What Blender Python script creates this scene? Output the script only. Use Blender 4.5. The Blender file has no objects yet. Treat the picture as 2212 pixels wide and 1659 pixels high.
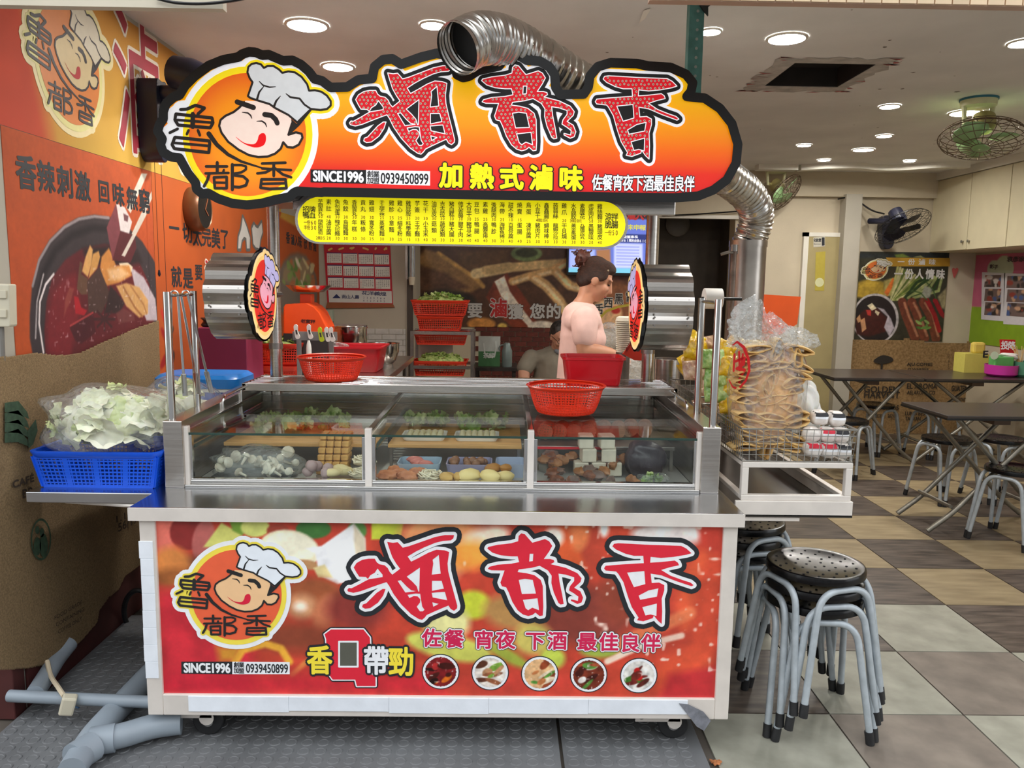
import bpy, bmesh, math, random
import numpy as np
from mathutils import Vector, Matrix
from mathutils.geometry import tessellate_polygon
random.seed(7)
SC = bpy.context.scene
COL = SC.collection
PI = math.pi

# ---------------------------------------------------------------- camera, world, exposure
CAMZ, FPX = 1.5, 1700.0
PITCH, YAW, ROLL = math.radians(7.4), math.radians(.62), math.radians(.8)
FW = Vector((math.sin(YAW)*math.cos(PITCH), math.cos(YAW)*math.cos(PITCH), -math.sin(PITCH)))
_r = Vector((math.cos(YAW), -math.sin(YAW), 0)); _u = _r.cross(FW)
RV = _r*math.cos(ROLL) + _u*math.sin(ROLL); UV = _u*math.cos(ROLL) - _r*math.sin(ROLL)
CAMP = Vector((0, 0, CAMZ))
cam = bpy.data.objects.new('camera', bpy.data.cameras.new('camera'))
cam.data.sensor_width = 36; cam.data.lens = FPX/2212*36; cam.data.clip_start = .05
cam.matrix_world = Matrix(((RV.x, UV.x, -FW.x, 0), (RV.y, UV.y, -FW.y, 0), (RV.z, UV.z, -FW.z, CAMZ), (0, 0, 0, 1)))
COL.objects.link(cam); SC.camera = cam
SC.view_settings.view_transform = 'Standard'; SC.view_settings.look = 'None'
SC.view_settings.exposure = 1.2; SC.view_settings.gamma = 1; SC.view_settings.use_curve_mapping = False
W = bpy.data.worlds.new('overcast_sky'); SC.world = W; W.use_nodes = True
W.node_tree.nodes['Background'].inputs[0].default_value = (.93, .97, 1, 1)
W.node_tree.nodes['Background'].inputs[1].default_value = 1.0
DOWNLIGHT = 120.0          # emission of the ceiling downlights
SIGN_E = .2              # emission of the lit sign faces

# ---------------------------------------------------------------- pixel of the photo -> point in the place
def ray(x, y): return RV*((x-1106)/FPX) - UV*((y-829.5)/FPX) + FW
def at(x, y, Y):
    d = ray(x, y); return CAMP + d*(Y/d.y)
def atz(x, y, z):
    d = ray(x, y); return CAMP + d*((z-CAMZ)/d.z)
def atx(x, y, X):
    d = ray(x, y); return CAMP + d*(X/d.x)
class Plane:
    "a flat surface: origin, right and up unit vectors; n points to the viewer's side"
    def __init__(s, o, r, u):
        s.o = Vector(o); s.r = Vector(r).normalized(); s.u = Vector(u).normalized(); s.n = s.r.cross(s.u)
    def p2(s, p):
        d = ray(*p); t = (s.o-CAMP).dot(s.n)/d.dot(s.n); q = CAMP+d*t-s.o
        return (q.dot(s.r), q.dot(s.u))
    def w(s, a, b, h=0): return s.o + s.r*a + s.u*b + s.n*h
def front(Y): return Plane((0, Y, 0), (1, 0, 0), (0, 0, 1))

# ---------------------------------------------------------------- materials
def lin(c):
    out = []
    for v in c[:3]:
        v = max(0, min(255, v))/255.
        out.append(v/12.92 if v <= .04045 else ((v+.055)/1.055)**2.4)
    return tuple(out)
MATS = {}
def M(name, rgb, rough=.5, metal=0., var=.1, scale=6., bump=0., bscale=None, emis=0., stretch=None, coat=0., sss=0., rgb2=None, detail=4., rand=0., spec=.5, trans=0.):
    if name in MATS: return MATS[name]
    m = bpy.data.materials.new(name); m.use_nodes = True; N = m.node_tree.nodes; K = m.node_tree.links
    b = N['Principled BSDF']
    tc = N.new('ShaderNodeTexCoord'); mp = N.new('ShaderNodeMapping'); nz = N.new('ShaderNodeTexNoise')
    K.new(tc.outputs['Object'], mp.inputs[0]); K.new(mp.outputs[0], nz.inputs['Vector'])
    if stretch: mp.inputs['Scale'].default_value = stretch
    nz.inputs['Scale'].default_value = scale; nz.inputs['Detail'].default_value = detail
    cr = N.new('ShaderNodeValToRGB')
    c = lin(rgb); c2 = lin(rgb2) if rgb2 else None
    cr.color_ramp.elements[0].position = .32; cr.color_ramp.elements[1].position = .68
    cr.color_ramp.elements[0].color = (*[v*(1-var) for v in c], 1)
    cr.color_ramp.elements[1].color = (*(c2 if c2 else [min(1, v*(1+var)) for v in c]), 1)
    K.new(nz.outputs[0], cr.inputs[0]); out = cr.outputs[0]
    if rand:
        oi = N.new('ShaderNodeObjectInfo'); hs = N.new('ShaderNodeHueSaturation'); mr = N.new('ShaderNodeMapRange')
        mr.inputs[3].default_value = 1-rand; mr.inputs[4].default_value = 1+rand
        K.new(oi.outputs['Random'], mr.inputs[0]); K.new(mr.outputs[0], hs.inputs['Value']); K.new(out, hs.inputs['Color']); out = hs.outputs[0]
    K.new(out, b.inputs['Base Color'])
    b.inputs['Roughness'].default_value = rough; b.inputs['Metallic'].default_value = metal
    b.inputs['Specular IOR Level'].default_value = spec
    if coat: b.inputs['Coat Weight'].default_value = coat; b.inputs['Coat Roughness'].default_value = .1
    if sss: b.inputs['Subsurface Weight'].default_value = sss; b.inputs['Subsurface Radius'].default_value = (.02, .008, .004)
    if trans: b.inputs['Transmission Weight'].default_value = trans
    if emis: K.new(out, b.inputs['Emission Color']); b.inputs['Emission Strength'].default_value = emis
    if bump:
        nb = nz
        if bscale:
            nb = N.new('ShaderNodeTexNoise'); nb.inputs['Scale'].default_value = bscale; nb.inputs['Detail'].default_value = 3
            K.new(mp.outputs[0], nb.inputs['Vector'])
        bp = N.new('ShaderNodeBump'); bp.inputs['Strength'].default_value = bump; bp.inputs['Distance'].default_value = .01
        K.new(nb.outputs[0], bp.inputs['Height']); K.new(bp.outputs[0], b.inputs['Normal'])
    MATS[name] = m; return m
def pr(rgb, e=0.):          # printed ink, flat colour
    k = 'ink_%d_%d_%d_%d' % (*rgb, int(e*100))
    return M(k, rgb, .6, var=.03, scale=30, emis=e)
def vcol(name, rough=.5, emis=0.):
    if name in MATS: return MATS[name]
    m = bpy.data.materials.new(name); m.use_nodes = True; N = m.node_tree.nodes; K = m.node_tree.links
    b = N['Principled BSDF']; a = N.new('ShaderNodeAttribute'); a.attribute_name = 'Col'
    K.new(a.outputs['Color'], b.inputs['Base Color']); b.inputs['Roughness'].default_value = rough
    if emis: K.new(a.outputs['Color'], b.inputs['Emission Color']); b.inputs['Emission Strength'].default_value = emis
    MATS[name] = m; return m
def glass(name, tint=(250, 253, 251), rough=.02, ior=1.45, haze=0., bump=0., bscale=20.):
    "thin sheet: see-through with a fresnel reflection and, for film, a little milky haze"
    if name in MATS: return MATS[name]
    m = bpy.data.materials.new(name); m.use_nodes = True; N = m.node_tree.nodes; K = m.node_tree.links
    N.remove(N['Principled BSDF']); o = N['Material Output']
    t = N.new('ShaderNodeBsdfTransparent'); t.inputs[0].default_value = (*lin(tint), 1)
    g = N.new('ShaderNodeBsdfGlossy'); g.inputs['Roughness'].default_value = rough
    f = N.new('ShaderNodeLayerWeight'); f.inputs['Blend'].default_value = .5
    pw = N.new('ShaderNodeMath'); pw.operation = 'POWER'; pw.inputs[1].default_value = 5; K.new(f.outputs['Facing'], pw.inputs[0])
    ma = N.new('ShaderNodeMath'); ma.operation = 'MULTIPLY_ADD'; r0 = ((ior-1)/(ior+1))**2; ma.inputs[1].default_value = (1-r0)*.8; ma.inputs[2].default_value = r0; K.new(pw.outputs[0], ma.inputs[0])
    mx = N.new('ShaderNodeMixShader'); K.new(ma.outputs[0], mx.inputs[0])
    base = t.outputs[0]
    if haze:
        d = N.new('ShaderNodeBsdfDiffuse'); d.inputs[0].default_value = (.85, .87, .86, 1)
        nz = N.new('ShaderNodeTexNoise'); nz.inputs['Scale'].default_value = bscale; tc = N.new('ShaderNodeTexCoord'); K.new(tc.outputs['Object'], nz.inputs['Vector'])
        ml = N.new('ShaderNodeMath'); ml.operation = 'MULTIPLY'; ml.inputs[1].default_value = haze*2; K.new(nz.outputs[0], ml.inputs[0])
        m2 = N.new('ShaderNodeMixShader'); K.new(ml.outputs[0], m2.inputs[0]); K.new(base, m2.inputs[1]); K.new(d.outputs[0], m2.inputs[2]); base = m2.outputs[0]
        if bump:
            bp = N.new('ShaderNodeBump'); bp.inputs['Strength'].default_value = bump; bp.inputs['Distance'].default_value = .02
            K.new(nz.outputs[0], bp.inputs['Height'])
            for q in (g, f, d): K.new(bp.outputs[0], q.inputs['Normal'])
    K.new(base, mx.inputs[1]); K.new(g.outputs[0], mx.inputs[2]); K.new(mx.outputs[0], o.inputs[0])
    MATS[name] = m; return m
STEEL = M('brushed_steel', (196, 190, 184), .27, 1., var=.1, scale=5, bump=.03, stretch=(1, 1, 30), detail=6)
STEELD = M('worn_steel', (150, 145, 140), .38, 1., var=.22, scale=9, bump=.05)
COUNTER = M('counter_steel', (196, 197, 200), .2, 1., var=.08, scale=4)
CHROME = M('polished_steel', (205, 203, 200), .14, 1., var=.05)
FRAMEP = M('painted_steel_frame', (226, 218, 210), .35, .15, var=.06, scale=12)
TAPE = M('white_tape', (233, 238, 246), .45, var=.05, scale=14, bump=.12, bscale=25)
BLACK = M('black_plastic', (14, 14, 16), .35, var=.2)
RUBBER = M('black_rubber', (30, 30, 32), .6, var=.25, scale=30)
PANE = glass('clear_glass')
FILM = glass('plastic_film', (252, 253, 252), .1, 1.5, haze=.13, bump=.9, bscale=34)
MILKY = glass('milky_plastic_film', (250, 250, 249), .12, 1.5, haze=.26, bump=.9, bscale=60)
GREYPAINT = M('grey_enamel', (170, 178, 184), .35, .1, var=.12, scale=25)
REDP = M('red_plastic', (236, 62, 34), .32, var=.06, sss=.08)
REDT = M('crimson_plastic', (216, 26, 40), .3, var=.06)
REDD = M('orange_red_basket', (205, 52, 26), .4, var=.1)

# ---------------------------------------------------------------- meshes
ORG = {}
class MB:
    def __init__(s): s.v = []; s.f = []
    def add(s, vs, fs):
        o = len(s.v); s.v += [tuple(p) for p in vs]; s.f += [tuple(i+o for i in f) for f in fs]; return s
    def box(s, x0, x1, y0, y1, z0, z1):
        v = [(x, y, z) for z in (z0, z1) for y in (y0, y1) for x in (x0, x1)]
        return s.add(v, [(0, 2, 3, 1), (4, 5, 7, 6), (0, 1, 5, 4), (2, 6, 7, 3), (0, 4, 6, 2), (1, 3, 7, 5)])
    def obox(s, c, ax, ay, az):
        c, ax, ay, az = map(Vector, (c, ax, ay, az))
        v = [c+ax*i+ay*j+az*k for k in (-1, 1) for j in (-1, 1) for i in (-1, 1)]
        return s.add(v, [(0, 2, 3, 1), (4, 5, 7, 6), (0, 1, 5, 4), (2, 6, 7, 3), (0, 4, 6, 2), (1, 3, 7, 5)])
    def tube(s, path, r, n=8, closed=False, caps=True, ry=None):
        P = [Vector(p) for p in path]; m = len(P)
        rs = r if hasattr(r, '__len__') else [r]*m
        rings = []; prev = None
        for i in range(m):
            if closed: t = P[(i+1) % m]-P[i-1]
            else: t = P[min(i+1, m-1)]-P[max(i-1, 0)]
            if t.length < 1e-9: t = Vector((0, 0, 1))
            t.normalize()
            if prev is None:
                a = Vector((0, 0, 1)) if abs(t.z) < .9 else Vector((1, 0, 0)); u = t.cross(a).normalized()
            else:
                u = prev-t*prev.dot(t)
                u = u.normalized() if u.length > 1e-6 else t.orthogonal().normalized()
            prev = u; v = t.cross(u)
            rings.append([P[i]+u*math.cos(2*PI*k/n)*rs[i]+v*math.sin(2*PI*k/n)*(rs[i] if ry is None else ry) for k in range(n)])
        vs = [p for q in rings for p in q]; fs = []
        for i in range(m if closed else m-1):
            j = (i+1) % m
            for k in range(n): fs.append((i*n+k, i*n+(k+1) % n, j*n+(k+1) % n, j*n+k))
        if caps and not closed: fs += [tuple(range(n-1, -1, -1)), tuple((m-1)*n+k for k in range(n))]
        return s.add(vs, fs)
    def lathe(s, prof, c=(0, 0, 0), axis=(0, 0, 1), n=24, sx=1., sy=1., caps=True):
        c = Vector(c); az = Vector(axis).normalized()
        ax = az.orthogonal().normalized() if abs(az.z) < .99 else Vector((1, 0, 0)); ay = az.cross(ax)
        vs = [c+ax*(r*math.cos(2*PI*k/n)*sx)+ay*(r*math.sin(2*PI*k/n)*sy)+az*h for r, h in prof for k in range(n)]
        fs = []
        for i in range(len(prof)-1):
            for k in range(n): fs.append((i*n+k, i*n+(k+1) % n, (i+1)*n+(k+1) % n, (i+1)*n+k))
        if caps:
            fs.append(tuple(range(n-1, -1, -1))); fs.append(tuple((len(prof)-1)*n+k for k in range(n)))
        return s.add(vs, fs)
    def ball(s, c, rx, ry=None, rz=None, n=12, m=8, rot=None, jit=0.):
        ry = rx if ry is None else ry; rz = rx if rz is None else rz; c = Vector(c)
        vs = []
        for i in range(m+1):
            th = PI*i/m
            for k in range(n):
                ph = 2*PI*k/n; q = 1+(random.random()-.5)*jit if 0 < i < m else 1
                p = Vector((rx*math.sin(th)*math.cos(ph)*q, ry*math.sin(th)*math.sin(ph)*q, rz*math.cos(th)*q))
                if rot: p = rot @ p
                vs.append(c+p)
        fs = []
        for i in range(m):
            for k in range(n): fs.append((i*n+k, (i+1)*n+k, (i+1)*n+(k+1) % n, i*n+(k+1) % n))
        return s.add(vs, fs)
    def prism(s, poly, P, h0, h1):
        "poly: 2D points on plane P, extruded along its normal"
        n = len(poly); vs = [P.w(a, b, h0) for a, b in poly]+[P.w(a, b, h1) for a, b in poly]
        tri = tessellate_polygon([[Vector((a, b, 0)) for a, b in poly]])
        fs = [tuple(i+n for i in t) for t in tri]+[tuple(reversed(t)) for t in tri]+[(i, (i+1) % n, n+(i+1) % n, n+i) for i in range(n)]
        return s.add(vs, fs)
    def flat(s, loops, P, h):
        pts = [p for l in loops for p in l]
        tri = tessellate_polygon([[Vector((a, b, 0)) for a, b in l] for l in loops])
        return s.add([P.w(a, b, h) for a, b in pts], [tuple(t) for t in tri])
    def stroke(s, pts, r, P, h, closed=False, n=10):
        "thick polyline with round joints lying on plane P (2D metres)"
        q = list(pts)+([pts[0]] if closed else []); e = 2e-6
        rs = r if hasattr(r, '__len__') else [r]*len(q)
        if closed and hasattr(r, '__len__'): rs = list(r)+[r[0]]
        for i in range(len(q)-1):
            (x0, y0), (x1, y1) = q[i], q[i+1]; l = math.hypot(x1-x0, y1-y0)
            if l < 1e-7: continue
            nx, ny = -(y1-y0)/l, (x1-x0)/l
            h += e
            s.add([P.w(x0+nx*rs[i], y0+ny*rs[i], h), P.w(x0-nx*rs[i], y0-ny*rs[i], h), P.w(x1-nx*rs[i+1], y1-ny*rs[i+1], h), P.w(x1+nx*rs[i+1], y1+ny*rs[i+1], h)], [(0, 1, 2, 3)])
        for (x, y), rr in zip(q, rs):
            h += e
            s.add([P.w(x+rr*math.cos(2*PI*k/n), y+rr*math.sin(2*PI*k/n), h) for k in range(n)], [tuple(range(n))])
        return s
    def build(s, name, mat, parent=None, smooth=False, bevel=0., kind=None, origin=None):
        me = bpy.data.meshes.new(name)
        if parent is not None: o = ORG[parent.name]
        elif origin is not None: o = Vector(origin)
        else:
            xs = [p[0] for p in s.v]; ys = [p[1] for p in s.v]; zs = [p[2] for p in s.v]
            o = Vector(((min(xs)+max(xs))/2, (min(ys)+max(ys))/2, min(zs)))
        me.from_pydata([(p[0]-o.x, p[1]-o.y, p[2]-o.z) for p in s.v], [], s.f); me.update()
        if mat: me.materials.append(mat)
        ob = bpy.data.objects.new(name, me); COL.objects.link(ob)
        if parent is not None: ob.parent = parent
        else: ob.location = o
        ORG[ob.name] = Vector(o)
        if smooth: me.shade_smooth(); me.set_sharp_from_angle(angle=math.radians(40))
        if bevel:
            b = ob.modifiers.new('bevel', 'BEVEL'); b.width = bevel; b.segments = 2; b.limit_method = 'ANGLE'
        if kind: ob['kind'] = kind
        return ob
def tag(o, label, cat, group=None, kind=None):
    o['label'] = label; o['category'] = cat
    if group: o['group'] = group
    if kind: o['kind'] = kind
    return o
def thing(name, label, cat, loc=(0, 0, 0), group=None):
    o = bpy.data.objects.new(name, None); COL.objects.link(o); o.location = loc; o.empty_display_size = .05
    ORG[o.name] = Vector(loc); return tag(o, label, cat, group)
def struct(o): o['kind'] = 'structure'; return o
def dup(root, loc, rz=0., label=None, group=None, scale=1.):
    def cp(o, par):
        c = o.copy(); COL.objects.link(c); c.parent = par
        for ch in list(KIDS.get(o.name, [])) or [k for k in bpy.data.objects if k.parent == o]: cp(ch, c)
        return c
    r = cp(root, None); r.location = loc; r.rotation_euler = (0, 0, rz); r.scale = (scale,)*3
    if label: r['label'] = label
    if group: r['group'] = group
    return r
KIDS = {}
def arc(c, r, a0, a1, n=10, ax=(1, 0, 0), ay=(0, 0, 1)):
    c, ax, ay = Vector(c), Vector(ax), Vector(ay)
    return [c+ax*(r*math.cos(a0+(a1-a0)*i/n))+ay*(r*math.sin(a0+(a1-a0)*i/n)) for i in range(n+1)]
def fillet(pts, r, n=5):
    "round the inner corners of a 3D polyline"
    P = [Vector(p) for p in pts]; out = [P[0]]
    for i in range(1, len(P)-1):
        a, b, c = P[i-1], P[i], P[i+1]; u = (a-b); v = (c-b); q = min(r, u.length*.45, v.length*.45)
        s, e = b+u.normalized()*q, b+v.normalized()*q
        for k in range(n+1):
            t = k/n; out.append(s*(1-t)**2+b*2*t*(1-t)+e*t*t)
    out.append(P[-1]); return out
def rrect(x0, x1, y0, y1, r, n=4):
    out = []
    for cx, cy, a in ((x1-r, y1-r, 0), (x0+r, y1-r, 1), (x0+r, y0+r, 2), (x1-r, y0+r, 3)):
        out += [(cx+r*math.cos((a+k/n)*PI/2), cy+r*math.sin((a+k/n)*PI/2)) for k in range(n+1)]
    return out
def smooth2(pts, k=3):
    "closed Catmull-Rom through 2D points"
    n = len(pts); out = []
    for i in range(n):
        p0, p1, p2, p3 = pts[i-1], pts[i], pts[(i+1) % n], pts[(i+2) % n]
        for j in range(k):
            t = j/k
            out.append(tuple(.5*(2*p1[d]+(p2[d]-p0[d])*t+(2*p0[d]-5*p1[d]+4*p2[d]-p3[d])*t*t+(3*p1[d]-p0[d]-3*p2[d]+p3[d])*t**3) for d in (0, 1)))
    return out
def spline(pts, k=6):
    P = [Vector(p) for p in pts]; Q = [P[0]*2-P[1]]+P+[P[-1]*2-P[-2]]; out = []
    for i in range(1, len(Q)-2):
        for j in range(k):
            t = j/k; p0, p1, p2, p3 = Q[i-1:i+3]
            out.append(.5*(2*p1+(p2-p0)*t+(2*p0-5*p1+4*p2-p3)*t*t+(3*p1-p0-3*p2+p3)*t**3))
    out.append(P[-1]); return out

# ---------------------------------------------------------------- lettering
GL = {}
def glyph(ch):
    if ch in GL: return GL[ch]
    c = bpy.data.curves.new('glyph', 'FONT'); c.body = ch; c.resolution_u = 3
    o = bpy.data.objects.new('glyph', c); COL.objects.link(o)
    dg = bpy.context.evaluated_depsgraph_get(); me = bpy.data.meshes.new_from_object(o.evaluated_get(dg))
    v = [(p.co.x, p.co.y) for p in me.vertices]; f = [tuple(p.vertices) for p in me.polygons]
    bpy.data.objects.remove(o); bpy.data.curves.remove(c); bpy.data.meshes.remove(me)
    cjk = ord(ch) > 0x2e80
    if v:
        xs = [p[0] for p in v]; ys = [p[1] for p in v]
        if cjk: cx, cy, k = EM
        else: cx, cy, k = (min(xs)+max(xs))/2, .35, 1/.74
        v = [((x-cx)*k, (y-cy)*k) for x, y in v]
    GL[ch] = (v, f); return GL[ch]
EM = (0, 0, 1)
_v, _f = glyph('國'); _x = [p[0] for p in _v]; _y = [p[1] for p in _v]
EM = ((min(_x)+max(_x))/2, (min(_y)+max(_y))/2, 1/max(max(_x)-min(_x), max(_y)-min(_y))); GL.clear()
def put(mb, ch, P, a, b, w, h, depth, bold=0., k=8, skew=0.):
    "one character centred at (a, b) on plane P, box w x h metres; bold in fractions of the box"
    v, f = glyph(ch)
    if not v: return
    offs = [(0, 0)] if bold <= 0 else [(bold*math.cos(2*PI*(i+.5)/k), bold*math.sin(2*PI*(i+.5)/k)) for i in range(k)]
    for i, (ox, oy) in enumerate(offs):
        mb.add([P.w(a+(x+ox+y*skew)*w, b+(y+oy)*h, depth+i*2e-5) for x, y in v], f)
def row(mb, s, P, p0, p1, hpx, depth, bold=.0, wf=.95, k=8, outline=None):
    "characters from pixel centre p0 to p1 on plane P; hpx is the glyph height in photo pixels at p0 (or a pair)"
    n = len(s); A, B = P.p2(p0), P.p2(p1)
    h0, h1 = hpx if hasattr(hpx, '__len__') else (hpx, hpx)
    H0 = abs(P.p2((p0[0], p0[1]-h0/2))[1]-P.p2((p0[0], p0[1]+h0/2))[1]); H1 = abs(P.p2((p1[0], p1[1]-h1/2))[1]-P.p2((p1[0], p1[1]+h1/2))[1])
    step = math.hypot(B[0]-A[0], B[1]-A[1])/max(1, n-1) if n > 1 else H0
    for i, ch in enumerate(s):
        t = i/max(1, n-1); h = H0+(H1-H0)*t
        w = step*wf if ord(ch) > 0x2e80 else min(h*.95, step*1.25)
        put(mb, ch, P, A[0]+(B[0]-A[0])*t, A[1]+(B[1]-A[1])*t, w if n > 1 else h*wf, h, depth, bold, k)
def latin(mb, s, P, p0, p1, hpx, depth, bold=.0, k=6, rot=0.):
    "a line of latin text stretched to run from pixel p0 (left middle) to p1 (right middle)"
    c = bpy.data.curves.new('line', 'FONT'); c.body = s; c.resolution_u = 3
    o = bpy.data.objects.new('line', c); COL.objects.link(o)
    dg = bpy.context.evaluated_depsgraph_get(); me = bpy.data.meshes.new_from_object(o.evaluated_get(dg))
    v = [(p.co.x, p.co.y) for p in me.vertices]; f = [tuple(p.vertices) for p in me.polygons]
    bpy.data.objects.remove(o); bpy.data.curves.remove(c); bpy.data.meshes.remove(me)
    if not v: return
    x0, x1 = min(p[0] for p in v), max(p[0] for p in v); y0, y1 = min(p[1] for p in v), max(p[1] for p in v)
    A, B = P.p2(p0), P.p2(p1); H = abs(P.p2((p0[0], p0[1]-hpx/2))[1]-P.p2((p0[0], p0[1]+hpx/2))[1])
    offs = [(0, 0)] if bold <= 0 else [(bold*H*math.cos(2*PI*i/k), bold*H*math.sin(2*PI*i/k)) for i in range(k)]
    for i, (ox, oy) in enumerate(offs):
        mb.add([P.w(A[0]+(B[0]-A[0])*(x-x0)/(x1-x0)+ox, A[1]+(B[1]-A[1])*(x-x0)/(x1-x0)+((y-y0)/(y1-y0)-.5)*H+oy, depth+i*2e-5) for x, y in v], f)

# ---------------------------------------------------------------- printed pictures: a fine grid with vertex colours
RNG = np.random.default_rng(3)
def vnoise(X, Y):
    xi = np.floor(X).astype(int); yi = np.floor(Y).astype(int); fx = X-xi; fy = Y-yi
    fx = fx*fx*(3-2*fx); fy = fy*fy*(3-2*fy)
    T = RNG.random((64, 64)); g = lambda i, j: T[i % 64, j % 64]
    return (g(xi, yi)*(1-fx)+g(xi+1, yi)*fx)*(1-fy)+(g(xi, yi+1)*(1-fx)+g(xi+1, yi+1)*fx)*fy
class Canvas:
    def __init__(s, P, a0, a1, b0, b1, na, rgb):
        s.P = P; s.ext = (a0, a1, b0, b1); s.na = na; s.nb = max(2, int(na*(b1-b0)/(a1-a0)))
        s.A, s.B = np.meshgrid(np.linspace(a0, a1, s.na), np.linspace(b0, b1, s.nb))
        s.c = np.zeros((s.nb, s.na, 3)); s.c[:] = rgb
    def pts(s, px): return [s.P.p2(p) for p in px]
    def _d(s, q, closed=True):
        d = np.full(s.A.shape, 1e9); n = len(q); ins = np.zeros(s.A.shape, bool)
        for i in range(n if closed else n-1):
            (x0, y0), (x1, y1) = q[i], q[(i+1) % n]; dx, dy = x1-x0, y1-y0; L = dx*dx+dy*dy+1e-12
            t = np.clip(((s.A-x0)*dx+(s.B-y0)*dy)/L, 0, 1); d = np.minimum(d, (s.A-x0-t*dx)**2+(s.B-y0-t*dy)**2)
            if closed and abs(dy) > 1e-12: ins ^= ((y0 > s.B) != (y1 > s.B)) & (s.A < dx*(s.B-y0)/dy+x0)
        return np.sqrt(d), ins
    def mixin(s, m, rgb): s.c += (np.array(rgb, float)-s.c)*m[..., None]; return s
    def m2(s, q, rgb, soft=.004, alpha=1.):
        d, ins = s._d(q); sd = np.where(ins, d, -d); return s.mixin(np.clip(sd/soft+.5, 0, 1)*alpha, rgb)
    def poly(s, px, rgb, soft=.004, alpha=1.): return s.m2(s.pts(px), rgb, soft, alpha)
    def ell(s, cx, cy, rx, ry, rgb, rot=0., soft=.004, alpha=1.):
        c, k = math.cos(math.radians(rot)), math.sin(math.radians(rot))
        return s.poly([(cx+rx*math.cos(t)*c-ry*math.sin(t)*k, cy+rx*math.cos(t)*k+ry*math.sin(t)*c) for t in np.linspace(0, 2*PI, 25)[:-1]], rgb, soft, alpha)
    def line(s, px, w, rgb, soft=.003, alpha=1.):
        d, _ = s._d(s.pts(px), False); return s.mixin(np.clip((w-d)/soft+.5, 0, 1)*alpha, rgb)
    def noise(s, sc, amp, st=1.):
        n = vnoise(s.A*sc+50, s.B*sc*st+50)*.6+vnoise(s.A*sc*2.3+9, s.B*sc*st*2.3+7)*.4
        s.c *= (1+(n-.5)*2*amp)[..., None]; return s
    def speck(s, sc, thr, rgb, alpha=.6, mask=None):
        n = vnoise(s.A*sc+20, s.B*sc+30); m = np.clip((n-thr)*8, 0, 1)*alpha
        if mask is not None:
            d, ins = s._d(s.pts(mask)); m = m*ins
        return s.mixin(m, rgb)
    def gradv(s, stops):
        b = (s.B-s.ext[2])/(s.ext[3]-s.ext[2])
        for k in range(3): s.c[..., k] = np.interp(b, [t for t, _ in stops], [c[k] for _, c in stops])
        return s
    def mesh(s, name, mat, parent, h=0., thick=0., cut=None):
        lc = np.clip(s.c, 0, 255)/255.; lc = np.where(lc <= .04045, lc/12.92, ((lc+.055)/1.055)**2.4)
        na, nb = s.na, s.nb; P = s.P; o = ORG[parent.name] if parent is not None else P.w((s.ext[0]+s.ext[1])/2, s.ext[2], h)
        X = (np.array(P.o)[None, None]+s.A[..., None]*np.array(P.r)+s.B[..., None]*np.array(P.u)+h*np.array(P.n)-np.array(o)).reshape(-1, 3)
        i = np.arange(na*nb).reshape(nb, na); F = np.stack([i[:-1, :-1], i[:-1, 1:], i[1:, 1:], i[1:, :-1]], -1).reshape(-1, 4)
        if cut is not None:
            d, ins = s._d(cut); ok = ins.reshape(-1)[F].all(1); F = F[ok]
        V = X.tolist(); F = F.tolist()
        cols = np.concatenate([lc.reshape(-1, 3), np.ones((na*nb, 1))], 1)
        if thick:
            a0, a1, b0, b1 = s.ext; k = len(V)
            for a, b, hh in [(a, b, q) for q in (h, h-thick) for a, b in ((a0, b0), (a1, b0), (a1, b1), (a0, b1))]: V.append(list(P.w(a, b, hh)-o))
            F += [[k, k+4, k+5, k+1], [k+1, k+5, k+6, k+2], [k+2, k+6, k+7, k+3], [k+3, k+7, k+4, k], [k+7, k+6, k+5, k+4]]
            e = lc[[0, 0, -1, -1], [0, -1, -1, 0]]; cols = np.concatenate([cols, np.concatenate([np.vstack([e, e]), np.ones((8, 1))], 1)])
        me = bpy.data.meshes.new(name); me.from_pydata(V, [], F); me.update()
        at_ = me.color_attributes.new('Col', 'FLOAT_COLOR', 'POINT'); at_.data.foreach_set('color', cols.astype(np.float32).ravel())
        me.materials.append(mat); ob = bpy.data.objects.new(name, me); COL.objects.link(ob)
        if parent is not None: ob.parent = parent
        else: ob.location = o
        ORG[ob.name] = Vector(o); return ob
def px2(P, pts, o=(0, 0), s=1.): return [P.p2((o[0]+x/s, o[1]+y/s)) for x, y in pts]
# ================================================================ the room
CEIL = 2.62
PLASTER = M('ceiling_plaster', (222, 219, 214), .85, var=.07, scale=2.2, bump=.08, bscale=18)
WALLC = M('cream_wall_paint', (196, 184, 160), .8, var=.06, scale=3, bump=.1, bscale=60)
WALLG = M('grey_cream_wall', (176, 170, 156), .8, var=.06, scale=3)
MAROON = M('maroon_wall_paint', (74, 30, 28), .7, var=.35, scale=5)
floor = struct(MB().box(-9, 12, -7.5, 9, -.06, -.006).build('floor', M('floor_mortar', (88, 80, 72), .9, var=.2)))
T_DARK = M('dark_tile', (62, 52, 46), .42, var=.3, scale=5, stretch=(1, 6, 1), rgb2=(104, 92, 82), detail=10, rand=.12, bump=.05)
T_LIGHT = M('beige_tile', (138, 121, 92), .42, var=.12, scale=4, stretch=(1, 5, 1), rgb2=(162, 145, 113), detail=8, rand=.06, bump=.03)
T_DOUT = M('brown_grey_tile', (112, 102, 93), .55, var=.14, scale=7, rgb2=(134, 123, 112), detail=9, rand=.05, bump=.05)
T_LOUT = M('pale_grey_tile', (140, 138, 124), .55, var=.1, scale=7, rgb2=(164, 162, 148), detail=9, rand=.04, bump=.05)
tile_me = {}
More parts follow.
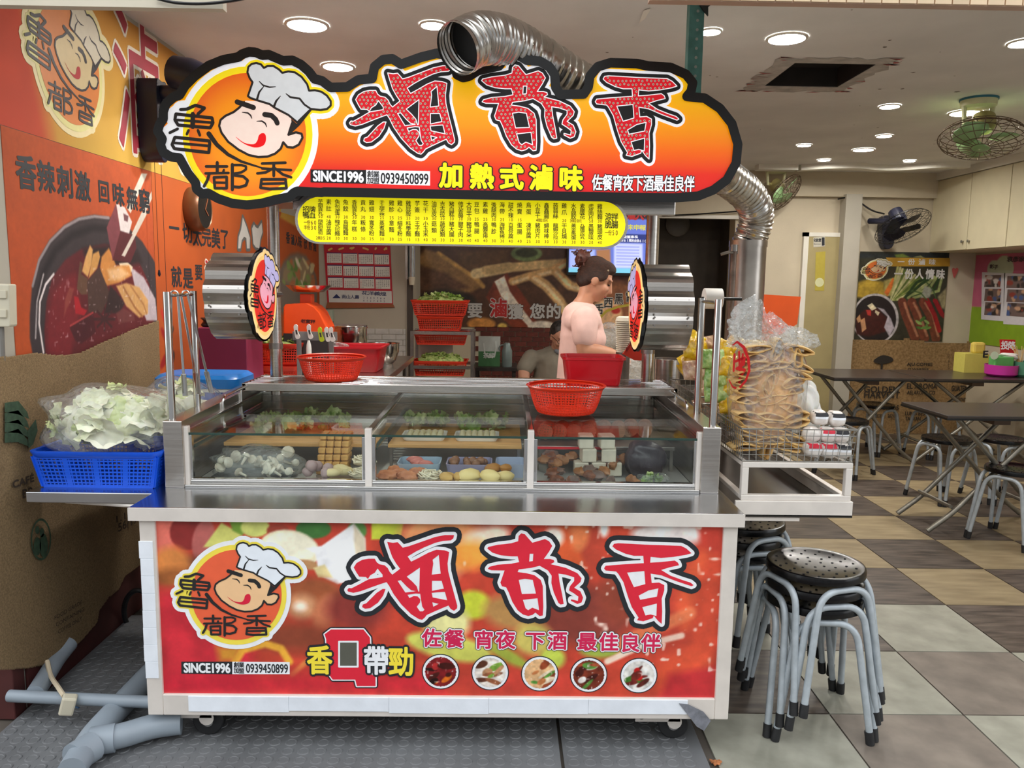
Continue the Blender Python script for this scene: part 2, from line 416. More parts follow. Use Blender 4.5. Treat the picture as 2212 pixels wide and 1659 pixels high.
for j in range(-5, 12):
    for i in range(-6, 8):
        x0 = 1.645+i*.478; y0 = 2.60+j*.485
        if x0 > 5 or (x0 < .3 and (y0 < 3.3 or y0 > 8)) or y0 < .5: continue
        dk = (i+j) % 2 == 0; mt = (T_DOUT if dk else T_LOUT) if j < 2 else (T_DARK if dk else T_LIGHT)
        if j == 0 and i == -2: mt = T_DARK
        if j == 1 and i in (1, 2, -1, -2) and dk: mt = T_DARK
        if mt.name not in tile_me:
            t = MB().box(.003, .475, .003, .482, -.006, 0).build('tile', mt, floor); tile_me[mt.name] = t.data; t.location = (x0, y0, 0)
            t.location -= Vector(ORG[floor.name])*0
            t.data.transform(Matrix.Translation(ORG[floor.name])); t.data.transform(Matrix.Identity(4)); t.location = Vector((x0, y0, 0))-ORG[floor.name]
        else:
            t = bpy.data.objects.new('tile', tile_me[mt.name]); COL.objects.link(t); t.parent = floor; t.location = Vector((x0, y0, 0))-ORG[floor.name]
# rubber coin mats
MATR = M('dark_rubber_mat', (108, 109, 111), .5, var=.2, scale=3, bump=.05, bscale=60)
def coin_mat(x0, x1, y0, y1, label):
    t = thing('coin_mat', label, 'floor mat', ((x0+x1)/2, (y0+y1)/2, 0), 'rubber mats under the cart')
    MB().box(x0, x1, y0, y1, .0005, .008).build('sheet', MATR, t, bevel=.002)
    m = MB(); p = .052; r = 0
    y = y0+.03
    while y < min(y1-.02, 3.3):
        x = x0+.03
        while x < x1-.02:
            m.lathe([(.021, 0), (.0195, .0025), (.015, .0028), (.0135, .0016)], (x, y, .008), n=12); x += p
        y += p*.92; r += 1
    m.build('raised_coins', MATR, t, kind='stuff')
coin_mat(-1.64, .195, 2.12, 3.35, 'dark grey rubber coin mat under the left of the cart')
coin_mat(.205, .66, 2.12, 2.62, 'smaller dark rubber coin mat by the right front wheel')
# ceiling with the cut-out hatch
hx0, hx1, hy0, hy1 = 1.455, 1.87, 4.15, 4.62
FLAT = Plane((0, 0, CEIL), (1, 0, 0), (0, -1, 0))       # seen from below
FLAT.n = Vector((0, 0, -1))
m = MB()
for x0, x1, y0, y1 in ((-2, hx0, 2.2, 9), (hx1, 6, 2.2, 9), (hx0, hx1, 2.2, hy0), (hx0, hx1, hy1, 9)): m.box(x0, x1, y0, y1, CEIL, CEIL+.08)
ceiling = struct(m.build('ceiling', PLASTER, origin=(0, 0, CEIL)))
MB().box(hx0-.02, hx1+.02, hy0-.02, hy1+.02, CEIL+.1, CEIL+.12).build('hatch_shade_plate', M('hatch_shade', (30, 25, 22), .9, var=.3), ceiling)  # dark plate stands in for the shade inside the hatch
m = MB()
for x0, x1, y0, y1 in ((hx0, hx0+.006, hy0, hy1), (hx1-.006, hx1, hy0, hy1), (hx0, hx1, hy0, hy0+.006), (hx0, hx1, hy1-.006, hy1)): m.box(x0, x1, y0, y1, CEIL+.0, CEIL+.11)
m.build('hatch_side', M('shaded_hatch_board', (34, 28, 24), .9, var=.3), ceiling)  # side colour darkened to imitate shade in the opening
random.seed(5)
def ragged(x0, x1, y0, y1, j, n=12):
    c = [(x0, y0), (x1, y0), (x1, y1), (x0, y1)]; out = []
    for i in range(4):
        a, b = c[i], c[(i+1) % 4]
        for k in range(n): t = k/n; out.append((a[0]+(b[0]-a[0])*t+random.uniform(-j, j), a[1]+(b[1]-a[1])*t+random.uniform(-j, j)))
    return out
PF = Plane((0, 0, CEIL), (1, 0, 0), (0, 1, 0)); PF.n = Vector((0, 0, -1))
MB().flat([ragged(1.36, 1.95, 4.05, 4.74, .03), [(hx0, hy0), (hx0, hy1), (hx1, hy1), (hx1, hy0)]], PF, .0015).build('filler_patch', M('grey_filler', (178, 172, 164), .9, var=.2, scale=14), ceiling)
m = MB()
for k in range(26):
    x, y = random.choice([(random.uniform(1.34, 1.97), random.choice([4.05, 4.74])), (random.choice([1.37, 1.945]), random.uniform(4.05, 4.74))])
    m.flat([[(x+random.uniform(-.05, .05), y+random.uniform(-.018, .018)) for _ in range(5)]], PF, .003)
m.build('paint_scar', M('old_red_paint', (176, 96, 92), .8, var=.2), ceiling)
m = MB()
for k in range(60):
    x, y = random.uniform(.4, 3.6), random.uniform(2.9, 6.5); q = random.uniform(.004, .014)
    if hx0-.1 < x < hx1+.1 and hy0-.15 < y < hy1+.15: continue
    m.flat([[(x+q*math.cos(a)*random.uniform(.5, 1.6), y+q*math.sin(a)) for a in (0, 1.2, 2.4, 3.8, 5)]], PF, .0012)
m.build('scuff', M('ceiling_scuff', (128, 118, 108), .9, var=.2), ceiling)
# peeling strip near the front edge and the wavy trim at the back
c0 = atz(1397, 20, CEIL)
MB().flat([[(c0.x-.012, c0.y), (c0.x+.014, c0.y-.02), (c0.x+.012, c0.y+.1), (c0.x-.004, c0.y+.17)]], PF, .004).build('peeling_paint', M('peeled_white', (226, 220, 210), .8), ceiling)
pts = [(2.75, 7.62), (2.95, 7.5), (3.2, 7.45), (3.45, 7.55), (3.65, 7.52), (3.9, 7.33), (4.15, 7.3)]
pts = [tuple(p)[:2] for p in spline([(x, y, 0) for x, y in pts], 8)]
m = MB()
poly = pts+[(x, y-.11) for x, y in reversed(pts)]
m.prism(poly, PF, 0, .05)
struct(m.build('trim_1', M('white_trim', (222, 218, 206), .6, var=.03)))
struct(MB().box(2.35, 2.72, 7.5, 7.62, CEIL-.05, CEIL).build('trim_2', MATS['white_trim']))
# walls
wl = struct(MB().box(-1.85, -1.65, 2.6, 8.4, 0, CEIL).build('wall_left', WALLG))
struct(MB().box(-1.652, -1.642, 2.6, 7.0, 0, .42).build('baseboard_left', MAROON))
wb = struct(MB().box(-1.7, 1.54, 8, 8.2, 0, CEIL).build('wall_back', WALLC))
struct(MB().box(1.54, 2.3, 8, 8.2, 2.17, CEIL).build('wall_back_header', WALLC))
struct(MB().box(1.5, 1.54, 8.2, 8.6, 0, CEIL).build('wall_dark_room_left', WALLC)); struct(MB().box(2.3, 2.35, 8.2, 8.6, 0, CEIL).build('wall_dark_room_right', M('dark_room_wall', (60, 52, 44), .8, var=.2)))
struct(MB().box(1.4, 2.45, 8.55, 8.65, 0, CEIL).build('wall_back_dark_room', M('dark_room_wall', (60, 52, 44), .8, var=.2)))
struct(MB().box(2.3, 5.0, 8, 8.2, 0, CEIL).build('wall_back_right', WALLC))
struct(MB().box(4.75, 4.95, 2.4, 8.2, 0, CEIL).build('wall_right', WALLC))
wp = struct(MB().box(-1.65, -.85, 7.08, 8, 0, CEIL).build('wall_partition', M('partition_paint', (186, 178, 160), .8, var=.05, scale=3)))
MB().box(-.87, -.82, 7.06, 7.1, .6, CEIL).build('corner_strip', M('brown_edge', (70, 60, 52), .6), wp)
for z, w in ((2.2, .0),):
    struct(MB().box(2.3, 4.9, 7.93, 8.02, 2.38, CEIL).build('trim_3', WALLC))
struct(MB().box(1.5, 2.36, 7.96, 8.02, 2.15, 2.185).build('trim_4', MATS['white_trim']))
# white foam bricks low on the partition, red-brown bricks on the back wall
FOAM = M('white_foam_brick', (214, 212, 206), .7, var=.06, scale=20, bump=.3, bscale=60)
mb = None
for j in range(9):
    for i in range(-1, 4):
        x0 = -1.28+i*.125+(j % 2)*.062; x1 = min(x0+.119, -.885); x0 = max(x0, -1.28)
        if x1-x0 < .02: continue
        z0 = .62+j*.05
        MB().box(x0, x1, 7.068, 7.08, z0, z0+.046).build('brick', FOAM, wp)
BRICK = M('brown_brick', (92, 40, 30), .75, var=.3, scale=12, bump=.3, bscale=50, rand=.25)
bk = None
for j in range(11):
    for i in range(9):
        x0 = -.3+i*.118+(j % 2)*.059; z0 = .5+j*.05
        if bk is None: b = MB().box(0, .112, 7.985, 8, 0, .045).build('brick', BRICK, wb); bk = b; ORGB = ORG[wb.name]; b.data.transform(Matrix.Translation(ORGB-Vector((0, 0, 0))))
        else: b = bpy.data.objects.new('brick', bk.data); COL.objects.link(b); b.parent = wb
        b.location = Vector((x0, 0, z0))-ORGB
# mosaic column end at the left edge of the picture
wc = struct(MB().box(-2.3, -1.655, 2.6, 2.9, 0, CEIL).build('wall_left_column', M('column_grout', (150, 140, 128), .9)))
TL = M('cream_mosaic', (196, 184, 168), .4, var=.1, scale=20, rand=.12)
tm = None
for j in range(52):
    for i in range(2):
        if tm is None:
            t = MB().box(0, .036, 2.594, 2.6, 0, .036).build('mosaic_tile', TL, wc); tm = t.data; tm.transform(Matrix.Translation(ORG[wc.name]))
        else: t = bpy.data.objects.new('mosaic_tile', tm); COL.objects.link(t); t.parent = wc
        t.location = Vector((-1.695-i*.04, 0, .5+j*.04))-ORG[wc.name]
# shop-front beam above
struct(MB().box(-2.6, -.745, 2.17, 2.2, 2.196, 2.9).build('trim_5', M('beam_paint', (214, 204, 184), .8, var=.06)))
tb = struct(MB().box(.37, 3.6, 2.17, 2.2, 2.236, 2.9).build('trim_6', M('beam_grout', (190, 160, 140), .8)))
TB = M('peach_mosaic', (224, 196, 162), .5, var=.1, rand=.1); tm = None
for i in range(66):
    for j in range(2):
        if tm is None:
            t = MB().box(0, .043, 2.164, 2.17, 0, .022).build('mosaic_tile', TB, tb); tm = t.data; tm.transform(Matrix.Translation(ORG[tb.name]))
        else: t = bpy.data.objects.new('mosaic_tile', tm); COL.objects.link(t); t.parent = tb
        t.location = Vector((.375+i*.0465, 0, 2.238+j*.025))-ORG[tb.name]
tag(MB().tube(spline([at(335, -4, 2.16), at(380, 6, 2.16), at(440, 8, 2.16), at(500, 2, 2.16), at(540, -6, 2.16)]), .004, 6).build('cable', BLACK, smooth=True), 'dark cable sagging along the cream beam at the top', 'cable')
# ---------------------------------------------------------------- ceiling downlights
def emit(name, rgb, s):
    if name in MATS: return MATS[name]
    m = bpy.data.materials.new(name); m.use_nodes = True; N = m.node_tree.nodes; b = N['Principled BSDF']
    b.inputs['Base Color'].default_value = (.8, .8, .8, 1); b.inputs['Emission Color'].default_value = (*lin(rgb), 1); b.inputs['Emission Strength'].default_value = s
    MATS[name] = m; return m
LAMP = emit('lamp_diffuser', (255, 250, 242), DOWNLIGHT)
RIM = M('lamp_rim', (214, 208, 198), .4, var=.03)
DL = [(663, 53, .082, 'large ceiling downlight nearest the left, above the round emblem'), (935, 53, .05, 'ceiling downlight just left of the open duct end'),
      (730, 143, .075, 'ceiling downlight low over the gap right of the emblem'), (1535, 67, .042, 'small ceiling downlight beside the teal slotted post'),
      (1700, 82, .078, 'large ceiling downlight in front of the square ceiling hole'), (1922, 229, .055, 'ceiling downlight just behind the square ceiling hole'),
      (2085, 243, .085, 'bright ceiling downlight behind the right ceiling fan mount'), (1865, 323, .075, 'wide ceiling downlight between the two ceiling fans'),
      (1910, 293, .05, 'small ceiling downlight left of the right fan cage'), (1737, 313, .05, 'small ceiling downlight above the far ceiling fan'),
      (1780, 345, .05, 'small ceiling downlight by the wavy ceiling trim, left one'), (1965, 347, .045, 'dim small ceiling downlight by the wavy trim, right one'),
      (2212, 92, .06, 'ceiling downlight cut by the right picture edge')]
for x, y, r, lab in DL:
    c = atz(x, y, CEIL-.002); t = thing('downlight', lab, 'ceiling light', c, 'recessed ceiling downlights')
    MB().lathe([(r*1.18, .0015), (r*1.2, -.004), (r*1.04, -.008), (r, -.003)], c, n=28, caps=False).build('rim', RIM, t, smooth=True)
    MB().lathe([(r, -.001), (r, -.004)], c, n=28).build('diffuser', LAMP, t)
# ---------------------------------------------------------------- the street behind the photographer (seen only as reflections and bounce)
ob = struct(MB().box(-14, 14, -9, -8, 0, 6.5).build('street_facade', M('street_plaster', (196, 193, 188), .8, var=.15, scale=.6)))
SW = M('street_window', (60, 66, 72), .2, var=.2)
for i in range(9):
    for z in (.2, 3.6): MB().box(-12.4+i*2.9, -10.6+i*2.9, -8.0, -7.97, z, z+(2.3 if z < 1 else 1.7)).build('street_window_pane', SW, ob)
struct(MB().box(-14, 14, -7.9, -1.2, -.02, -.004).build('street_asphalt', M('asphalt', (120, 120, 122), .9, var=.15, scale=3)))
# ================================================================ emblem and brush lettering, traced once and reused
def C(o, s, pts): return [(o[0]+x/s, o[1]+y/s) for x, y in pts]
class Warp:
    def __init__(s, P, F): s.P = P; s.F = F
    def w(s, a, b, h): return s.P.w(*s.F(a, b), h)
def aff3(src, dst):
    A = np.linalg.solve(np.array([[x, y, 1] for x, y in src], float), np.array(dst, float))
    return lambda x, y: tuple(np.array([x, y, 1]) @ A)
HAT = [(970, 470), (1020, 330), (990, 290), (965, 230), (975, 175), (1010, 145), (1060, 135), (1110, 150), (1140, 185), (1180, 165), (1240, 165), (1300, 200), (1335, 235), (1400, 220), (1470, 230), (1540, 275), (1600, 350), (1620, 415), (1680, 410), (1750, 425), (1810, 465), (1850, 520), (1850, 565), (1810, 600), (1740, 610), (1640, 600), (1495, 735), (1400, 660), (1260, 590), (1200, 550), (1080, 515), (1000, 490)]
FACE = [(945, 515), (1080, 520), (1200, 560), (1300, 625), (1400, 665), (1430, 700), (1440, 740), (1400, 860), (1480, 835), (1540, 850), (1550, 890), (1510, 960), (1450, 990), (1390, 985), (1345, 935), (1320, 1000), (1260, 1050), (1180, 1080), (1080, 1085), (980, 1065), (870, 1010), (760, 930), (690, 840), (665, 770), (680, 710), (730, 670), (820, 630), (880, 585), (930, 530)]
SIDEB = [(1430, 700), (1490, 750), (1630, 600), (1648, 612), (1520, 765), (1415, 858), (1435, 770)]
MOUTH = smooth2([(840, 878), (930, 940), (1030, 955), (1070, 920), (1085, 870), (1115, 845), (1150, 850), (1163, 895), (1150, 950), (1110, 980), (1040, 988), (960, 965), (890, 925)], 3)
ARM = ([(555, 850), (640, 960), (760, 1060), (900, 1130), (1120, 1195)], [26, 22, 18, 14, 8])
LU = [([(255, 605), (320, 602), (415, 562), (510, 590), (440, 650)], 17, 0), ([(205, 650), (590, 690), (600, 740), (570, 790), (230, 762), (195, 710)], 17, 1), ([(220, 710), (580, 737)], 14, 0), ([(385, 650), (385, 780)], 24, 0), ([(140, 840), (225, 800)], 15, 0), ([(322, 855), (340, 815)], 14, 0), ([(460, 865), (440, 815)], 15, 0), ([(195, 885), (560, 922), (565, 950), (555, 1040), (190, 1000), (165, 960)], 17, 1), ([(190, 942), (550, 972)], 14, 0)]
DU = [([(525, 1180), (750, 1180)], 14, 0), ([(645, 1140), (645, 1240)], 17, 0), ([(520, 1250), (765, 1245)], 14, 0), ([(715, 1215), (705, 1245)], 13, 0), ([(560, 1255), (540, 1320), (505, 1380)], 16, 0), ([(610, 1290), (745, 1285), (745, 1400), (620, 1400)], 15, 1), ([(615, 1342), (745, 1345)], 13, 0), ([(805, 1160), (805, 1415)], 17, 0), ([(800, 1165), (900, 1165), (950, 1180), (950, 1210), (900, 1240), (830, 1250)], 13, 0), ([(830, 1270), (920, 1280), (968, 1320), (950, 1370), (880, 1390), (820, 1385)], 15, 0)]
XI = [([(1120, 1150), (1370, 1142)], 14, 0), ([(1245, 1150), (1245, 1275)], 16, 0), ([(1120, 1200), (1430, 1217)], 13, 0), ([(1070, 1250), (1160, 1240), (1245, 1195)], 14, 0), ([(1260, 1200), (1340, 1260), (1430, 1290)], 14, 0), ([(1115, 1310), (1370, 1310), (1380, 1400), (1200, 1407), (1105, 1395)], 15, 1), ([(1110, 1355), (1370, 1350)], 13, 0)]
def disc(cx, cy, r, n=48): return [(cx+r*math.cos(2*PI*k/n), cy+r*math.sin(2*PI*k/n)) for k in range(n)]
def emblem(W_, parent, h, col, dh=.0007):
    "W_ maps emblem units to the surface; col: outer, ring, disc, hat, face, ink, mouth"
    allst = LU+DU+XI
    m = MB()                                            # white outer shape
    m.flat([disc(965, 857, 752)], W_, h); m.flat([HAT], W_, h); m.stroke(HAT, 92, W_, h, True)
    for i_, (p, r, c) in enumerate(allst): m.stroke(p, 92, W_, h+i_*1.3e-5, bool(c))
    m.flat([disc(350, 800, 240, 20)], W_, h)
    m.build('emblem_border', col[0], parent)
    m = MB(); m.flat([disc(965, 857, 690)], W_, h+dh); m.flat([HAT], W_, h+dh); m.stroke(HAT, 36, W_, h+dh, True)
    if len(col) > 7:
        for i_, (p, r, c) in enumerate(allst): m.stroke(p, 40, W_, h+dh+i_*1.3e-5, bool(c))
        m.flat([disc(345, 800, 150, 20)], W_, h+dh)
    m.build('emblem_ring', col[1], parent)
    MB().flat([disc(965, 857, 622)], W_, h+2*dh).build('emblem_disc', col[2], parent)
    MB().flat([FACE], W_, h+3*dh).build('cartoon_face', col[4], parent)
    MB().flat([HAT], W_, h+3.4*dh).build('cartoon_chef_hat', col[3], parent)
    m = MB(); q = h+4*dh
    m.stroke(HAT, 11, W_, q, True, 6); m.stroke(FACE[6:], 12, W_, q, False, 6); m.flat([SIDEB], W_, q)
    m.stroke([(855, 528), (1030, 585)], 26, W_, q); m.stroke([(1148, 655), (1220, 665), (1265, 705), (1282, 742)], 26, W_, q)
    m.stroke([(910, 633), (970, 640), (1000, 665), (1012, 695)], [4, 8, 8, 4], W_, q, n=6); m.stroke([(1065, 722), (1120, 722), (1155, 745), (1170, 780)], [4, 8, 8, 4], W_, q, n=6)
    m.stroke([(1090, 320), (1130, 360), (1200, 380), (1265, 375)], [4, 8, 8, 3], W_, q, n=6); m.stroke([(1140, 370), (1090, 430), (1068, 500)], [4, 10, 12], W_, q, n=6)
    m.stroke([(1315, 470), (1270, 520), (1245, 580)], [4, 11, 13], W_, q, n=6); m.stroke([(1375, 445), (1420, 480), (1520, 495), (1570, 555), (1640, 600)], [4, 10, 10, 10, 10], W_, q, n=6)
    m.stroke(ARM[0], ARM[1], W_, q)
    m.build('emblem_drawing', col[5], parent)
    m = MB()
    for i_, (p, r, c) in enumerate(allst): m.stroke(p, r, W_, q+i_*1.3e-5, bool(c), 6)
    m.build('emblem_characters', col[5], parent)
    MB().flat([MOUTH], W_, q).build('mouth', col[6], parent)
# the three brush characters: outline, holes (crop units)
K1 = dict(out=[[(760, 285), (850, 300), (920, 290), (960, 330), (1000, 375), (1100, 350), (1300, 280), (1500, 210), (1650, 180), (1790, 180), (1780, 230), (1740, 262), (1620, 270), (1500, 300), (1330, 370), (1200, 435), (1075, 510), (1130, 590), (1250, 530), (1400, 450), (1520, 405), (1640, 415), (1715, 440), (1690, 620), (1700, 740), (1740, 900), (1790, 1080), (1840, 1270), (1835, 1310), (1790, 1345), (1740, 1320), (1705, 1265), (1620, 1300), (1480, 1360), (1370, 1410), (1340, 1450), (1300, 1485), (1250, 1475), (1130, 1400), (980, 1250), (860, 1090), (790, 960), (750, 905), (640, 940), (500, 990), (350, 1045), (240, 1070), (160, 1050), (145, 1025), (170, 995), (210, 1000), (330, 940), (420, 890), (480, 860), (690, 828), (690, 790), (612, 695), (570, 760), (500, 800), (465, 855), (430, 825), (330, 820), (290, 760), (245, 680), (290, 610), (380, 560), (470, 545), (570, 545), (600, 600), (640, 630), (720, 645), (770, 690), (800, 750), (840, 790), (960, 700), (900, 620), (840, 520), (790, 380)],
               [(735, 1010), (690, 1010), (600, 1070), (440, 1230), (385, 1250), (375, 1290), (420, 1315), (500, 1305), (620, 1220), (700, 1110)]],
          holes=[[(1265, 680), (1060, 820), (1150, 900), (1215, 970), (1240, 1050), (1255, 1050)], [(920, 885), (970, 875), (1060, 970), (1130, 1030), (1205, 1045), (1040, 1065)], [(1075, 1100), (1200, 1080), (1270, 1085), (1275, 1130), (1300, 1280), (1335, 1330), (1310, 1355), (1265, 1355), (1215, 1285), (1265, 1220), (1270, 1170), (1230, 1125), (1170, 1120), (1100, 1150)], [(1555, 485), (1460, 560), (1470, 620), (1445, 790), (1585, 775)], [(1450, 885), (1600, 885), (1635, 1005), (1550, 1020), (1450, 1040)], [(1445, 1070), (1560, 1060), (1650, 1055), (1685, 1185), (1560, 1160), (1460, 1140)], [(1455, 1215), (1555, 1240), (1470, 1285)]], o=(730, 1130), s=7.135, u=1.)
K2 = dict(out=[[(425, 95), (400, 120), (395, 170), (330, 190), (200, 205), (110, 225), (100, 240), (150, 280), (230, 305), (330, 315), (390, 315), (405, 370), (330, 385), (200, 395), (120, 415), (105, 435), (140, 448), (265, 450), (235, 540), (225, 565), (240, 600), (280, 610), (305, 660), (340, 750), (390, 830), (440, 870), (490, 885), (530, 875), (560, 852), (600, 885), (630, 880), (635, 800), (632, 700), (630, 600), (610, 540), (550, 495), (470, 475), (390, 465), (400, 440), (520, 425), (600, 405), (680, 450), (715, 500), (712, 570), (735, 660), (780, 760), (800, 775), (830, 770), (815, 680), (790, 560), (780, 480), (850, 490), (930, 515), (930, 550), (890, 600), (880, 640), (930, 670), (970, 700), (965, 740), (900, 725), (900, 740), (960, 770), (1000, 755), (1015, 710), (990, 650), (930, 615), (990, 560), (1000, 525), (960, 475), (850, 425), (705, 390), (740, 370), (735, 350), (700, 340), (640, 340), (690, 270), (720, 215), (690, 170), (650, 150), (600, 165), (530, 185), (490, 140), (460, 105)]],
          holes=[[(505, 290), (540, 290), (535, 360), (500, 365)], [(400, 540), (460, 530), (535, 540), (565, 670), (430, 675)], [(440, 730), (580, 715), (595, 830), (530, 805), (490, 830), (465, 810)]], o=(1030, 1130), s=4.424, u=.62)
K3 = dict(out=[[(1350, 190), (1470, 195), (1640, 205), (1800, 210), (1950, 215), (2000, 240), (2050, 285), (2000, 300), (1880, 320), (1760, 330), (1660, 320), (1655, 375), (1750, 370), (1890, 355), (1920, 375), (1930, 400), (1840, 420), (1760, 445), (1850, 500), (1960, 540), (2040, 565), (2070, 590), (2050, 600), (1900, 550), (1760, 495), (1660, 480), (1670, 570), (1740, 565), (1790, 590), (1790, 640), (1765, 720), (1770, 840), (1765, 960), (1730, 930), (1690, 880), (1680, 905), (1590, 935), (1530, 925), (1545, 900), (1480, 800), (1440, 690), (1400, 560), (1350, 480), (1330, 460), (1230, 450), (1215, 430), (1230, 405), (1350, 395), (1500, 385), (1595, 380), (1590, 310), (1500, 310), (1420, 290), (1330, 250), (1295, 220), (1310, 195)]],
          holes=[[(1435, 470), (1600, 455), (1610, 580), (1500, 610)], [(1545, 690), (1640, 640), (1735, 620), (1720, 700), (1560, 730)], [(1580, 800), (1720, 765), (1715, 885), (1660, 870), (1610, 880)]], o=(1030, 1130), s=4.424, u=.62)
def brush(K, W_, parent, h, bands, ink, holecol=None, rim=0., rimcol=None, dots=None, dh=.0007):
    "bands: (width, material) from the outside in, each solid; then the red strokes with their holes"
    for i, (r, mt) in enumerate(bands):
        m = MB()
        for o in K['out']: m.flat([o], W_, h+i*dh); m.stroke(o, r*K['u'], W_, h+i*dh, True, 12)
        m.build('character_band', mt, parent)
    q = h+len(bands)*dh
    m = MB(); m.flat([K['out'][0]]+K['holes'], W_, q)
    for o in K['out'][1:]: m.flat([o], W_, q)
    m.build('brush_character', ink, parent)
    if rim:
        m = MB()
        for o in K['out']+K['holes']: m.stroke(o, rim*K['u'], W_, q+dh*.4, True, 6)
        m.build('character_rim', rimcol, parent)
    if dots:
        def inside(p, l):
            c = False
            for i in range(len(l)):
                (x0, y0), (x1, y1) = l[i-1], l[i]
                if (y0 > p[1]) != (y1 > p[1]) and p[0] < (x1-x0)*(p[1]-y0)/(y1-y0)+x0: c = not c
            return c
        def dist(p, l):
            d = 1e9
            for i in range(len(l)):
                (x0, y0), (x1, y1) = l[i-1], l[i]; L = (x1-x0)**2+(y1-y0)**2+1e-9; t = max(0, min(1, ((p[0]-x0)*(x1-x0)+(p[1]-y0)*(y1-y0))/L))
                d = min(d, math.hypot(p[0]-x0-t*(x1-x0), p[1]-y0-t*(y1-y0)))
            return d
        a = MB(); b = MB(); u = K['u']; st = 68*u
        xs = [p[0] for o in K['out'] for p in o]; ys = [p[1] for o in K['out'] for p in o]
        y = min(ys)+20*u; k = 0
        while y < max(ys):
            x = min(xs)+(st/2 if k % 2 else 0)
            while x < max(xs):
                p = (x+random.uniform(-8, 8)*u, y+random.uniform(-8, 8)*u)
                if any(inside(p, o) for o in K['out']) and not any(inside(p, o) for o in K['holes']) and min(dist(p, o) for o in K['out']+K['holes']) > 20*u:
                    a.stroke([p], 17*u, W_, q+dh, n=9); b.stroke([p], 9*u, W_, q+dh*1.4, n=7)
                x += st
            y += st*.8; k += 1
        a.build('led_bead', dots[0], parent, kind='stuff'); b.build('led_core', dots[1], parent, kind='stuff')

# ================================================================ the food cart
CX0, CX1 = -1.125, .735
cart = thing('food_cart', 'stainless steel snack cart with printed front panel and glass display case', 'food cart', (-.195, 2.9, 0))
m = MB(); m.box(-1.112, .728, 2.385, 3.5, .12, .762)
m.build('body', STEEL, cart)
fr = MB()
fr.box(-1.115, -1.066, 2.352, 2.386, .12, .762); fr.box(.687, .732, 2.352, 2.386, .12, .762); fr.box(-1.066, .687, 2.352, 2.386, .12, .19)
fr.build('front_frame', FRAMEP, cart, bevel=.003)
MB().box(-1.07, .69, 2.368, 2.386, .185, .762).build('panel_gasket', BLACK, cart)
m = MB()
for j in range(8):
    z0 = .245+j*.056; m.box(-1.117+random.uniform(-.002, .002), -1.075, 2.3495, 2.353, z0, z0+.0555)
m.build('corner_tape', TAPE, cart, bevel=.001)
m = MB()
for j in range(5): m.box(-.985+j*.317, -.985+j*.317+.3165, 2.3485, 2.353, .137+random.uniform(-.003, .003), .187)
m.build('edge_tape', TAPE, cart, bevel=.001)
m = MB(); Q = Plane((0, 2.35, 0), (1, 0, 0), (0, 0, 1))
m.flat([[(.57, .178), (.6, .175), (.65, .15), (.675, .12), (.655, .085), (.63, .1), (.6, .14)]], Q, .004)
m.build('torn_tape', M('grey_torn_tape', (120, 122, 130), .6, var=.3, scale=40), cart)
# counter
m = MB(); m.box(-1.14, .747, 2.34, 3.5, .76, .802); m.build('counter_top', COUNTER, cart, bevel=.003)
MB().box(-1.1405, .7475, 2.3375, 2.341, .7605, .8005).build('counter_lip', FRAMEP, cart)
m = MB(); m.box(-1.062, .665, 2.575, 2.64, .802, .812); m.box(-1.062, .665, 2.592, 2.64, .812, .824); m.build('case_sill', CHROME, cart, bevel=.002)
for x0, x1 in ((-1.126, -1.062), (.666, .728)):
    P2 = Plane((0, 0, 0), (0, 1, 0), (0, 0, 1)); P2.n = Vector((1, 0, 0))
    m = MB(); m.prism([(2.572, .802), (3.5, .802), (3.5, 1.05), (2.572, 1.028)], P2, x0, x1); m.build('side_wall', STEEL, cart, bevel=.003)
MB().box(-1.06, .664, 2.645, 3.42, .8022, .8032).build('added_case_floor', M('added_pale_floor', (196, 194, 190), .45, .4, var=.08), cart)  # pale sheet added to brighten the inside of the case
# back panel of the case
m = MB(); m.box(-1.062, .666, 3.44, 3.5, .802, 1.06)
for z in (.86, .93, 1.0, 1.045): m.box(-1.062, .666, 3.425, 3.44, z, z+.035)
m.build('case_back', STEEL, cart, bevel=.003)
zf, zb = .985, 1.0
XS = [(-1.05, -.463), (-.437, .081), (.107, .654)]
for i, (x0, x1) in enumerate(XS):
    MB().box(x0+.004, x1-.004, 2.600, 2.606, .822, zf-.006).build('front_pane', PANE, cart)
    m = MB(); m.obox(((x0+x1)/2, 3.0, (zf+zb)/2), ((x1-x0)/2-.002, 0, 0), (0, .41, (zb-zf)/2), (0, 0, .003)); m.build('top_pane', PANE, cart)
    m = MB(); m.box(x0-.002, x1+.002, 2.594, 2.615, .812, .829); m.box(x0-.004, x0+.010, 2.594, 2.612, .829, zf-.006); m.box(x1-.010, x1+.004, 2.594, 2.612, .829, zf-.006); m.build('pane_frame', CHROME, cart, bevel=.002)
    m = MB(); m.box(x0-.002, x0+.012, 2.62, 3.42, .93, .936); m.box(x0, x1, 2.592, 2.597, zf-.006, zf+.001); m.build('pane_edge', M('green_glass_edge', (40, 66, 58), .25, var=.1), cart)
for x in (-1.056, -.45, .094, .660):
    w = .011 if abs(x) < .6 else .007
    m = MB(); m.box(x-w, x+w, 2.585, 2.608, .81, 1.008); m.build('case_post', FRAMEP, cart, bevel=.002)
    m = MB(); m.obox((x, 3.01, 1.0), (w*.9, 0, 0), (0, .403, .007), (0, 0, .006)); m.build('case_rail', CHROME, cart, bevel=.002)
m = MB(); m.box(-1.05, .655, 3.41, 3.43, .99, 1.012); m.build('rear_rail', CHROME, cart, bevel=.002)
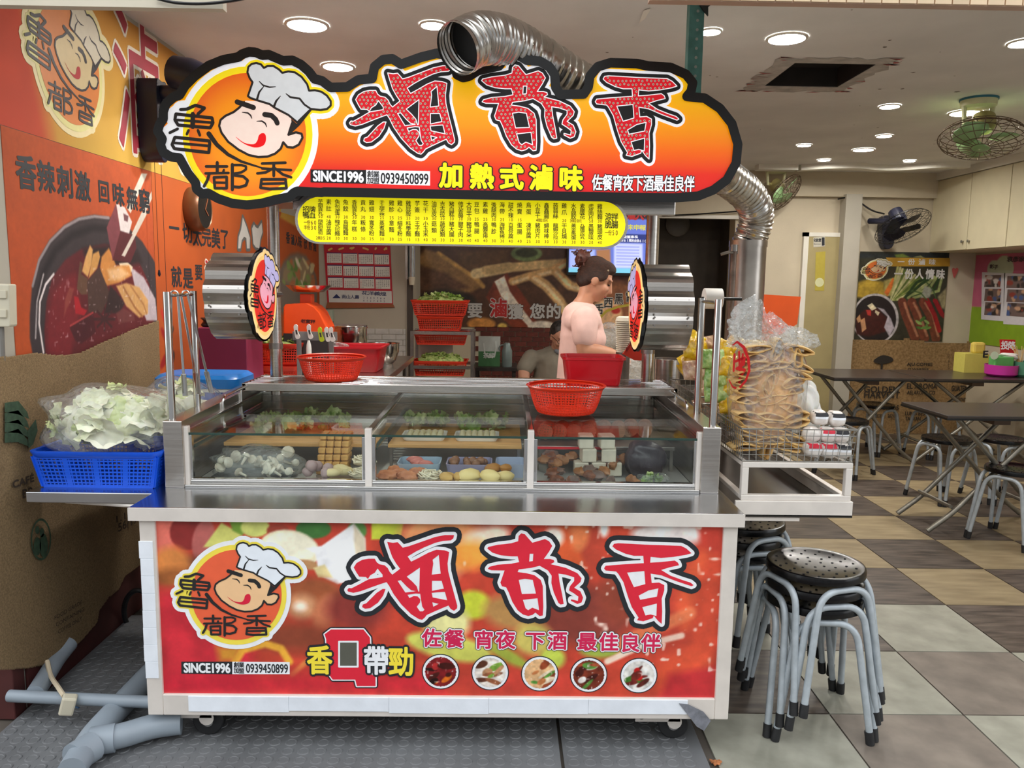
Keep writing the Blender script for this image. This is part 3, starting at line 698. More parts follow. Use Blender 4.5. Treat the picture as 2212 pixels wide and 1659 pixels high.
# slatted shelf over the back of the case
m = MB(); m.box(-1.06, .71, 3.17, 3.186, 1.046, 1.078); m.box(-1.06, -1.044, 3.17, 3.48, 1.048, 1.078); m.box(.694, .71, 3.17, 3.48, 1.048, 1.078); m.build('shelf_frame', STEEL, cart, bevel=.002)
for k in range(7): MB().box(-1.055, .705, 3.198+k*.042, 3.218+k*.042, 1.066, 1.078).build('shelf_slat', CHROME, cart, bevel=.002)
for sx, X in ((-1, -1.06), (1, .70)):
    for yy, zt in ((3.16, 1.063), (2.95, 1.053)):
        p = fillet([(X, yy, .99), (X, yy, zt), (X-sx*.02, 3.19, 1.068)], .03)
        MB().tube(p, .006, 8).build('shelf_leg', CHROME, cart, smooth=True)
# uprights that carry the sign
for X in (-.985, .625):
    MB().tube([(X, 3.4, 1.0), (X, 3.4, 1.86)], .026, 20).build('upright', STEEL, cart, smooth=True)
    MB().lathe([(.03, 0), (.03, .025)], (X, 3.4, 1.2), n=16).build('upright_collar', STEELD, cart, smooth=True)
m = MB(); m.box(-1.02, .66, 3.2, 3.5, 1.8, 1.83); m.box(-.75, .6, 2.83, 3.2, 1.8, 1.83); m.box(-.75, .6, 2.83, 2.85, 1.74, 1.81); m.build('canopy', STEEL, cart, bevel=.004)
# tong rails on the side walls
for X in (-1.105, .705):
    for yy in (2.6, 2.82): MB().tube([(X, yy, 1.02), (X, yy, 1.452)], .0125, 14).build('rail_post', CHROME, cart, smooth=True)
    MB().tube([(X, 2.6, 1.44), (X, 2.82, 1.44)], .006, 8).build('rail_bar', CHROME, cart, smooth=True)
# casters
for X in (-.955, .575):
    for yy in (2.44, 3.38):
        m = MB(); m.lathe([(.046, -.016), (.05, -.012), (.05, .012), (.046, .016)], (X, yy, .059), (0, 1, 0), 28); w_ = m.build('caster_wheel', RUBBER, cart, smooth=True)
        MB().lathe([(.018, -.02), (.018, .02)], (X, yy, .059), (0, 1, 0), 16).build('hub', CHROME, w_)
        m = MB(); m.box(X-.13, X+.02, yy-.03, yy-.024, .076, .112); m.lathe([(.024, -.003), (.024, .003)], (X+.0, yy-.027, .075), (0, 1, 0), 18); m.box(X-.05, X+.05, yy-.04, yy+.04, .108, .12); m.build('caster_bracket', FRAMEP, cart, bevel=.002)
        MB().lathe([(.009, -.004), (.009, .004)], (X-.11, yy-.028, .094), (0, 1, 0), 12).build('bracket_bolt', STEELD, cart)
# fold-out side shelves
m = MB(); m.box(-1.55, -1.128, 2.505, 3.3, .765, .801); m.build('left_tray', COUNTER, cart, bevel=.003)
MB().tube([(-1.45, 2.56, .755), (-1.14, 2.5, .757)], .007, 8).build('tray_brace', FRAMEP, cart, smooth=True); MB().tube([(-1.4, 3.0, .75), (-1.12, 2.9, .3)], .01, 8).build('tray_brace', FRAMEP, cart, smooth=True)
MB().box(.75, 1.175, 2.55, 3.75, .73, .738).build('right_tray_floor', M('dark_tray_steel', (84, 82, 80), .25, .9, var=.15), cart)
m = MB(); m.box(.78, 1.175, 2.55, 2.562, .733, .785); m.box(1.163, 1.175, 2.562, 3.75, .738, .785); m.build('right_tray', FRAMEP, cart, bevel=.002)
m = MB()
for yy in (2.57, 3.7):
    m.box(.80, 1.17, yy-.012, yy+.012, .785, .803); m.box(.80, 1.17, yy-.012, yy+.012, .897, .915); m.box(.80, .822, yy-.012, yy+.012, .803, .897); m.box(1.148, 1.17, yy-.012, yy+.012, .803, .897)
for X in (.80, 1.148): m.box(X, X+.022, 2.582, 3.69, .785, .8); m.box(X, X+.022, 2.582, 3.69, .9, .915)
m.build('right_tray_stand', FRAMEP, cart, bevel=.002)
MB().box(.745, 1.0, 2.555, 2.575, .715, .728).build('tray_rail', FRAMEP, cart)

# ---------------------------------------------------------------- the printed front panel
PP = front(2.362)
R_ = lambda pts: C((900, 1080), 2.866, pts)
L_ = lambda pts: C((300, 1080), 2.865, pts)
cv = Canvas(PP, -1.066, .687, .19, .758, 470, (188, 62, 44))
def lp(pts, rgb, soft=.006, al=1.): cv.poly(L_(pts), rgb, soft, al)
def rp(pts, rgb, soft=.006, al=1.): cv.poly(R_(pts), rgb, soft, al)
def le(x, y, rx, ry, rgb, rot=0, soft=.007, al=1.): cv.ell(300+x/2.865, 1080+y/2.865, rx/2.865, ry/2.865, rgb, rot, soft, al)
def re(x, y, rx, ry, rgb, rot=0, soft=.007, al=1.): cv.ell(900+x/2.866, 1080+y/2.866, rx/2.866, ry/2.866, rgb, rot, soft, al)
lp([(90, 110), (250, 110), (200, 420), (110, 480)], (226, 112, 96), .03)
le(300, 200, 110, 110, (128, 38, 36)); le(400, 250, 70, 130, (176, 92, 86), 10); le(330, 420, 90, 70, (96, 52, 40), 0, .03)
lp([(510, 140), (640, 215), (560, 300), (400, 290)], (206, 204, 108)); lp([(560, 130), (700, 130), (640, 220), (580, 190)], (112, 150, 52))
le(720, 170, 90, 60, (198, 202, 110)); le(1080, 180, 110, 60, (62, 112, 52)); le(860, 190, 70, 40, (150, 60, 44)); lp([(1440, 125), (1640, 125), (1620, 240), (1440, 245)], (194, 204, 62)); le(1350, 190, 60, 60, (84, 130, 62))
le(930, 310, 190, 125, (232, 222, 188), 8); le(940, 290, 160, 90, (242, 236, 210), 8); le(1040, 400, 80, 30, (178, 130, 86), 10)
lp([(1030, 300), (1130, 285), (1330, 145), (1400, 240), (1410, 480), (1230, 520), (1120, 470), (1090, 330)], (238, 238, 240), .006); lp([(1330, 150), (1400, 240), (1410, 480), (1360, 470), (1330, 280)], (206, 192, 166), .01); lp([(1080, 420), (1150, 400), (1200, 480), (1110, 480)], (226, 206, 146))
le(200, 400, 120, 110, (216, 130, 64), 0, .03); le(240, 480, 150, 60, (150, 84, 40), 0, .03)
lp([(110, 570), (480, 540), (720, 800), (700, 1200), (120, 1200)], (194, 40, 52), .05); le(330, 700, 200, 120, (176, 34, 46), 0, .05)
le(1080, 600, 190, 120, (150, 78, 46), 0, .03); le(1010, 660, 90, 80, (196, 138, 98), 0, .03); le(1000, 660, 40, 30, (240, 220, 200), 0, .02); le(1150, 700, 70, 120, (180, 104, 70), 20, .02); le(1350, 680, 190, 130, (134, 50, 44), 0, .05); le(1000, 850, 300, 90, (132, 60, 40), 0, .05)
cv.line(L_([(590, 1010), (640, 930), (780, 890), (880, 920), (930, 1000)]), .012, (222, 160, 52), .01); lp([(480, 910), (640, 900), (600, 1000), (500, 1000)], (196, 132, 44), .03)
cv.line(L_([(950, 1080), (1050, 990), (1200, 950)]), .008, (206, 120, 60), .01)
lp([(120, 1080), (1900, 1060), (1900, 1210), (120, 1210)], (200, 32, 52), .06, .75)
re(150, 260, 260, 190, (232, 150, 96), 0, .05); re(60, 420, 200, 120, (222, 158, 110), 0, .05); re(420, 250, 160, 80, (244, 214, 190), -20, .03); re(330, 340, 160, 90, (240, 150, 60), 0, .04); re(110, 480, 130, 60, (196, 92, 74), 0, .03)
re(940, 330, 130, 250, (206, 84, 44), 15, .03); re(1080, 260, 70, 160, (176, 62, 44), 0, .02); re(1010, 200, 60, 120, (222, 120, 70), 5, .02); re(850, 230, 60, 60, (244, 226, 212), 0, .02); re(1270, 260, 100, 180, (190, 66, 44), 0, .03); re(1560, 210, 230, 80, (236, 224, 220), 0, .03); re(1160, 170, 30, 60, (240, 220, 210), 0, .015)
rp([(1740, 150), (1890, 170), (1880, 420), (1780, 440)], (188, 56, 42), .02); re(1720, 560, 90, 260, (208, 80, 48), 15, .03); re(1800, 700, 90, 380, (196, 66, 42), 8, .03)
re(1050, 720, 280, 190, (126, 54, 44), 0, .05); re(1250, 600, 120, 160, (140, 60, 44), 0, .04)
re(350, 650, 110, 90, (196, 204, 56), 0, .02); re(60, 680, 100, 110, (204, 210, 70), 0, .02); re(190, 760, 140, 110, (226, 220, 150), 0, .03); re(200, 910, 270, 80, (200, 200, 90), 12, .02); re(600, 700, 190, 110, (176, 130, 74), 10, .04); re(720, 860, 120, 100, (196, 180, 90), 0, .03); re(560, 960, 170, 40, (160, 170, 62), 30, .02); re(840, 980, 80, 70, (186, 200, 76), 0, .02); re(1140, 930, 130, 50, (150, 168, 66), 0, .02)
cv.line(R_([(1250, 900), (1400, 820), (1560, 760), (1690, 700)]), .02, (216, 110, 70), .015); cv.line(R_([(1180, 1000), (1400, 900), (1640, 840)]), .01, (238, 200, 180), .008)
re(1650, 1050, 200, 120, (206, 74, 46), -25, .04); rp([(1500, 1240), (1560, 1080), (1850, 1030), (1850, 1240)], (180, 40, 44), .03); re(600, 1130, 500, 70, (200, 60, 50), 0, .05, .7)
cv.speck(60, .80, (250, 235, 220), .7, R_([(800, 120), (1890, 150), (1890, 1100), (1300, 1000), (800, 500)])); cv.speck(35, .86, (250, 240, 225), .6, R_([(0, 120), (800, 130), (700, 500), (0, 500)]))
cv.noise(16, .12); cv.noise(70, .05); cv.c = cv.c*1.06+8
fp = cv.mesh('front_panel', vcol('printed_panel', .32), cart, 0, .004)
# ---- decals on the panel
B_ = pr((34, 38, 44)); WH = pr((244, 246, 250)); RD = pr((226, 34, 58)); YE = pr((252, 230, 64)); YW = pr((255, 240, 20))
WL = Warp(PP, lambda x, y: PP.p2((360+x/6.381, 1150+y/6.381)))
emblem(WL, cart, .001, [WH, pr((250, 228, 80)), pr((240, 100, 62)), pr((238, 244, 252)), pr((246, 200, 150)), pr((32, 32, 34)), pr((220, 24, 60)), 1])
for K in (K1, K2, K3):
    brush(K, Warp(PP, lambda x, y, K=K: PP.p2((K['o'][0]+x/K['s'], K['o'][1]+y/K['s']))), cart, .001, [(122, B_), (48, WH)], RD)
m = MB(); m.flat([px2(PP, [(392, 1429), (502, 1429), (502, 1456), (392, 1455)])], PP, .001); m.build('date_strip', B_, cart)
m = MB(); m.flat([px2(PP, [(502, 1429), (626, 1430), (626, 1456), (502, 1456)])], PP, .001); m.build('phone_strip', WH, cart)
m = MB(); latin(m, 'SINCE1996', PP, (398, 1442), (497, 1443), 20, .0015, .05); m.build('lettering', WH, cart)
m = MB(); row(m, '創業', PP, (511, 1436), (522, 1436), 11, .0015, .03); row(m, '加盟', PP, (511, 1448), (522, 1449), 11, .0015, .03); latin(m, '0939450899', PP, (532, 1443), (622, 1444), 19, .0015, .02); m.build('lettering', B_, cart)
# big Q with the slogan
QO = L_([(1150, 830), (1190, 800), (1390, 800), (1430, 850), (1440, 1080), (1465, 1085), (1465, 1150), (1350, 1150), (1340, 1110), (1200, 1110), (1165, 1060), (1160, 860)])
QI = L_([(1240, 875), (1355, 875), (1355, 1030), (1240, 1030)])
q = [PP.p2(p) for p in QO]; qi = [PP.p2(p) for p in QI]
MB().flat([q], PP, .001).stroke(q, .008, PP, .001, True).build('lettering', B_, cart)
MB().flat([q], PP, .0014).stroke(q, .004, PP, .0014, True).build('lettering', WH, cart)
MB().flat([q, qi], PP, .0018).build('lettering', RD, cart); MB().flat([qi], PP, .0019).build('lettering', pr((92, 92, 82)), cart); MB().stroke(qi, .003, PP, .0021, True).build('lettering', WH, cart)
for ch, x, y, mt in (('香', 691, 1426, YE), ('帶', 813, 1427, WH), ('勁', 867, 1429, YE)):
    a, b = PP.p2((x, y)); m = MB(); put(m, ch, PP, a, b, .072, .088, .0024, .12, 12); m.build('lettering', B_, cart); m = MB(); put(m, ch, PP, a, b, .072, .088, .0030, .035, 8); m.build('lettering', mt, cart)
ss = [('佐', 933, 1378), ('餐', 981, 1380), ('宵', 1045, 1382), ('夜', 1092, 1382), ('下', 1156, 1384), ('酒', 1204, 1384), ('最', 1268, 1386), ('佳', 1315, 1387), ('良', 1361, 1389), ('伴', 1406, 1389)]
for bold, mt, hh in ((.13, B_, .001), (.095, WH, .0015), (.03, pr((214, 30, 84)), .002)):
    m = MB()
    for ch, x, y in ss: a, b = PP.p2((x, y)); put(m, ch, PP, a, b, .056, .056, hh, bold, 10)
    m.build('lettering', mt, cart)
pics = [[(130, 30, 34), (70, 24, 20), (220, 110, 30), (40, 16, 14), (190, 50, 50)], [(236, 226, 216), (150, 90, 60), (120, 160, 60), (190, 140, 100), (90, 50, 36)], [(226, 180, 130), (150, 70, 40), (90, 150, 60), (240, 220, 190), (196, 120, 70)], [(120, 50, 34), (70, 26, 22), (90, 140, 60), (170, 80, 50), (236, 226, 220)], [(226, 222, 216), (120, 40, 34), (70, 120, 44), (200, 30, 30), (90, 34, 28)]]
random.seed(21)
for (x, y), cs in zip(((952, 1450.6), (1058.8, 1452.6), (1166, 1455), (1271.6, 1457.5), (1379.8, 1459)), pics):
    a, b = PP.p2((x, y)); MB().flat([disc(a, b, .0595)], PP, .001).build('picture_rim', B_, cart); MB().flat([disc(a, b, .0565)], PP, .0014).build('picture_ring', WH, cart)
    c = Canvas(PP, a-.05, a+.05, b-.05, b+.05, 56, cs[0])
    for k in range(9): c.ell(x+random.uniform(-22, 22), y+random.uniform(-22, 24), random.uniform(6, 20), random.uniform(3, 8), cs[1+k % 4], random.uniform(-50, 20), .004)
    c.noise(60, .25); c.speck(140, .85, (250, 240, 230), .7)
    c.mesh('food_picture', vcol('printed_panel', .32), cart, .0018, cut=disc(a, b, .0502))

# ---------------------------------------------------------------- the big lit sign on top
SY = 2.72; PS = front(SY)
sign = thing('shop_sign', 'long lit orange signboard with brush characters and round chef emblem', 'sign', (-.2, SY+.05, 1.75))
z6 = lambda p: C((340, 110), 4.88, p); z2 = lambda p: C((700, 0), 2.962, p); z3 = lambda p: C((1400, 0), 2.724, p)
OUT = z6([(10, 850), (30, 780), (70, 720), (70, 640), (100, 560), (180, 490), (240, 470), (300, 370), (400, 270), (550, 160), (700, 100), (860, 70), (900, 40), (970, 15), (1040, 20), (1110, 50), (1180, 45), (1260, 80), (1330, 110), (1430, 105), (1520, 150), (1600, 220), (1660, 300), (1740, 320), (1830, 390)])
OUT += z2([(70, 562), (150, 560), (220, 515), (310, 505), (325, 430), (380, 385), (440, 380), (495, 415), (620, 370), (720, 345), (830, 360), (850, 480), (890, 500), (930, 490), (985, 455), (1120, 425), (1160, 370), (1230, 350), (1300, 390), (1380, 395), (1440, 430), (1475, 480), (1480, 560), (1510, 608), (1660, 605), (1690, 560), (1700, 490), (1750, 430), (1830, 405), (2000, 410)])
OUT += z3([(0, 392), (130, 400), (220, 440), (260, 490), (250, 540), (225, 570), (330, 580), (420, 640), (490, 730), (525, 850), (515, 960), (460, 1060), (380, 1120), (290, 1155), (150, 1165), (0, 1163)])
OUT += [(1000, 421), (700, 415)]
OUT += z6([(1740, 1495), (1480, 1480), (1440, 1500), (1400, 1540), (1330, 1555), (1250, 1570), (1100, 1610), (950, 1625), (800, 1610), (650, 1560), (540, 1500), (480, 1510), (420, 1460), (410, 1390), (330, 1290), (240, 1130), (150, 1120), (70, 1070), (40, 990), (60, 930)])
so = [PS.p2(p) for p in OUT]
MB().prism(so, PS, -.1, -.002).build('sign_box', BLACK, sign)
# face: vertical orange gradient
sm = bpy.data.materials.new('sign_gradient'); sm.use_nodes = True; N = sm.node_tree.nodes; Kk = sm.node_tree.links; b_ = N['Principled BSDF']
tc = N.new('ShaderNodeTexCoord'); sx = N.new('ShaderNodeSeparateXYZ'); mr = N.new('ShaderNodeMapRange'); cr = N.new('ShaderNodeValToRGB')
Kk.new(tc.outputs['Object'], sx.inputs[0]); Kk.new(sx.outputs[2], mr.inputs[0]); mr.inputs[1].default_value = .04; mr.inputs[2].default_value = .40; Kk.new(mr.outputs[0], cr.inputs[0])
el = cr.color_ramp.elements; el[0].position = .0; el[0].color = (*lin((222, 24, 32)), 1); el[1].position = 1; el[1].color = (*lin((250, 190, 10)), 1)
for p_, c_ in ((.22, (230, 44, 24)), (.42, (246, 104, 6)), (.62, (252, 150, 4)), (.85, (252, 178, 4))): e = el.new(p_); e.color = (*lin(c_), 1)
Kk.new(cr.outputs[0], b_.inputs['Base Color']); Kk.new(cr.outputs[0], b_.inputs['Emission Color']); b_.inputs['Emission Strength'].default_value = SIGN_E; b_.inputs['Roughness'].default_value = .3
MB().flat([so], PS, -.0015).build('sign_face', sm, sign)
e = SIGN_E; sB = pr((30, 30, 32)); sW = pr((246, 246, 250), e); sR = pr((224, 12, 34), e*.8); sY = pr((255, 232, 8), e)
MB().stroke(so, .0155, PS, .006, True, 12).build('sign_border', BLACK, sign)
fx = {1: ((751, 910.8), (755.7, 908.5), (1169.9, 1338.1), (157.6, 333.2)), 2: ((1052.6, 1256), (1040.3, 1240.4), (1151.5, 1330), (140.5, 325.9)), 3: ((1304.6, 1495.6), (1285.6, 1464.2), (1173, 1345.9), (164.2, 342.8))}
for i, K in ((1, K1), (2, K2), (3, K3)):
    (a0, a1), (c0, c1), (b0, b1), (d0, d1) = fx[i]
    def F(x, y, K=K, a0=a0, a1=a1, c0=c0, c1=c1, b0=b0, b1=b1, d0=d0, d1=d1):
        X = K['o'][0]+x/K['s']; Y = K['o'][1]+y/K['s']; return PS.p2((c0+(X-a0)/(a1-a0)*(c1-c0), d0+(Y-b0)/(b1-b0)*(d1-d0)))
    brush(K, Warp(PS, F), sign, .0005, [(105, sW), (62, sB)], sR, rim=7, rimcol=sW, dots=(pr((226, 214, 190), .1), pr((110, 104, 92))))
WS = Warp(PS, lambda x, y: PS.p2((474.2+(360+x/6.381-464.2)*1.2965, 135.6+(1150+y/6.381-1170.4)*1.3636)))
sm2 = bpy.data.materials.new('emblem_gradient'); sm2.use_nodes = True; N = sm2.node_tree.nodes; Kk = sm2.node_tree.links; b_ = N['Principled BSDF']
tc = N.new('ShaderNodeTexCoord'); vd = N.new('ShaderNodeVectorMath'); vd.operation = 'DISTANCE'; cr = N.new('ShaderNodeValToRGB'); mr = N.new('ShaderNodeMapRange')
gc = PS.w(*PS.p2((540, 300)), 0)-ORG[sign.name]; vd.inputs[1].default_value = gc; mr.inputs[2].default_value = .235
Kk.new(tc.outputs['Object'], vd.inputs[0]); Kk.new(vd.outputs['Value'], mr.inputs[0]); Kk.new(mr.outputs[0], cr.inputs[0]); el = cr.color_ramp.elements; el[0].color = (*lin((255, 176, 12)), 1); el[1].color = (*lin((226, 70, 22)), 1); e_ = el.new(.55); e_.color = (*lin((252, 146, 10)), 1)
Kk.new(cr.outputs[0], b_.inputs['Base Color']); Kk.new(cr.outputs[0], b_.inputs['Emission Color']); b_.inputs['Emission Strength'].default_value = SIGN_E
emblem(WS, sign, .0008, [sW, pr((255, 226, 20), e), sm2, pr((226, 228, 230), e*.8), pr((252, 226, 212), e), pr((46, 38, 34)), pr((238, 0, 12), e)])
MB().flat([px2(PS, [(671, 366), (791, 367), (791, 397), (671, 394)])], PS, .001).build('date_strip', sB, sign)
MB().flat([px2(PS, [(791, 367), (929, 370), (929, 401), (791, 397)])], PS, .001).build('phone_strip', sW, sign)
m = MB(); latin(m, 'SINCE1996', PS, (677, 380), (785, 383), 22, .0015, .05); m.build('lettering', sW, sign)
m = MB(); row(m, '創業', PS, (800, 376), (813, 377), 13, .0015, .03); row(m, '加盟', PS, (800, 390), (813, 391), 13, .0015, .03); latin(m, '0939450899', PS, (823, 385), (925, 387), 23, .0015, .02); m.build('lettering', sB, sign)
for bold, mt, hh in ((.11, sB, .001), (.05, sY, .0016)):
    m = MB()
    for ch, x, y in zip('加熱式滷味', (975, 1041, 1105, 1169, 1233), (380, 382, 384, 385, 387)): a, b = PS.p2((x, y)); put(m, ch, PS, a, b, .072, .074, hh, bold, 10)
    m.build('lettering', mt, sign)
for bold, mt, hh in ((.09, sB, .001), (.025, sW, .0016)):
    m = MB(); row(m, '佐餐宵夜下酒最佳良伴', PS, (1290, 395), (1489, 398), 32, hh, bold, .92); m.build('lettering', mt, sign)

# ---------------------------------------------------------------- the yellow price board under it
PMn = front(2.79)
menu = thing('price_board', 'yellow rounded price board lettered with dishes under the signboard', 'menu board', (-.15, 2.80, 1.55))
def stad(x0, x1, yt, yb, tl=.0165, n=14):
    r = (yb-yt)/2; out = []
    for k in range(n+1): a = -PI/2+PI*k/n; out.append((x1-r+r*math.cos(a), (yt+yb)/2+r*math.sin(a)))
    for k in range(n+1): a = PI/2+PI*k/n; out.append((x0+r+r*math.cos(a), (yt+yb)/2+r*math.sin(a)))
    return [PMn.p2((x, y+tl*(x-690))) for x, y in out]
MB().prism(stad(637, 1357, 421, 527), PMn, -.05, 0).build('board_case', STEEL, menu)
MB().flat([stad(643, 1351, 425, 523)], PMn, .001).build('board_face', M('lit_yellow_acrylic', (255, 240, 8), .35, var=.02, emis=.22), menu)
cols = [600+x/3.606 for x in (333, 398, 465, 530, 598, 665, 732, 812, 887, 952, 1018, 1087, 1152, 1218, 1283, 1355, 1425, 1490, 1550, 1617, 1683, 1748)]+[1050+x/3.318 for x in (177, 240, 305, 370, 433, 498, 560, 627, 690, 752, 815)]
items = '芋頭貢丸,30,飛魚卵蛋包,2個35|素肚,40,油豆腐,20|魚包蛋,30,韓式拉麵,30|魚餃,30,烏龍麵,30|香菇貢丸,30,年糕,30|貢丸,30,粄條,30|雞翅,30,寬冬粉,25|手工甜不辣,25,蒸煮麵,30|雞胗,25,意麵,30|雞心,25,細冬粉,25|雞屁股,25,科學麵,15|芋簽,20,王子麵,15|花干,30,小玉米,40|油豆皮,30,菇類,30|吉古拉,30,蔬菜類,30|豬血糕,30,豬大腸,30|德式香腸,30,腱子肉,30|大豆干,30,豬耳朵,40|豆包,25,鴨腸,40|素雞,25,高麗菜捲,40|後腿肉,30,鴨胗,30|海帶,25,海鮮魚捲,30|甜不辣,10,百頁豆腐,40|燒賣,15,蛋腸,40|鳥蛋,,凍豆腐,25|小豆干,,豬肉片,30|鑫鑫腸,,蟳味棒,30|蒟蒻絲,,龍蝦沙拉,30|雞爪,20,干貝燒,30|水晶餃,,黃金魚蛋,30|素腰花,,九層塔花枝丸,30|虎皮肉片,50,黑輪原味,20|雞絲麵,30,豬頭皮,40'.split('|')
mk = MB(); md = MB()
u = lambda px_: px_*.00165
def small(mb, ch, x, y, w, h, bold=.015):
    a, b = PMn.p2((x, y+.0165*(x-690))); put(mb, ch, PMn, a, b, u(w), u(h), .0018, bold, 4)
def num(mb, s, x, y, h):
    for i, ch in enumerate(s): small(mb, ch, x+(i-(len(s)-1)/2)*h*.78, y, h*.85, h, .02)
for x, it in zip(cols, items):
    a, p, b, q = it.split(',')
    for nm, yt in ((a, 431), (b, 474.5)):
        n = len(nm); st = {2: 14, 3: 11.2, 4: 8.6}.get(n, 33./n); hh = min(st*.95, 10.5)
        for i, ch in enumerate(nm): small(mk, ch, x, yt+hh/2+i*st, 10.2, hh)
    num(md, p, x, 468, 6.6); num(md, q, x, 514, 6.6)
num(md, '4個20元', 1170, 468, 6.6); num(md, '3個20元', 1243, 468, 6.6)
for ch, x, y in (('招', 661, 453), ('牌', 675, 453), ('鴨', 661, 466), ('血', 675, 466)): small(mk, ch, x, y, 12.5, 12.5, .025)
for ch, x, y in (('涼', 1314, 458.5), ('拌', 1328, 458.5), ('脆', 1314, 475), ('腸', 1328, 475)): small(mk, ch, x, y, 13, 15, .025)
for s_, x0, x1, y, n in (('一份60', 660, 681, 481, 9), ('半份30', 660, 681, 492, 9), ('一份50', 1310, 1332, 492.5, 11)):
    for i, ch in enumerate(s_): small(md, ch, x0+(x1-x0)*i/(len(s_)-1), y, 6.5, n, .02)
mk.build('lettering', pr((28, 26, 14)), menu); md.build('lettering', pr((120, 62, 10)), menu)

# ---------------------------------------------------------------- two steel drums with emblem discs
def drum(xf, xb, label, sx):
    yc, zc = (2.95, 1.432) if sx > 0 else (2.95, 1.412)
    t = thing('emblem_drum', label, 'lamp drum', ((xf+xb)/2, yc, zc-.17), 'steel drums with emblem discs')
    prof = []
    for k in range(72):
        a = 2*PI*k/72; r = .148+.012*(abs(math.cos(5*a+.6))**.6)+(.004 if (k//3) % 2 else 0); prof.append((r*math.cos(a), r*math.sin(a)))
    Pd = Plane((0, yc, zc), (0, 1, 0), (0, 0, 1))
    MB().prism(prof, Pd, xb, xf-sx*.004).build('drum_body', STEEL, t)
    for k in range(4):
        for X in (xb+sx*.02, xf-sx*.03): MB().lathe([(.004, -.003), (.003, .003)], (X, yc-.157, zc+.03-k*.03), (0, 1, 0), 8).build('rivet', STEELD, t)
    k = .00021
    Wd = Warp(Plane((xf, yc, zc), (0, 1, 0), (0, 0, 1)), lambda x, y: ((x-965)*k, (870-y)*k*1.02))
    Wd.P.n = Vector((sx, 0, 0))
    m = MB()
    for hh in (0, .012):
        m.flat([disc(965, 857, 790)], Wd, hh); m.flat([HAT], Wd, hh); m.stroke(HAT, 130, Wd, hh, True)
        for p, r, c in LU+DU+XI: m.stroke(p, 125, Wd, hh, bool(c))
    m.lathe([(.165, 0), (.165, .012)], (xf, yc, zc), (sx, 0, 0), 40)
    m.build('disc_backing', BLACK, t)
    emblem(Wd, t, .0125, [pr((252, 222, 160), .22), pr((250, 214, 130), .22), pr((234, 48, 36), .22), pr((206, 200, 250), .22), pr((248, 176, 196), .22), pr((30, 26, 28)), pr((220, 0, 40), .22)])
    MB().tube([(xb+sx*.1, yc, zc), (xb+sx*.1, 3.4, zc)], .012, 10).build('bracket', STEELD, t, smooth=True)
drum(-.905, -1.06, 'steel drum with red emblem disc on the left upright', 1)
drum(.502, .672, 'steel drum with red emblem disc on the right upright', -1)
# ================================================================ things on and in the cart
def sq(w, d, r, n=5): return rrect(-w/2, w/2, -d/2, d/2, r, n)
def loft(mb, rings, cap0=True, cap1=True, c=(0, 0, 0)):
    "rings: list of (list of 2D points, z); all rings with the same count"
    n = len(rings[0][0]); vs = []; fs = []
    for pts, z in rings: vs += [(c[0]+x, c[1]+y, c[2]+z) for x, y in pts]
    for i in range(len(rings)-1):
        for k in range(n): fs.append((i*n+k, i*n+(k+1) % n, (i+1)*n+(k+1) % n, (i+1)*n+k))
    if cap0: fs.append(tuple(range(n-1, -1, -1)))
    if cap1: fs.append(tuple((len(rings)-1)*n+k for k in range(n)))
    return mb.add(vs, fs)
def colander(c, label, r=.14, h=.1, mat=None):
    mat = mat or REDP
    t = thing('colander', label, 'colander', c, 'round red colanders'); cx, cy, cz = c
    MB().lathe([(r*.66, 0), (r*.7, .004), (r*.7, .007), (0.001, .007)], c, n=40, caps=False).build('base', mat, t, smooth=True)
    m = MB(); m.lathe([(r*.93, h-.012), (r*.97, h-.01), (r*1.0, h-.004), (r*1.03, h), (r*1.0, h+.003), (r*.95, h)], c, n=48, caps=False); m.build('rim', mat, t, smooth=True)
    rad = lambda z: r*(.68+.27*(z/h)**.6)
    m = MB(); n = 64
    for k in range(n):
        a = 2*PI*k/n; m.tube([(cx+rad(z)*math.cos(a), cy+rad(z)*math.sin(a), cz+z) for z in (.003, .015, .035, .055, .075, h-.008)], .0019, 4)
    for i in range(10):
        z = .006+i*(h-.016)/9; m.tube([(cx+rad(z)*math.cos(2*PI*k/40), cy+rad(z)*math.sin(2*PI*k/40), cz+z) for k in range(40)], .0017, 4, closed=True)
    m.lathe([(rad(0), 0), (rad(.012), .012)], c, n=40, caps=False)
    m.build('mesh_wall', mat, t, smooth=True)
c = atz(709, 813, 1.1); colander((c.x, 3.32, 1.078), 'round red colander on the slatted shelf, left one', .142, .098)
c = atz(1222, 870, 1.0); colander((at(1222, 870, 3.0).x, 3.0, 1.003), 'round red colander standing on the glass of the display case', .15, .106)
def tub(c, w, d, h, label, mat, name='tub', cat='tub', group=None):
    t = thing(name, label, cat, c, group); k = .86
    m = MB(); loft(m, [(sq(w*k*.96, d*k*.96, .02), 0), (sq(w*k, d*k, .025), .006), (sq(w*.97, d*.97, .03), h-.008), (sq(w*.93, d*.93, .028), h-.008), (sq(w*k*.94, d*k*.94, .022), .01)], c=c); m.build('body', mat, t, smooth=True)
    m = MB(); loft(m, [(sq(w*.96, d*.96, .03), h-.012), (sq(w*1.03, d*1.03, .035), h-.01), (sq(w*1.03, d*1.03, .035), h), (sq(w*.95, d*.95, .03), h+.001), (sq(w*.93, d*.93, .028), h-.008)], False, False, c); m.build('rim', mat, t, smooth=True)
    return t
c = atz(1278, 828, 1.078); tub((c.x, 3.3, 1.078), .255, .19, .118, 'deep crimson plastic tub on the slatted shelf behind the colander', REDT)
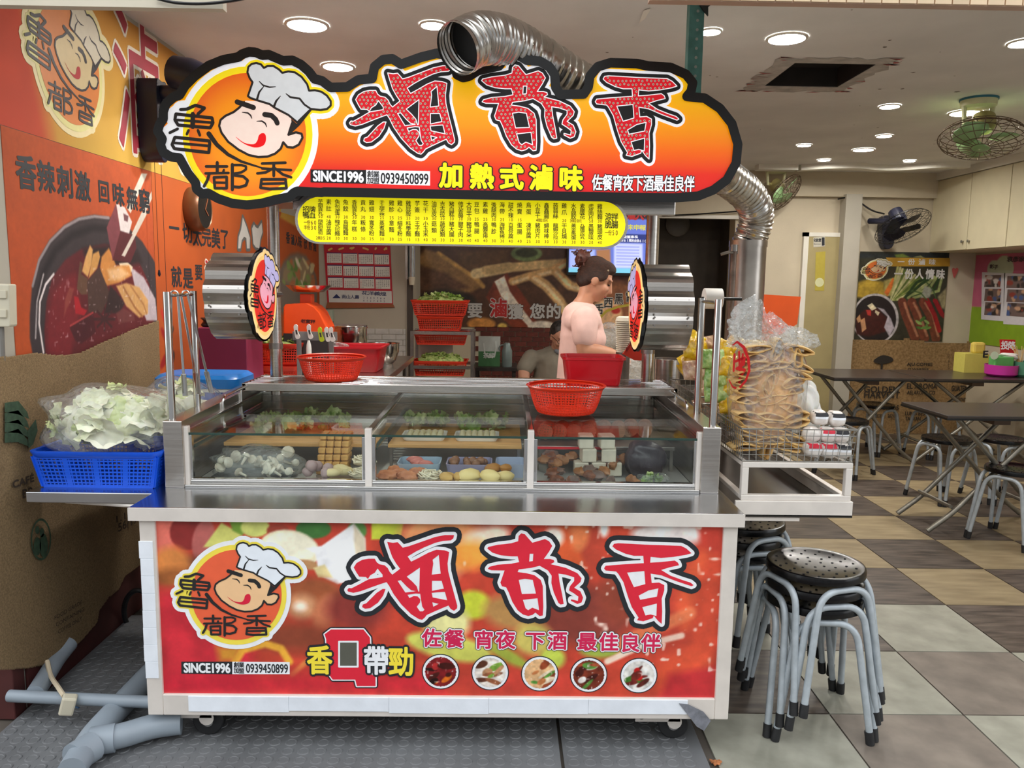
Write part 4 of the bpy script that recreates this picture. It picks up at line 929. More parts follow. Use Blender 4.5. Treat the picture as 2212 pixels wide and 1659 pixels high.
def basket(c, w, d, h, label, mat, cat='basket', group=None, name='plastic_basket', nx=22, ny=14, nz=7, solid=()):
    "open basket: base, lattice walls of bars, rim"
    t = thing(name, label, cat, c, group); cx, cy, cz = c; k = .88
    m = MB(); loft(m, [(sq(w*k, d*k, .02), 0), (sq(w*k, d*k, .02), .005)], c=c); m.build('base', mat, t)
    m = MB(); loft(m, [(sq(w*.98, d*.98, .025), h-.022), (sq(w*1.0, d*1.0, .028), h-.02), (sq(w*1.04, d*1.04, .03), h-.004), (sq(w*1.04, d*1.04, .03), h), (sq(w*.97, d*.97, .025), h), (sq(w*.97, d*.97, .025), h-.02)], False, False, c); m.build('rim', mat, t, smooth=True)
    sc = lambda z: k+(1-k)*z/h
    for ax in (0, 1):
        for sg in (-1, 1):
            m = MB(); n = nx if ax == 0 else ny; L, D = (w, d) if ax == 0 else (d, w)
            def pt(u, z, o=0.):
                s_ = sc(z); a = (u-.5)*(L*s_-.01); b = sg*(D*s_/2-.002+o); return (cx+a, cy+b, cz+z) if ax == 0 else (cx+b, cy+a, cz+z)
            for i in range(n+1):
                uu = i/n; wd = .0021
                if any(abs(uu-q) < .035 for q in solid): wd = .009
                p0, p1 = Vector(pt(uu, .003)), Vector(pt(uu, h-.018)); ax_ = Vector((wd, 0, 0)) if ax == 0 else Vector((0, wd, 0)); oy = Vector((0, .0015, 0)) if ax == 0 else Vector((.0015, 0, 0))
                m.obox((p0+p1)/2, ax_, oy, (p1-p0)/2)
            for j in range(nz+1):
                z = .004+j*(h-.024)/nz; p0, p1 = Vector(pt(0, z)), Vector(pt(1, z)); oy = Vector((0, .0015, 0)) if ax == 0 else Vector((.0015, 0, 0))
                m.obox((p0+p1)/2, (p1-p0)/2, oy, (0, 0, .0024 if 0 < j < nz else .006))
            m.build('lattice_wall', mat, t)
    return t
BLUE = M('blue_plastic', (14, 84, 214), .35, var=.08, sss=.05)
basket((-1.345, 2.685, .801), .42, .27, .125, 'bright blue plastic crate under the bagged cabbage on the left tray', BLUE, 'crate', None, 'crate', 28, 18, 8, (0., .25, .5, .75, 1.))
# cabbage leaves in clear bags
LEAFM = [M('cabbage_leaf_a', (232, 238, 184), .5, var=.25, scale=14, rgb2=(246, 246, 222), sss=.15, bump=.25, bscale=40), M('cabbage_leaf_b', (240, 240, 206), .5, var=.2, scale=10, rgb2=(246, 244, 226), sss=.15, bump=.25, bscale=40), M('cabbage_leaf_c', (204, 222, 140), .5, var=.25, scale=12, rgb2=(226, 234, 170), sss=.15, bump=.25, bscale=40)]
random.seed(12)
def leafmesh(sz, mat, seed, cup=.3, ruff=.012):
    r = random.Random(seed); n, k = 26, 6; ph = [r.uniform(0, 6) for _ in range(5)]; vs = [(0, 0, 0)]; fs = []
    for i in range(1, k+1):
        q = i/k
        for j in range(n):
            a = 2*PI*j/n; R = sz*q*(1+.12*math.sin(2*a+ph[0])+.08*math.sin(5*a+ph[1])*q)
            z = cup*sz*q*q*(1+.5*math.cos(2*a+ph[2]))+ruff*q**3*math.sin(9*a+ph[3])+ruff*.6*q*math.sin(5*a+4*q+ph[4])
            vs.append((R*math.cos(a), R*.82*math.sin(a), z))
    fs = [(0, 1+j, 1+(j+1) % n) for j in range(n)]
    for i in range(k-1):
        for j in range(n): fs.append((1+i*n+j, 1+(i+1)*n+j, 1+(i+1)*n+(j+1) % n, 1+i*n+(j+1) % n))
    me = bpy.data.meshes.new('leaf'); me.from_pydata(vs, [], fs); me.shade_smooth(); me.materials.append(mat); return me
LEAVES = [leafmesh(random.uniform(.04, .07), LEAFM[(0, 1, 1)[i % 3] if i < 7 else 2], i, random.uniform(.1, .45), .006) for i in range(9)]
def scatter_leaf(t, pos, tilt=1., name='cabbage_leaf', pool=None, sc=1.):
    o = bpy.data.objects.new(name, random.choice(pool or LEAVES)); COL.objects.link(o); o.parent = t; o.location = Vector(pos)-ORG[t.name]
    o.rotation_euler = (random.uniform(-1, 1)*tilt, random.uniform(-1, 1)*tilt, random.uniform(0, 6.28)); s_ = random.uniform(.75, 1.15)*sc; o.scale = (s_, s_, s_)
    return o
def blob(mb, c, rx, ry, rz, seed=0, amp=.1, n=40, m_=26, top=None, flat=None):
    "crumpled bag: noisy ellipsoid, optionally flattened below"
    r = random.Random(seed); ph = [(r.uniform(1, 3.2), r.uniform(1, 3.2), r.uniform(1, 3.2), r.uniform(0, 6)) for _ in range(7)]
    vs = []; fs = []
    for i in range(m_+1):
        th = PI*i/m_
        for k in range(n):
            f = 2*PI*k/n; d = Vector((math.sin(th)*math.cos(f), math.sin(th)*math.sin(f), math.cos(th)))
            q = Vector([math.copysign(abs(x)**.75, x) for x in d])
            s_ = 1+amp*sum(math.sin(a*2.4*d.x+b*2.4*d.y+e*2.4*d.z+p) for a, b, e, p in ph)/4
            p = Vector((q.x*rx*s_, q.y*ry*s_, q.z*rz*s_))
            if flat is not None: p.z = max(p.z, flat)
            vs.append(Vector(c)+p)
    for i in range(m_):
        for k in range(n): fs.append((i*n+k, (i+1)*n+k, (i+1)*n+(k+1) % n, i*n+(k+1) % n))
    return mb.add(vs, fs)
def cabbage_bag(c, rx, ry, rz, n, label, seed):
    t = thing('cabbage_bag', label, 'bag of cabbage', (c[0], c[1], c[2]-rz), 'clear bags of cut cabbage'); random.seed(seed)
    for i in range(n):
        d = Vector((random.gauss(0, 1), random.gauss(-.5, 1), random.gauss(.25, 1))).normalized()*random.uniform(.6, .88)
        o = scatter_leaf(t, (c[0]+d.x*rx, c[1]+d.y*ry, max(c[2]-rz*.7, c[2]+d.z*rz)), .5)
        o.rotation_euler = (d.to_track_quat('Z', 'Y').to_euler()) if random.random() < .8 else o.rotation_euler
        o.rotation_euler.rotate_axis('Z', random.uniform(0, 6)); o.rotation_euler.rotate_axis('X', PI if random.random() < .8 else 0)
    m = MB(); m.ball((c[0], c[1], c[2]-.005), rx*.72, ry*.72, rz*.66, 24, 14, jit=.2); m.build('cabbage_core', LEAFM[1], t, smooth=True)
    m = MB(); blob(m, c, rx, ry, rz, seed, .1, 48, 30); m.build('film', FILM, t, smooth=True)
cabbage_bag((-1.345, 2.70, 1.01), .225, .17, .12, 96, 'clear bag of torn cabbage leaves piled in the blue crate', 3)
cabbage_bag((-1.245, 3.02, .965), .16, .16, .15, 46, 'second clear bag of cabbage behind the tong rail', 8)
# blue lidded box behind
t = thing('storage_box', 'blue lidded storage box with white rim behind the cabbage bags', 'storage box', (-1.3, 3.42, .801))
c = (-1.3, 3.42, 0)
m = MB(); loft(m, [(sq(.3, .2, .03), .802), (sq(.33, .23, .03), 1.02)], c=c); m.build('box_body', BLUE, t, smooth=True)
m = MB(); loft(m, [(sq(.35, .25, .035), 1.02), (sq(.35, .25, .035), 1.035)], c=c); m.build('white_rim', M('white_plastic', (232, 232, 228), .4, var=.04), t, smooth=True)
BLUE2 = M('sky_blue_plastic', (16, 122, 206), .3, var=.06)
m = MB(); loft(m, [(sq(.36, .26, .04), 1.035), (sq(.36, .26, .045), 1.075), (sq(.33, .23, .05), 1.09), (sq(.25, .15, .04), 1.088)], c=c); m.build('lid', BLUE2, t, smooth=True)
# tongs on the left rail
def tongs(y, dx, label):
    X = -1.105; t = thing('tongs', label, 'tongs', (X, y, 1.1), 'steel tongs on the left rail')
    for s_ in (-1, 1):
        a, b = Vector((X+s_*.009, y+s_*.006, 1.445)), Vector((X+dx+s_*.014, y+s_*.02, 1.10)); w = (b-a)/2
        m = MB(); m.obox((a+b)/2, (.0045, 0, 0), (0, .0012, 0), w); m.obox(b-(b-a)*.1, (.009, 0, 0), (0, .0014, 0), w*.22); m.build('arm', CHROME, t, bevel=.001)
    MB().tube(arc((X+dx*.1, y, 1.442), .013, 0, PI, 8), .003, 6).build('spring_loop', CHROME, t, smooth=True)
tongs(2.66, .0, 'steel tongs hanging on the left rail, nearer pair'); tongs(2.74, .06, 'steel tongs hanging on the left rail, farther pair')

# ---------------------------------------------------------------- food in the glass case
random.seed(31)
FZ = .803
def food(name, label, cat, mb, mat, group, smooth=True): return tag(mb.build(name, mat, smooth=smooth), label, cat, group)
TRAYW = M('white_foam_tray', (228, 226, 220), .5, var=.04); PURP = M('lilac_tray', (150, 146, 176), .4, var=.06); TIER = M('tan_board', (206, 156, 92), .55, var=.15, scale=4, stretch=(1, 8, 8))
for i, (x0, x1, w) in enumerate(((-1.03, -.47, 'left'), (-.425, .07, 'middle'), (.12, .64, 'right'))):
    t = thing('tier_board', 'tan shelf board inside the %s bay of the glass case' % w, 'shelf', ((x0+x1)/2, 3.0, FZ), 'shelf boards in the case')
    MB().box(x0, x1, 2.86, 3.3, .885, .899).build('board', TIER if i < 2 else STEELD, t, bevel=.002)
    for X in (x0+.01, x1-.01):
        for yy in (2.88, 3.28): MB().box(X-.006, X+.006, yy-.006, yy+.006, FZ, .885).build('leg', STEELD, t)
# left bay
MUSH = M('pale_mushroom', (216, 200, 176), .6, var=.2, scale=18, rgb2=(240, 232, 216), sss=.1)
t = thing('mushroom_bag', 'clear bag of pale oyster mushrooms in the left bay', 'bag of mushrooms', (-.86, 2.74, FZ))
for k in range(26):
    x, y, z = random.uniform(-.99, -.74), random.uniform(2.68, 2.82), random.uniform(.82, .875)
    m = MB(); r = random.uniform(.012, .024); m.lathe([(.004, -.03), (.006, 0), (r, .004), (r*.8, .012), (.002, .016)], (x, y, z), Vector((random.gauss(0, 1), random.gauss(-.5, .6), random.uniform(.1, 1))), 10); m.build('mushroom', MUSH, t, smooth=True)
m = MB(); blob(m, (-.865, 2.745, .85), .16, .1, .055, 5, .14, 36, 20); m.build('film', FILM, t, smooth=True)
DARKT = M('black_foam_tray', (44, 44, 46), .5, var=.1)
m = MB(); loft(m, [(sq(.24, .13, .02), 0), (sq(.27, .16, .02), .02), (sq(.25, .14, .02), .02), (sq(.23, .12, .02), .006)], c=(-.865, 2.70, FZ)); food('foam_tray', 'black foam tray under the bag of mushrooms', 'tray', m, DARKT, None, False)
ROLL = M('fried_tofu_roll', (206, 150, 78), .6, var=.25, scale=25, rgb2=(226, 178, 104), bump=.3)
for j in range(6):
    for i in range(4):
        x = -.655+i*.028; z = FZ+.012+j*.023
        m = MB(); m.box(x-.013, x+.013, 2.76+j*.012, 2.84+j*.012, z-.0105, z+.0105); o = food('tofu_roll', 'tan fried tofu roll in the neat stack in the left bay', 'food', m, ROLL, 'stack of tan tofu rolls', False); b = o.modifiers.new('bevel', 'BEVEL'); b.width = .004; b.segments = 2
def pile(n, x0, x1, y0, y1, z0, z1, r, name, label, mat, group, el=(1, 1, 1)):
    for k in range(n):
        m = MB(); q = r*random.uniform(.8, 1.2); m.ball((random.uniform(x0, x1), random.uniform(y0, y1), random.uniform(z0, z1)+q*el[2]), q*el[0]*random.uniform(.9, 1.2), q*el[1], q*el[2], 10, 7, Matrix.Rotation(random.uniform(-.6, .6), 3, 'Z'), .12); food(name, label, 'food', m, mat, group)
pile(7, -.69, -.60, 2.65, 2.74, FZ+.005, FZ+.03, .019, 'taro_ball', 'mauve grey taro ball at the front of the left bay', M('taro_ball', (176, 150, 150), .6, var=.15), 'taro balls')
pile(6, -.60, -.53, 2.65, 2.72, FZ+.005, FZ+.02, .015, 'fish_roll', 'pale yellow fish roll at the front of the left bay', M('fish_roll', (226, 202, 140), .5, var=.15, rgb2=(240, 226, 180)), 'pale yellow fish rolls', (1.9, 1, 1))
NOOD = M('white_noodles', (232, 222, 196), .55, var=.15, scale=40)
def noodles(c, r, n, label, mat=NOOD, name='noodle_bundle', group='white noodle bundles'):
    m = MB()
    for k in range(n):
        a = random.uniform(0, 6.28); q = r*random.uniform(.4, 1); d = random.uniform(.5, 1)
        m.tube([(c[0]+q*math.cos(a+u_)*d*1.3, c[1]+q*math.sin(a+u_), c[2]+.01+random.uniform(0, r*.6)) for u_ in (0, .6, 1.2, 1.8, 2.4, 3)], .0028, 5)
    m.ball((c[0], c[1], c[2]+r*.3), r*1.05, r*.8, r*.4, 14, 8, jit=.2); food(name, label, 'food', m, mat, group)
noodles((-.50, 2.72, FZ+.004), .04, 26, 'bundle of white noodles by the left divider'); noodles((-.50, 2.80, FZ+.03), .04, 26, 'bundle of pale noodles behind the first by the left divider')
GREENL = [leafmesh(random.uniform(.02, .035), M('green_leaf_a', (104, 150, 48), .5, var=.3, scale=30, rgb2=(160, 190, 90)), 40+i, .4, .006) for i in range(3)]+[leafmesh(.03, M('green_leaf_b', (150, 178, 80), .5, var=.3, scale=30, rgb2=(206, 216, 150)), 50+i, .4, .006) for i in range(2)]
t = thing('greens_pile', 'loose pile of leafy greens on the left shelf board', 'greens', (-.8, 3.1, .9))
for k in range(46): scatter_leaf(t, (random.uniform(-.98, -.62), random.uniform(3.0, 3.26), random.uniform(.905, .945)), 1., 'leaf', GREENL, 1.2)
m = MB(); loft(m, [(sq(.17, .2, .02), 0), (sq(.19, .22, .02), .03), (sq(.175, .205, .02), .03), (sq(.16, .19, .02), .006)], c=(-.57, 3.1, .9)); food('foam_tray', 'white foam tray on the left shelf board', 'tray', m, TRAYW, None, False)
# middle bay
MEAT = M('marinated_meat', (196, 112, 70), .5, var=.3, scale=22, rgb2=(222, 150, 104), bump=.4)
for k, (x, y) in enumerate(((-.40, 2.68), (-.36, 2.70), (-.33, 2.67), (-.38, 2.75), (-.30, 2.72))):
    m = MB(); m.ball((x, y, FZ+.022), .035, .026, .02, 14, 9, jit=.3); food('meat_chunk', 'orange brown marinated meat chunk at the left of the middle bay', 'food', m, MEAT, 'meat chunks in the middle bay')
noodles((-.255, 2.69, FZ+.004), .04, 30, 'heap of white squid strips at the front of the middle bay', NOOD, 'squid_strips', 'white squid strips')
pile(5, -.21, -.15, 2.65, 2.70, FZ+.004, FZ+.012, .018, 'fishcake', 'golden fish cake lump at the front of the middle bay', M('golden_fishcake', (206, 164, 92), .55, var=.2), 'golden fish cakes', (1.2, 1, .8))
pile(5, -.12, .02, 2.655, 2.69, FZ+.002, FZ+.006, .021, 'bamboo_fishcake', 'cream coloured fish sausage at the front of the middle bay', M('cream_fish_sausage', (236, 212, 146), .45, var=.1), 'cream fish sausages', (1.5, 1, 1))
pile(4, -.05, .06, 2.72, 2.76, FZ+.02, FZ+.03, .024, 'meat_patty', 'brown fried patty behind the cream fish sausages', M('brown_patty', (176, 122, 60), .6, var=.25, bump=.4), 'brown fried patties', (1.2, 1, .7))
def boxtray(c, w, d, h, label, mat):
    m = MB(); loft(m, [(sq(w*.88, d*.88, .015), 0), (sq(w, d, .02), h), (sq(w*.94, d*.94, .018), h), (sq(w*.84, d*.84, .012), .006)], c=c); return food('plastic_tray', label, 'tray', m, mat, 'trays in the middle bay', False)
boxtray((-.30, 2.80, FZ), .155, .13, .05, 'pale blue plastic tray with pink meat in the middle bay', M('pale_blue_tray', (158, 178, 196), .4, var=.05))
boxtray((-.12, 2.80, FZ), .165, .13, .05, 'lilac plastic tray of brown meatballs in the middle bay', PURP)
boxtray((.03, 2.81, FZ), .11, .13, .05, 'empty bluish plastic tray by the right divider', M('bluish_tray', (166, 176, 200), .35, var=.05))
pile(12, -.185, -.06, 2.75, 2.84, FZ+.02, FZ+.035, .0155, 'meatball', 'brown meatball in the lilac tray', M('brown_meatball', (140, 96, 66), .45, var=.2), 'brown meatballs')
pile(6, -.35, -.25, 2.76, 2.84, FZ+.03, FZ+.04, .014, 'shrimp', 'pink shrimp piece in the pale blue tray', M('pink_shrimp', (206, 120, 108), .45, var=.2), 'pink shrimp pieces', (1.8, .9, .8))
FB = M('fish_ball', (234, 222, 182), .45, var=.08)
for i in range(2):
    boxtray((-.30+i*.2, 2.98, .9), .17, .13, .018, ('left', 'right')[i]+' white tray of fish balls on the middle shelf board', TRAYW)
    for a in range(6):
        for b in range(3):
            m = MB(); m.ball((-.355+i*.2+a*.023, 2.945+b*.03, .918), .0115, n=8, m=6); food('fish_ball', 'round cream fish ball in the %s tray on the middle shelf board' % ('left', 'right')[i], 'food', m, FB, ('left', 'right')[i]+' tray of fish balls')
t = thing('greens_pile', 'pile of leafy greens at the back of the middle shelf board', 'greens', (-.15, 3.2, .9))
for k in range(40): scatter_leaf(t, (random.uniform(-.4, .05), random.uniform(3.12, 3.28), random.uniform(.905, .94)), 1., 'leaf', GREENL, 1.2)
# right bay
DM = [M('dark_braised_meat', (112, 62, 42), .45, var=.4, scale=26, rgb2=(150, 92, 62), bump=.5), M('brown_braised_meat', (146, 92, 54), .5, var=.35, scale=20, rgb2=(178, 122, 78), bump=.5), M('grey_braised_meat', (104, 82, 76), .45, var=.35, scale=24, rgb2=(134, 108, 98), bump=.5)]
for k in range(30):
    x = random.uniform(.14, .46); y = random.uniform(2.66, 2.84); z = FZ+.012+max(0, (y-2.68))*.35
    m = MB(); m.ball((x, y, z), random.uniform(.022, .036), random.uniform(.016, .024), random.uniform(.013, .02), 10, 7, Matrix.Rotation(random.uniform(-1.2, 1.2), 3, 'Z'), .45)
    food('braised_meat', 'dark braised meat piece in the right bay', 'food', m, DM[k % 3], 'braised meat in the right bay')
TOFU = M('grey_tofu', (206, 196, 178), .6, var=.12, scale=20, bump=.15)
for x, z, ry in ((.285, 0, 0), (.345, 0, .1), (.405, 0, 0), (.31, .05, .1), (.385, .05, -.1), (.30, .1, 0), (.375, .1, .12)):
    m = MB(); R3 = Matrix.Rotation(ry, 3, 'Z'); m.obox((x, 2.80, FZ+.03+z), R3 @ Vector((.026, 0, 0)), R3 @ Vector((0, .03, 0)), (0, 0, .0245)); o = food('tofu_block', 'pale grey tofu block in the stack in the right bay', 'food', m, TOFU, 'stack of tofu blocks', False)
    b = o.modifiers.new('bevel', 'BEVEL'); b.width = .004; b.segments = 2
m = MB(); blob(m, (.515, 2.78, .87), .07, .06, .07, 9, .12); food('seaweed_bag', 'dark purple bag of seaweed in the right bay', 'bag', m, M('dark_film', (58, 50, 58), .3, var=.3, bump=.5, bscale=30), None)
t = thing('small_bag', 'small clear bag of greens at the front right of the case', 'bag', (.53, 2.68, FZ))
for k in range(8): scatter_leaf(t, (random.uniform(.49, .57), random.uniform(2.67, 2.70), random.uniform(.81, .825)), 1., 'leaf', GREENL, .7)
m = MB(); blob(m, (.53, 2.69, .822), .055, .03, .018, 11, .15, 24, 14); m.build('film', FILM, t, smooth=True)
for k in range(8):
    m = MB(); m.lathe([(.004, -.05), (.03, -.045), (.032, 0), (.03, .045), (.004, .05)], (.17+k*.056, 3.0+random.uniform(0, .08), .932), (.2, 1, 0), 14); food('ham_roll', 'reddish brown braised ham roll on the right shelf board', 'food', m, M('ham_roll', (150, 94, 72), .45, var=.25, scale=18, rgb2=(176, 120, 94)), 'ham rolls on the right shelf board')
m = MB(); m.box(.12, .41, 2.845, 2.85, .89, .899); food('tray_edge', 'thin red plastic strip on the right shelf board edge', 'strip', m, REDT, None, False)

# ---------------------------------------------------------------- right side baskets
WIRE = M('basket_wire', (150, 148, 142), .35, .8, var=.1)
def wire_basket(x0, x1, y0, y1, z0, z1, label):
    t = thing('wire_basket', label, 'wire basket', ((x0+x1)/2, (y0+y1)/2, z0), 'wire baskets on the right tray')
    fl = .008
    MB().tube([(x0-fl, y0-fl, z1), (x1+fl, y0-fl, z1), (x1+fl, y1+fl, z1), (x0-fl, y1+fl, z1)], .0035, 8, closed=True).build('rim', WIRE, t)
    def wall(pa, pb, qa, qb):
        m = MB(); L = (Vector(pb)-Vector(pa)).length; n = max(3, int(L/.022))
        for i in range(n+1):
            a = Vector(pa).lerp(Vector(pb), i/n); b = Vector(qa).lerp(Vector(qb), i/n); m.tube([a, b], .0013, 4)
        for j in range(1, 5): m.tube([Vector(pa).lerp(Vector(qa), j/5), Vector(pb).lerp(Vector(qb), j/5)], .0013, 4)
        m.build('wire_wall', WIRE, t)
    f, g = fl, z1
    wall((x0, y0, z0), (x1, y0, z0), (x0-f, y0-f, g), (x1+f, y0-f, g)); wall((x0, y1, z0), (x1, y1, z0), (x0-f, y1+f, g), (x1+f, y1+f, g))
    wall((x0, y0, z0), (x0, y1, z0), (x0-f, y0-f, g), (x0-f, y1+f, g)); wall((x1, y0, z0), (x1, y1, z0), (x1+f, y0-f, g), (x1+f, y1+f, g))
    m = MB()
    for i in range(int((x1-x0)/.03)+1): m.tube([(x0+i*.03, y0, z0), (x0+i*.03, y1, z0)], .0013, 4)
    m.tube([(x0, y0, z0), (x1, y0, z0), (x1, y1, z0), (x0, y1, z0)], .0025, 6, closed=True); m.build('wire_base', WIRE, t)
wire_basket(.80, 1.168, 2.565, 3.08, .918, 1.028, 'front wire basket holding fried bean curd and noodle bundles')
wire_basket(.80, 1.168, 3.14, 3.70, .918, 1.05, 'rear wire basket full of yellow and green noodle packs')
# tall bag of fried bean curd skin
t = thing('bean_curd_bag', 'tall clear bag of folded fried bean curd skin with red marker writing', 'bag of bean curd', (.915, 2.70, .925))
SKIN = M('fried_bean_curd_skin', (222, 172, 98), .6, var=.25, scale=16, rgb2=(240, 206, 142), bump=.5, bscale=70, sss=.1)
random.seed(77)
def ribbon(mb, pts, yc, half, th):
    "closed fold of thick skin: loop in XZ, wide along Y"
    n = len(pts); vs = []; k = 8
    for i in range(n):
        d = Vector((pts[(i+1) % n][0]-pts[i-1][0], pts[(i+1) % n][1]-pts[i-1][1])).normalized(); nx, nz = -d.y, d.x; t_ = th*random.uniform(.75, 1.2); jy = random.uniform(-.004, .004)
        for q in range(k):
            a = 2*PI*q/k; ca = math.copysign(abs(math.cos(a))**.6, math.cos(a)); vs.append((pts[i][0]+nx*t_*math.sin(a), yc+jy-half*ca, pts[i][1]+nz*t_*math.sin(a)))
    mb.add(vs, [(i*k+q, i*k+(q+1) % k, ((i+1) % n)*k+(q+1) % k, ((i+1) % n)*k+q) for i in range(n) for q in range(k)])
for j in range(13):
    for i in range(3):
        zc = .945+j*.0285+random.uniform(-.004, .004); xc = .838+i*.075+random.uniform(-.01, .01)+.012*math.sin(j*.7); lay = random.random()
        rx, rz = (random.uniform(.036, .048), random.uniform(.010, .015)) if lay < .72 else (random.uniform(.012, .016), random.uniform(.03, .042))
        ph = random.uniform(0, 6); pts = []; tl = random.uniform(-.35, .35)
        for k in range(22):
            a = 2*PI*k/22; w_ = 1+.1*math.sin(3*a+ph)+.05*math.sin(5*a+ph*2); x_, z_ = rx*math.cos(a)*w_, rz*math.sin(a)*w_
            pts.append((xc+x_*math.cos(tl)-z_*math.sin(tl), zc+x_*math.sin(tl)+z_*math.cos(tl)))
        m = MB(); ribbon(m, pts, 2.668+random.uniform(0, .012), .045, random.uniform(.0042, .006)); m.build('bean_curd_fold', SKIN, t, smooth=True)
m = MB(); blob(m, (.92, 2.735, 1.115), .104, .1, .185, 4, .05); m.build('bean_curd_mass', M('bean_curd_shade', (214, 160, 92), .7, var=.3, scale=30, bump=.5), t, smooth=True)
m = MB(); blob(m, (.918, 2.715, 1.125), .128, .112, .212, 14, .045, 48, 34); m.build('film', FILM, t, smooth=True)
# crumpled bag mouth
vs = []; n, mm = 56, 16; r_ = random.Random(3)
ph = [r_.uniform(0, 6) for _ in range(6)]
for i in range(mm+1):
    q = i/mm
    for k in range(n):
        a = 2*PI*k/n; cr_ = 1+.16*math.sin(5*a+ph[0]+3*q)+.12*math.sin(9*a+ph[1])*q+.1*math.sin(16*a+ph[2]+5*q)+r_.uniform(-.07, .07)
        rx = (.095*(1-q)**.7+.034+.022*math.sin(PI*q))*cr_; cx = .925-.03*q+.05*q*max(0, math.cos(a))
        vs.append((cx+rx*math.cos(a), 2.715+rx*.72*math.sin(a)+r_.uniform(-.004, .004), 1.285+.115*q*(1-.5*math.cos(a-.3))+.01*math.sin(7*a+ph[3])+r_.uniform(-.006, .006)))
fs = [(i*n+k, i*n+(k+1) % n, (i+1)*n+(k+1) % n, (i+1)*n+k) for i in range(mm) for k in range(n)]
MB().add(vs, fs).build('bag_mouth', MILKY, t)
P = Plane((.83, 2.63, 1.2), (.55, -.83, 0), (0, 0, 1)); inkr = M('red_marker', (206, 18, 24), .5, var=.1)
m = MB(); e_ = [P.p2(p) for p in [(1592, 745), (1602, 738), (1616, 750), (1626, 775), (1628, 800), (1620, 822), (1604, 840), (1592, 835), (1584, 820)]]
m.stroke(e_, [.002, .004, .006, .006, .005, .004, .004, .003, .002], P, .022)
for a in ([(1596, 765), (1594, 800)], [(1606, 760), (1608, 818)], [(1598, 780), (1618, 772), (1616, 786), (1600, 796), (1618, 798), (1610, 812)], [(1614, 765), (1606, 826)]): m.stroke([P.p2(p) for p in a], .0045, P, .022)
m.build('red_writing', inkr, t)
# wrapped noodle bundles
WRAP = M('noodle_wrap', (226, 216, 206), .3, var=.12, scale=30, rgb2=(240, 234, 228), coat=.4, bump=.25, bscale=60); LBR = pr((214, 40, 62)); LBK = pr((40, 40, 44))
for k, (x, z, y, lab, mk) in enumerate(((1.05, .952, 2.61, 'red label, bottom row left', LBR), (1.10, .951, 2.605, 'red label, bottom row middle', LBR), (1.147, .95, 2.605, 'black label, bottom row right', LBK), (1.05, 1.0, 2.63, 'plain wrap, middle row left', None), (1.10, 1.0, 2.625, 'red label, middle row centre', LBR), (1.145, .998, 2.625, 'black label, middle row right', LBK), (1.085, 1.052, 2.66, 'dark print, top row left', LBK), (1.142, 1.05, 2.655, 'dark print, top row right', LBK))):
    t = thing('noodle_bundle', 'round wrapped noodle bundle with '+lab, 'noodle pack', (x, y, z-.026), 'wrapped noodle bundles in the front basket')
    m = MB(); blob(m, (x, y, z), .029, .038, .0262, 20+k, .06, 24, 16); m.build('wrap', WRAP, t, smooth=True)
    if mk:
        b_ = MB(); blob(b_, (x, y, z), .0297, .0388, .0268, 20+k, .06, 24, 16); cen = [sum((Vector(b_.v[q]) for q in f_), Vector())/4 for f_ in b_.f]
        for nm_, mt_, za, zb in (('label_band', mk, .25, .85), ('label_print', WH, .05, .25)):
            m = MB(); m.v = list(b_.v); m.f = [f_ for f_, c_ in zip(b_.f, cen) if z+.026*za < c_.z < z+.026*zb and c_.y < y-.002 and abs(c_.x-x) < .021]
            if m.f: m.build(nm_, mt_, t, smooth=True)
for x, y, z, r, lab in ((1.06, 2.78, 1.1, .07, 'knotted white plastic bag leaning on the bean curd bag'), (1.12, 2.86, 1.03, .06, 'small round white plastic bag behind the noodle bundles'), (1.0, 2.84, .99, .07, 'white plastic bag low in the front basket')):
    t = thing('plastic_bag', lab, 'plastic bag', (x, y, z-r*.9), 'white plastic bags')
    m = MB(); blob(m, (x, y, z), r*.86, r*.86, r*.95, int(z*100), .12); m.build('film', M('white_poly', (232, 230, 224), .35, var=.05, sss=.25, bump=.4, bscale=30), t, smooth=True)
    MB().lathe([(.012, 0), (.006, .012), (.018, .03), (.028, .045)], (x, y, z+r*.86), n=12, caps=False).build('knot', MATS['white_poly'], t, smooth=True)
# pillow packs
def pillow(c, w, h, d, rot, mat, label, group, seed):
    t = thing('noodle_pack', label, 'noodle pack', c, group); r = random.Random(seed); n, k = 19, 14; vs = []; fs = []
    for s_ in (1, -1):
        o = len(vs)
        for i in range(n):
            for j in range(k):
                u_, v_ = i/(n-1)*2-1, j/(k-1)*2-1; e = max(0, (1-abs(u_)**2.4)*(1-abs(v_)**3))
                z = s_*d*(e**.5)*(1+.22*math.sin(6*u_+seed)*math.cos(5*v_+seed*2)+.16*math.sin(11*u_+5*v_+seed*3)); p = rot @ Vector((u_*w*(1-.05*abs(v_)), v_*h*(1-.08*abs(u_)), z)); vs.append(Vector(c)+p)
        for i in range(n-1):
            for j in range(k-1): q = (o+i*k+j, o+(i+1)*k+j, o+(i+1)*k+j+1, o+i*k+j+1); fs.append(q if s_ > 0 else q[::-1])
    MB().add(vs, fs).build('wrapper', mat, t, smooth=True)
YP = M('yellow_wrapper', (226, 166, 4), .28, var=.3, scale=22, rgb2=(252, 214, 40), coat=.5, bump=.8, bscale=45); GP = M('green_wrapper', (104, 176, 30), .28, var=.3, scale=24, rgb2=(206, 226, 150), coat=.5, bump=.8, bscale=45); KP = M('pink_clear_wrapper', (190, 120, 92), .28, var=.3, scale=26, rgb2=(232, 206, 170), coat=.5, bump=.8, bscale=50)
random.seed(4)
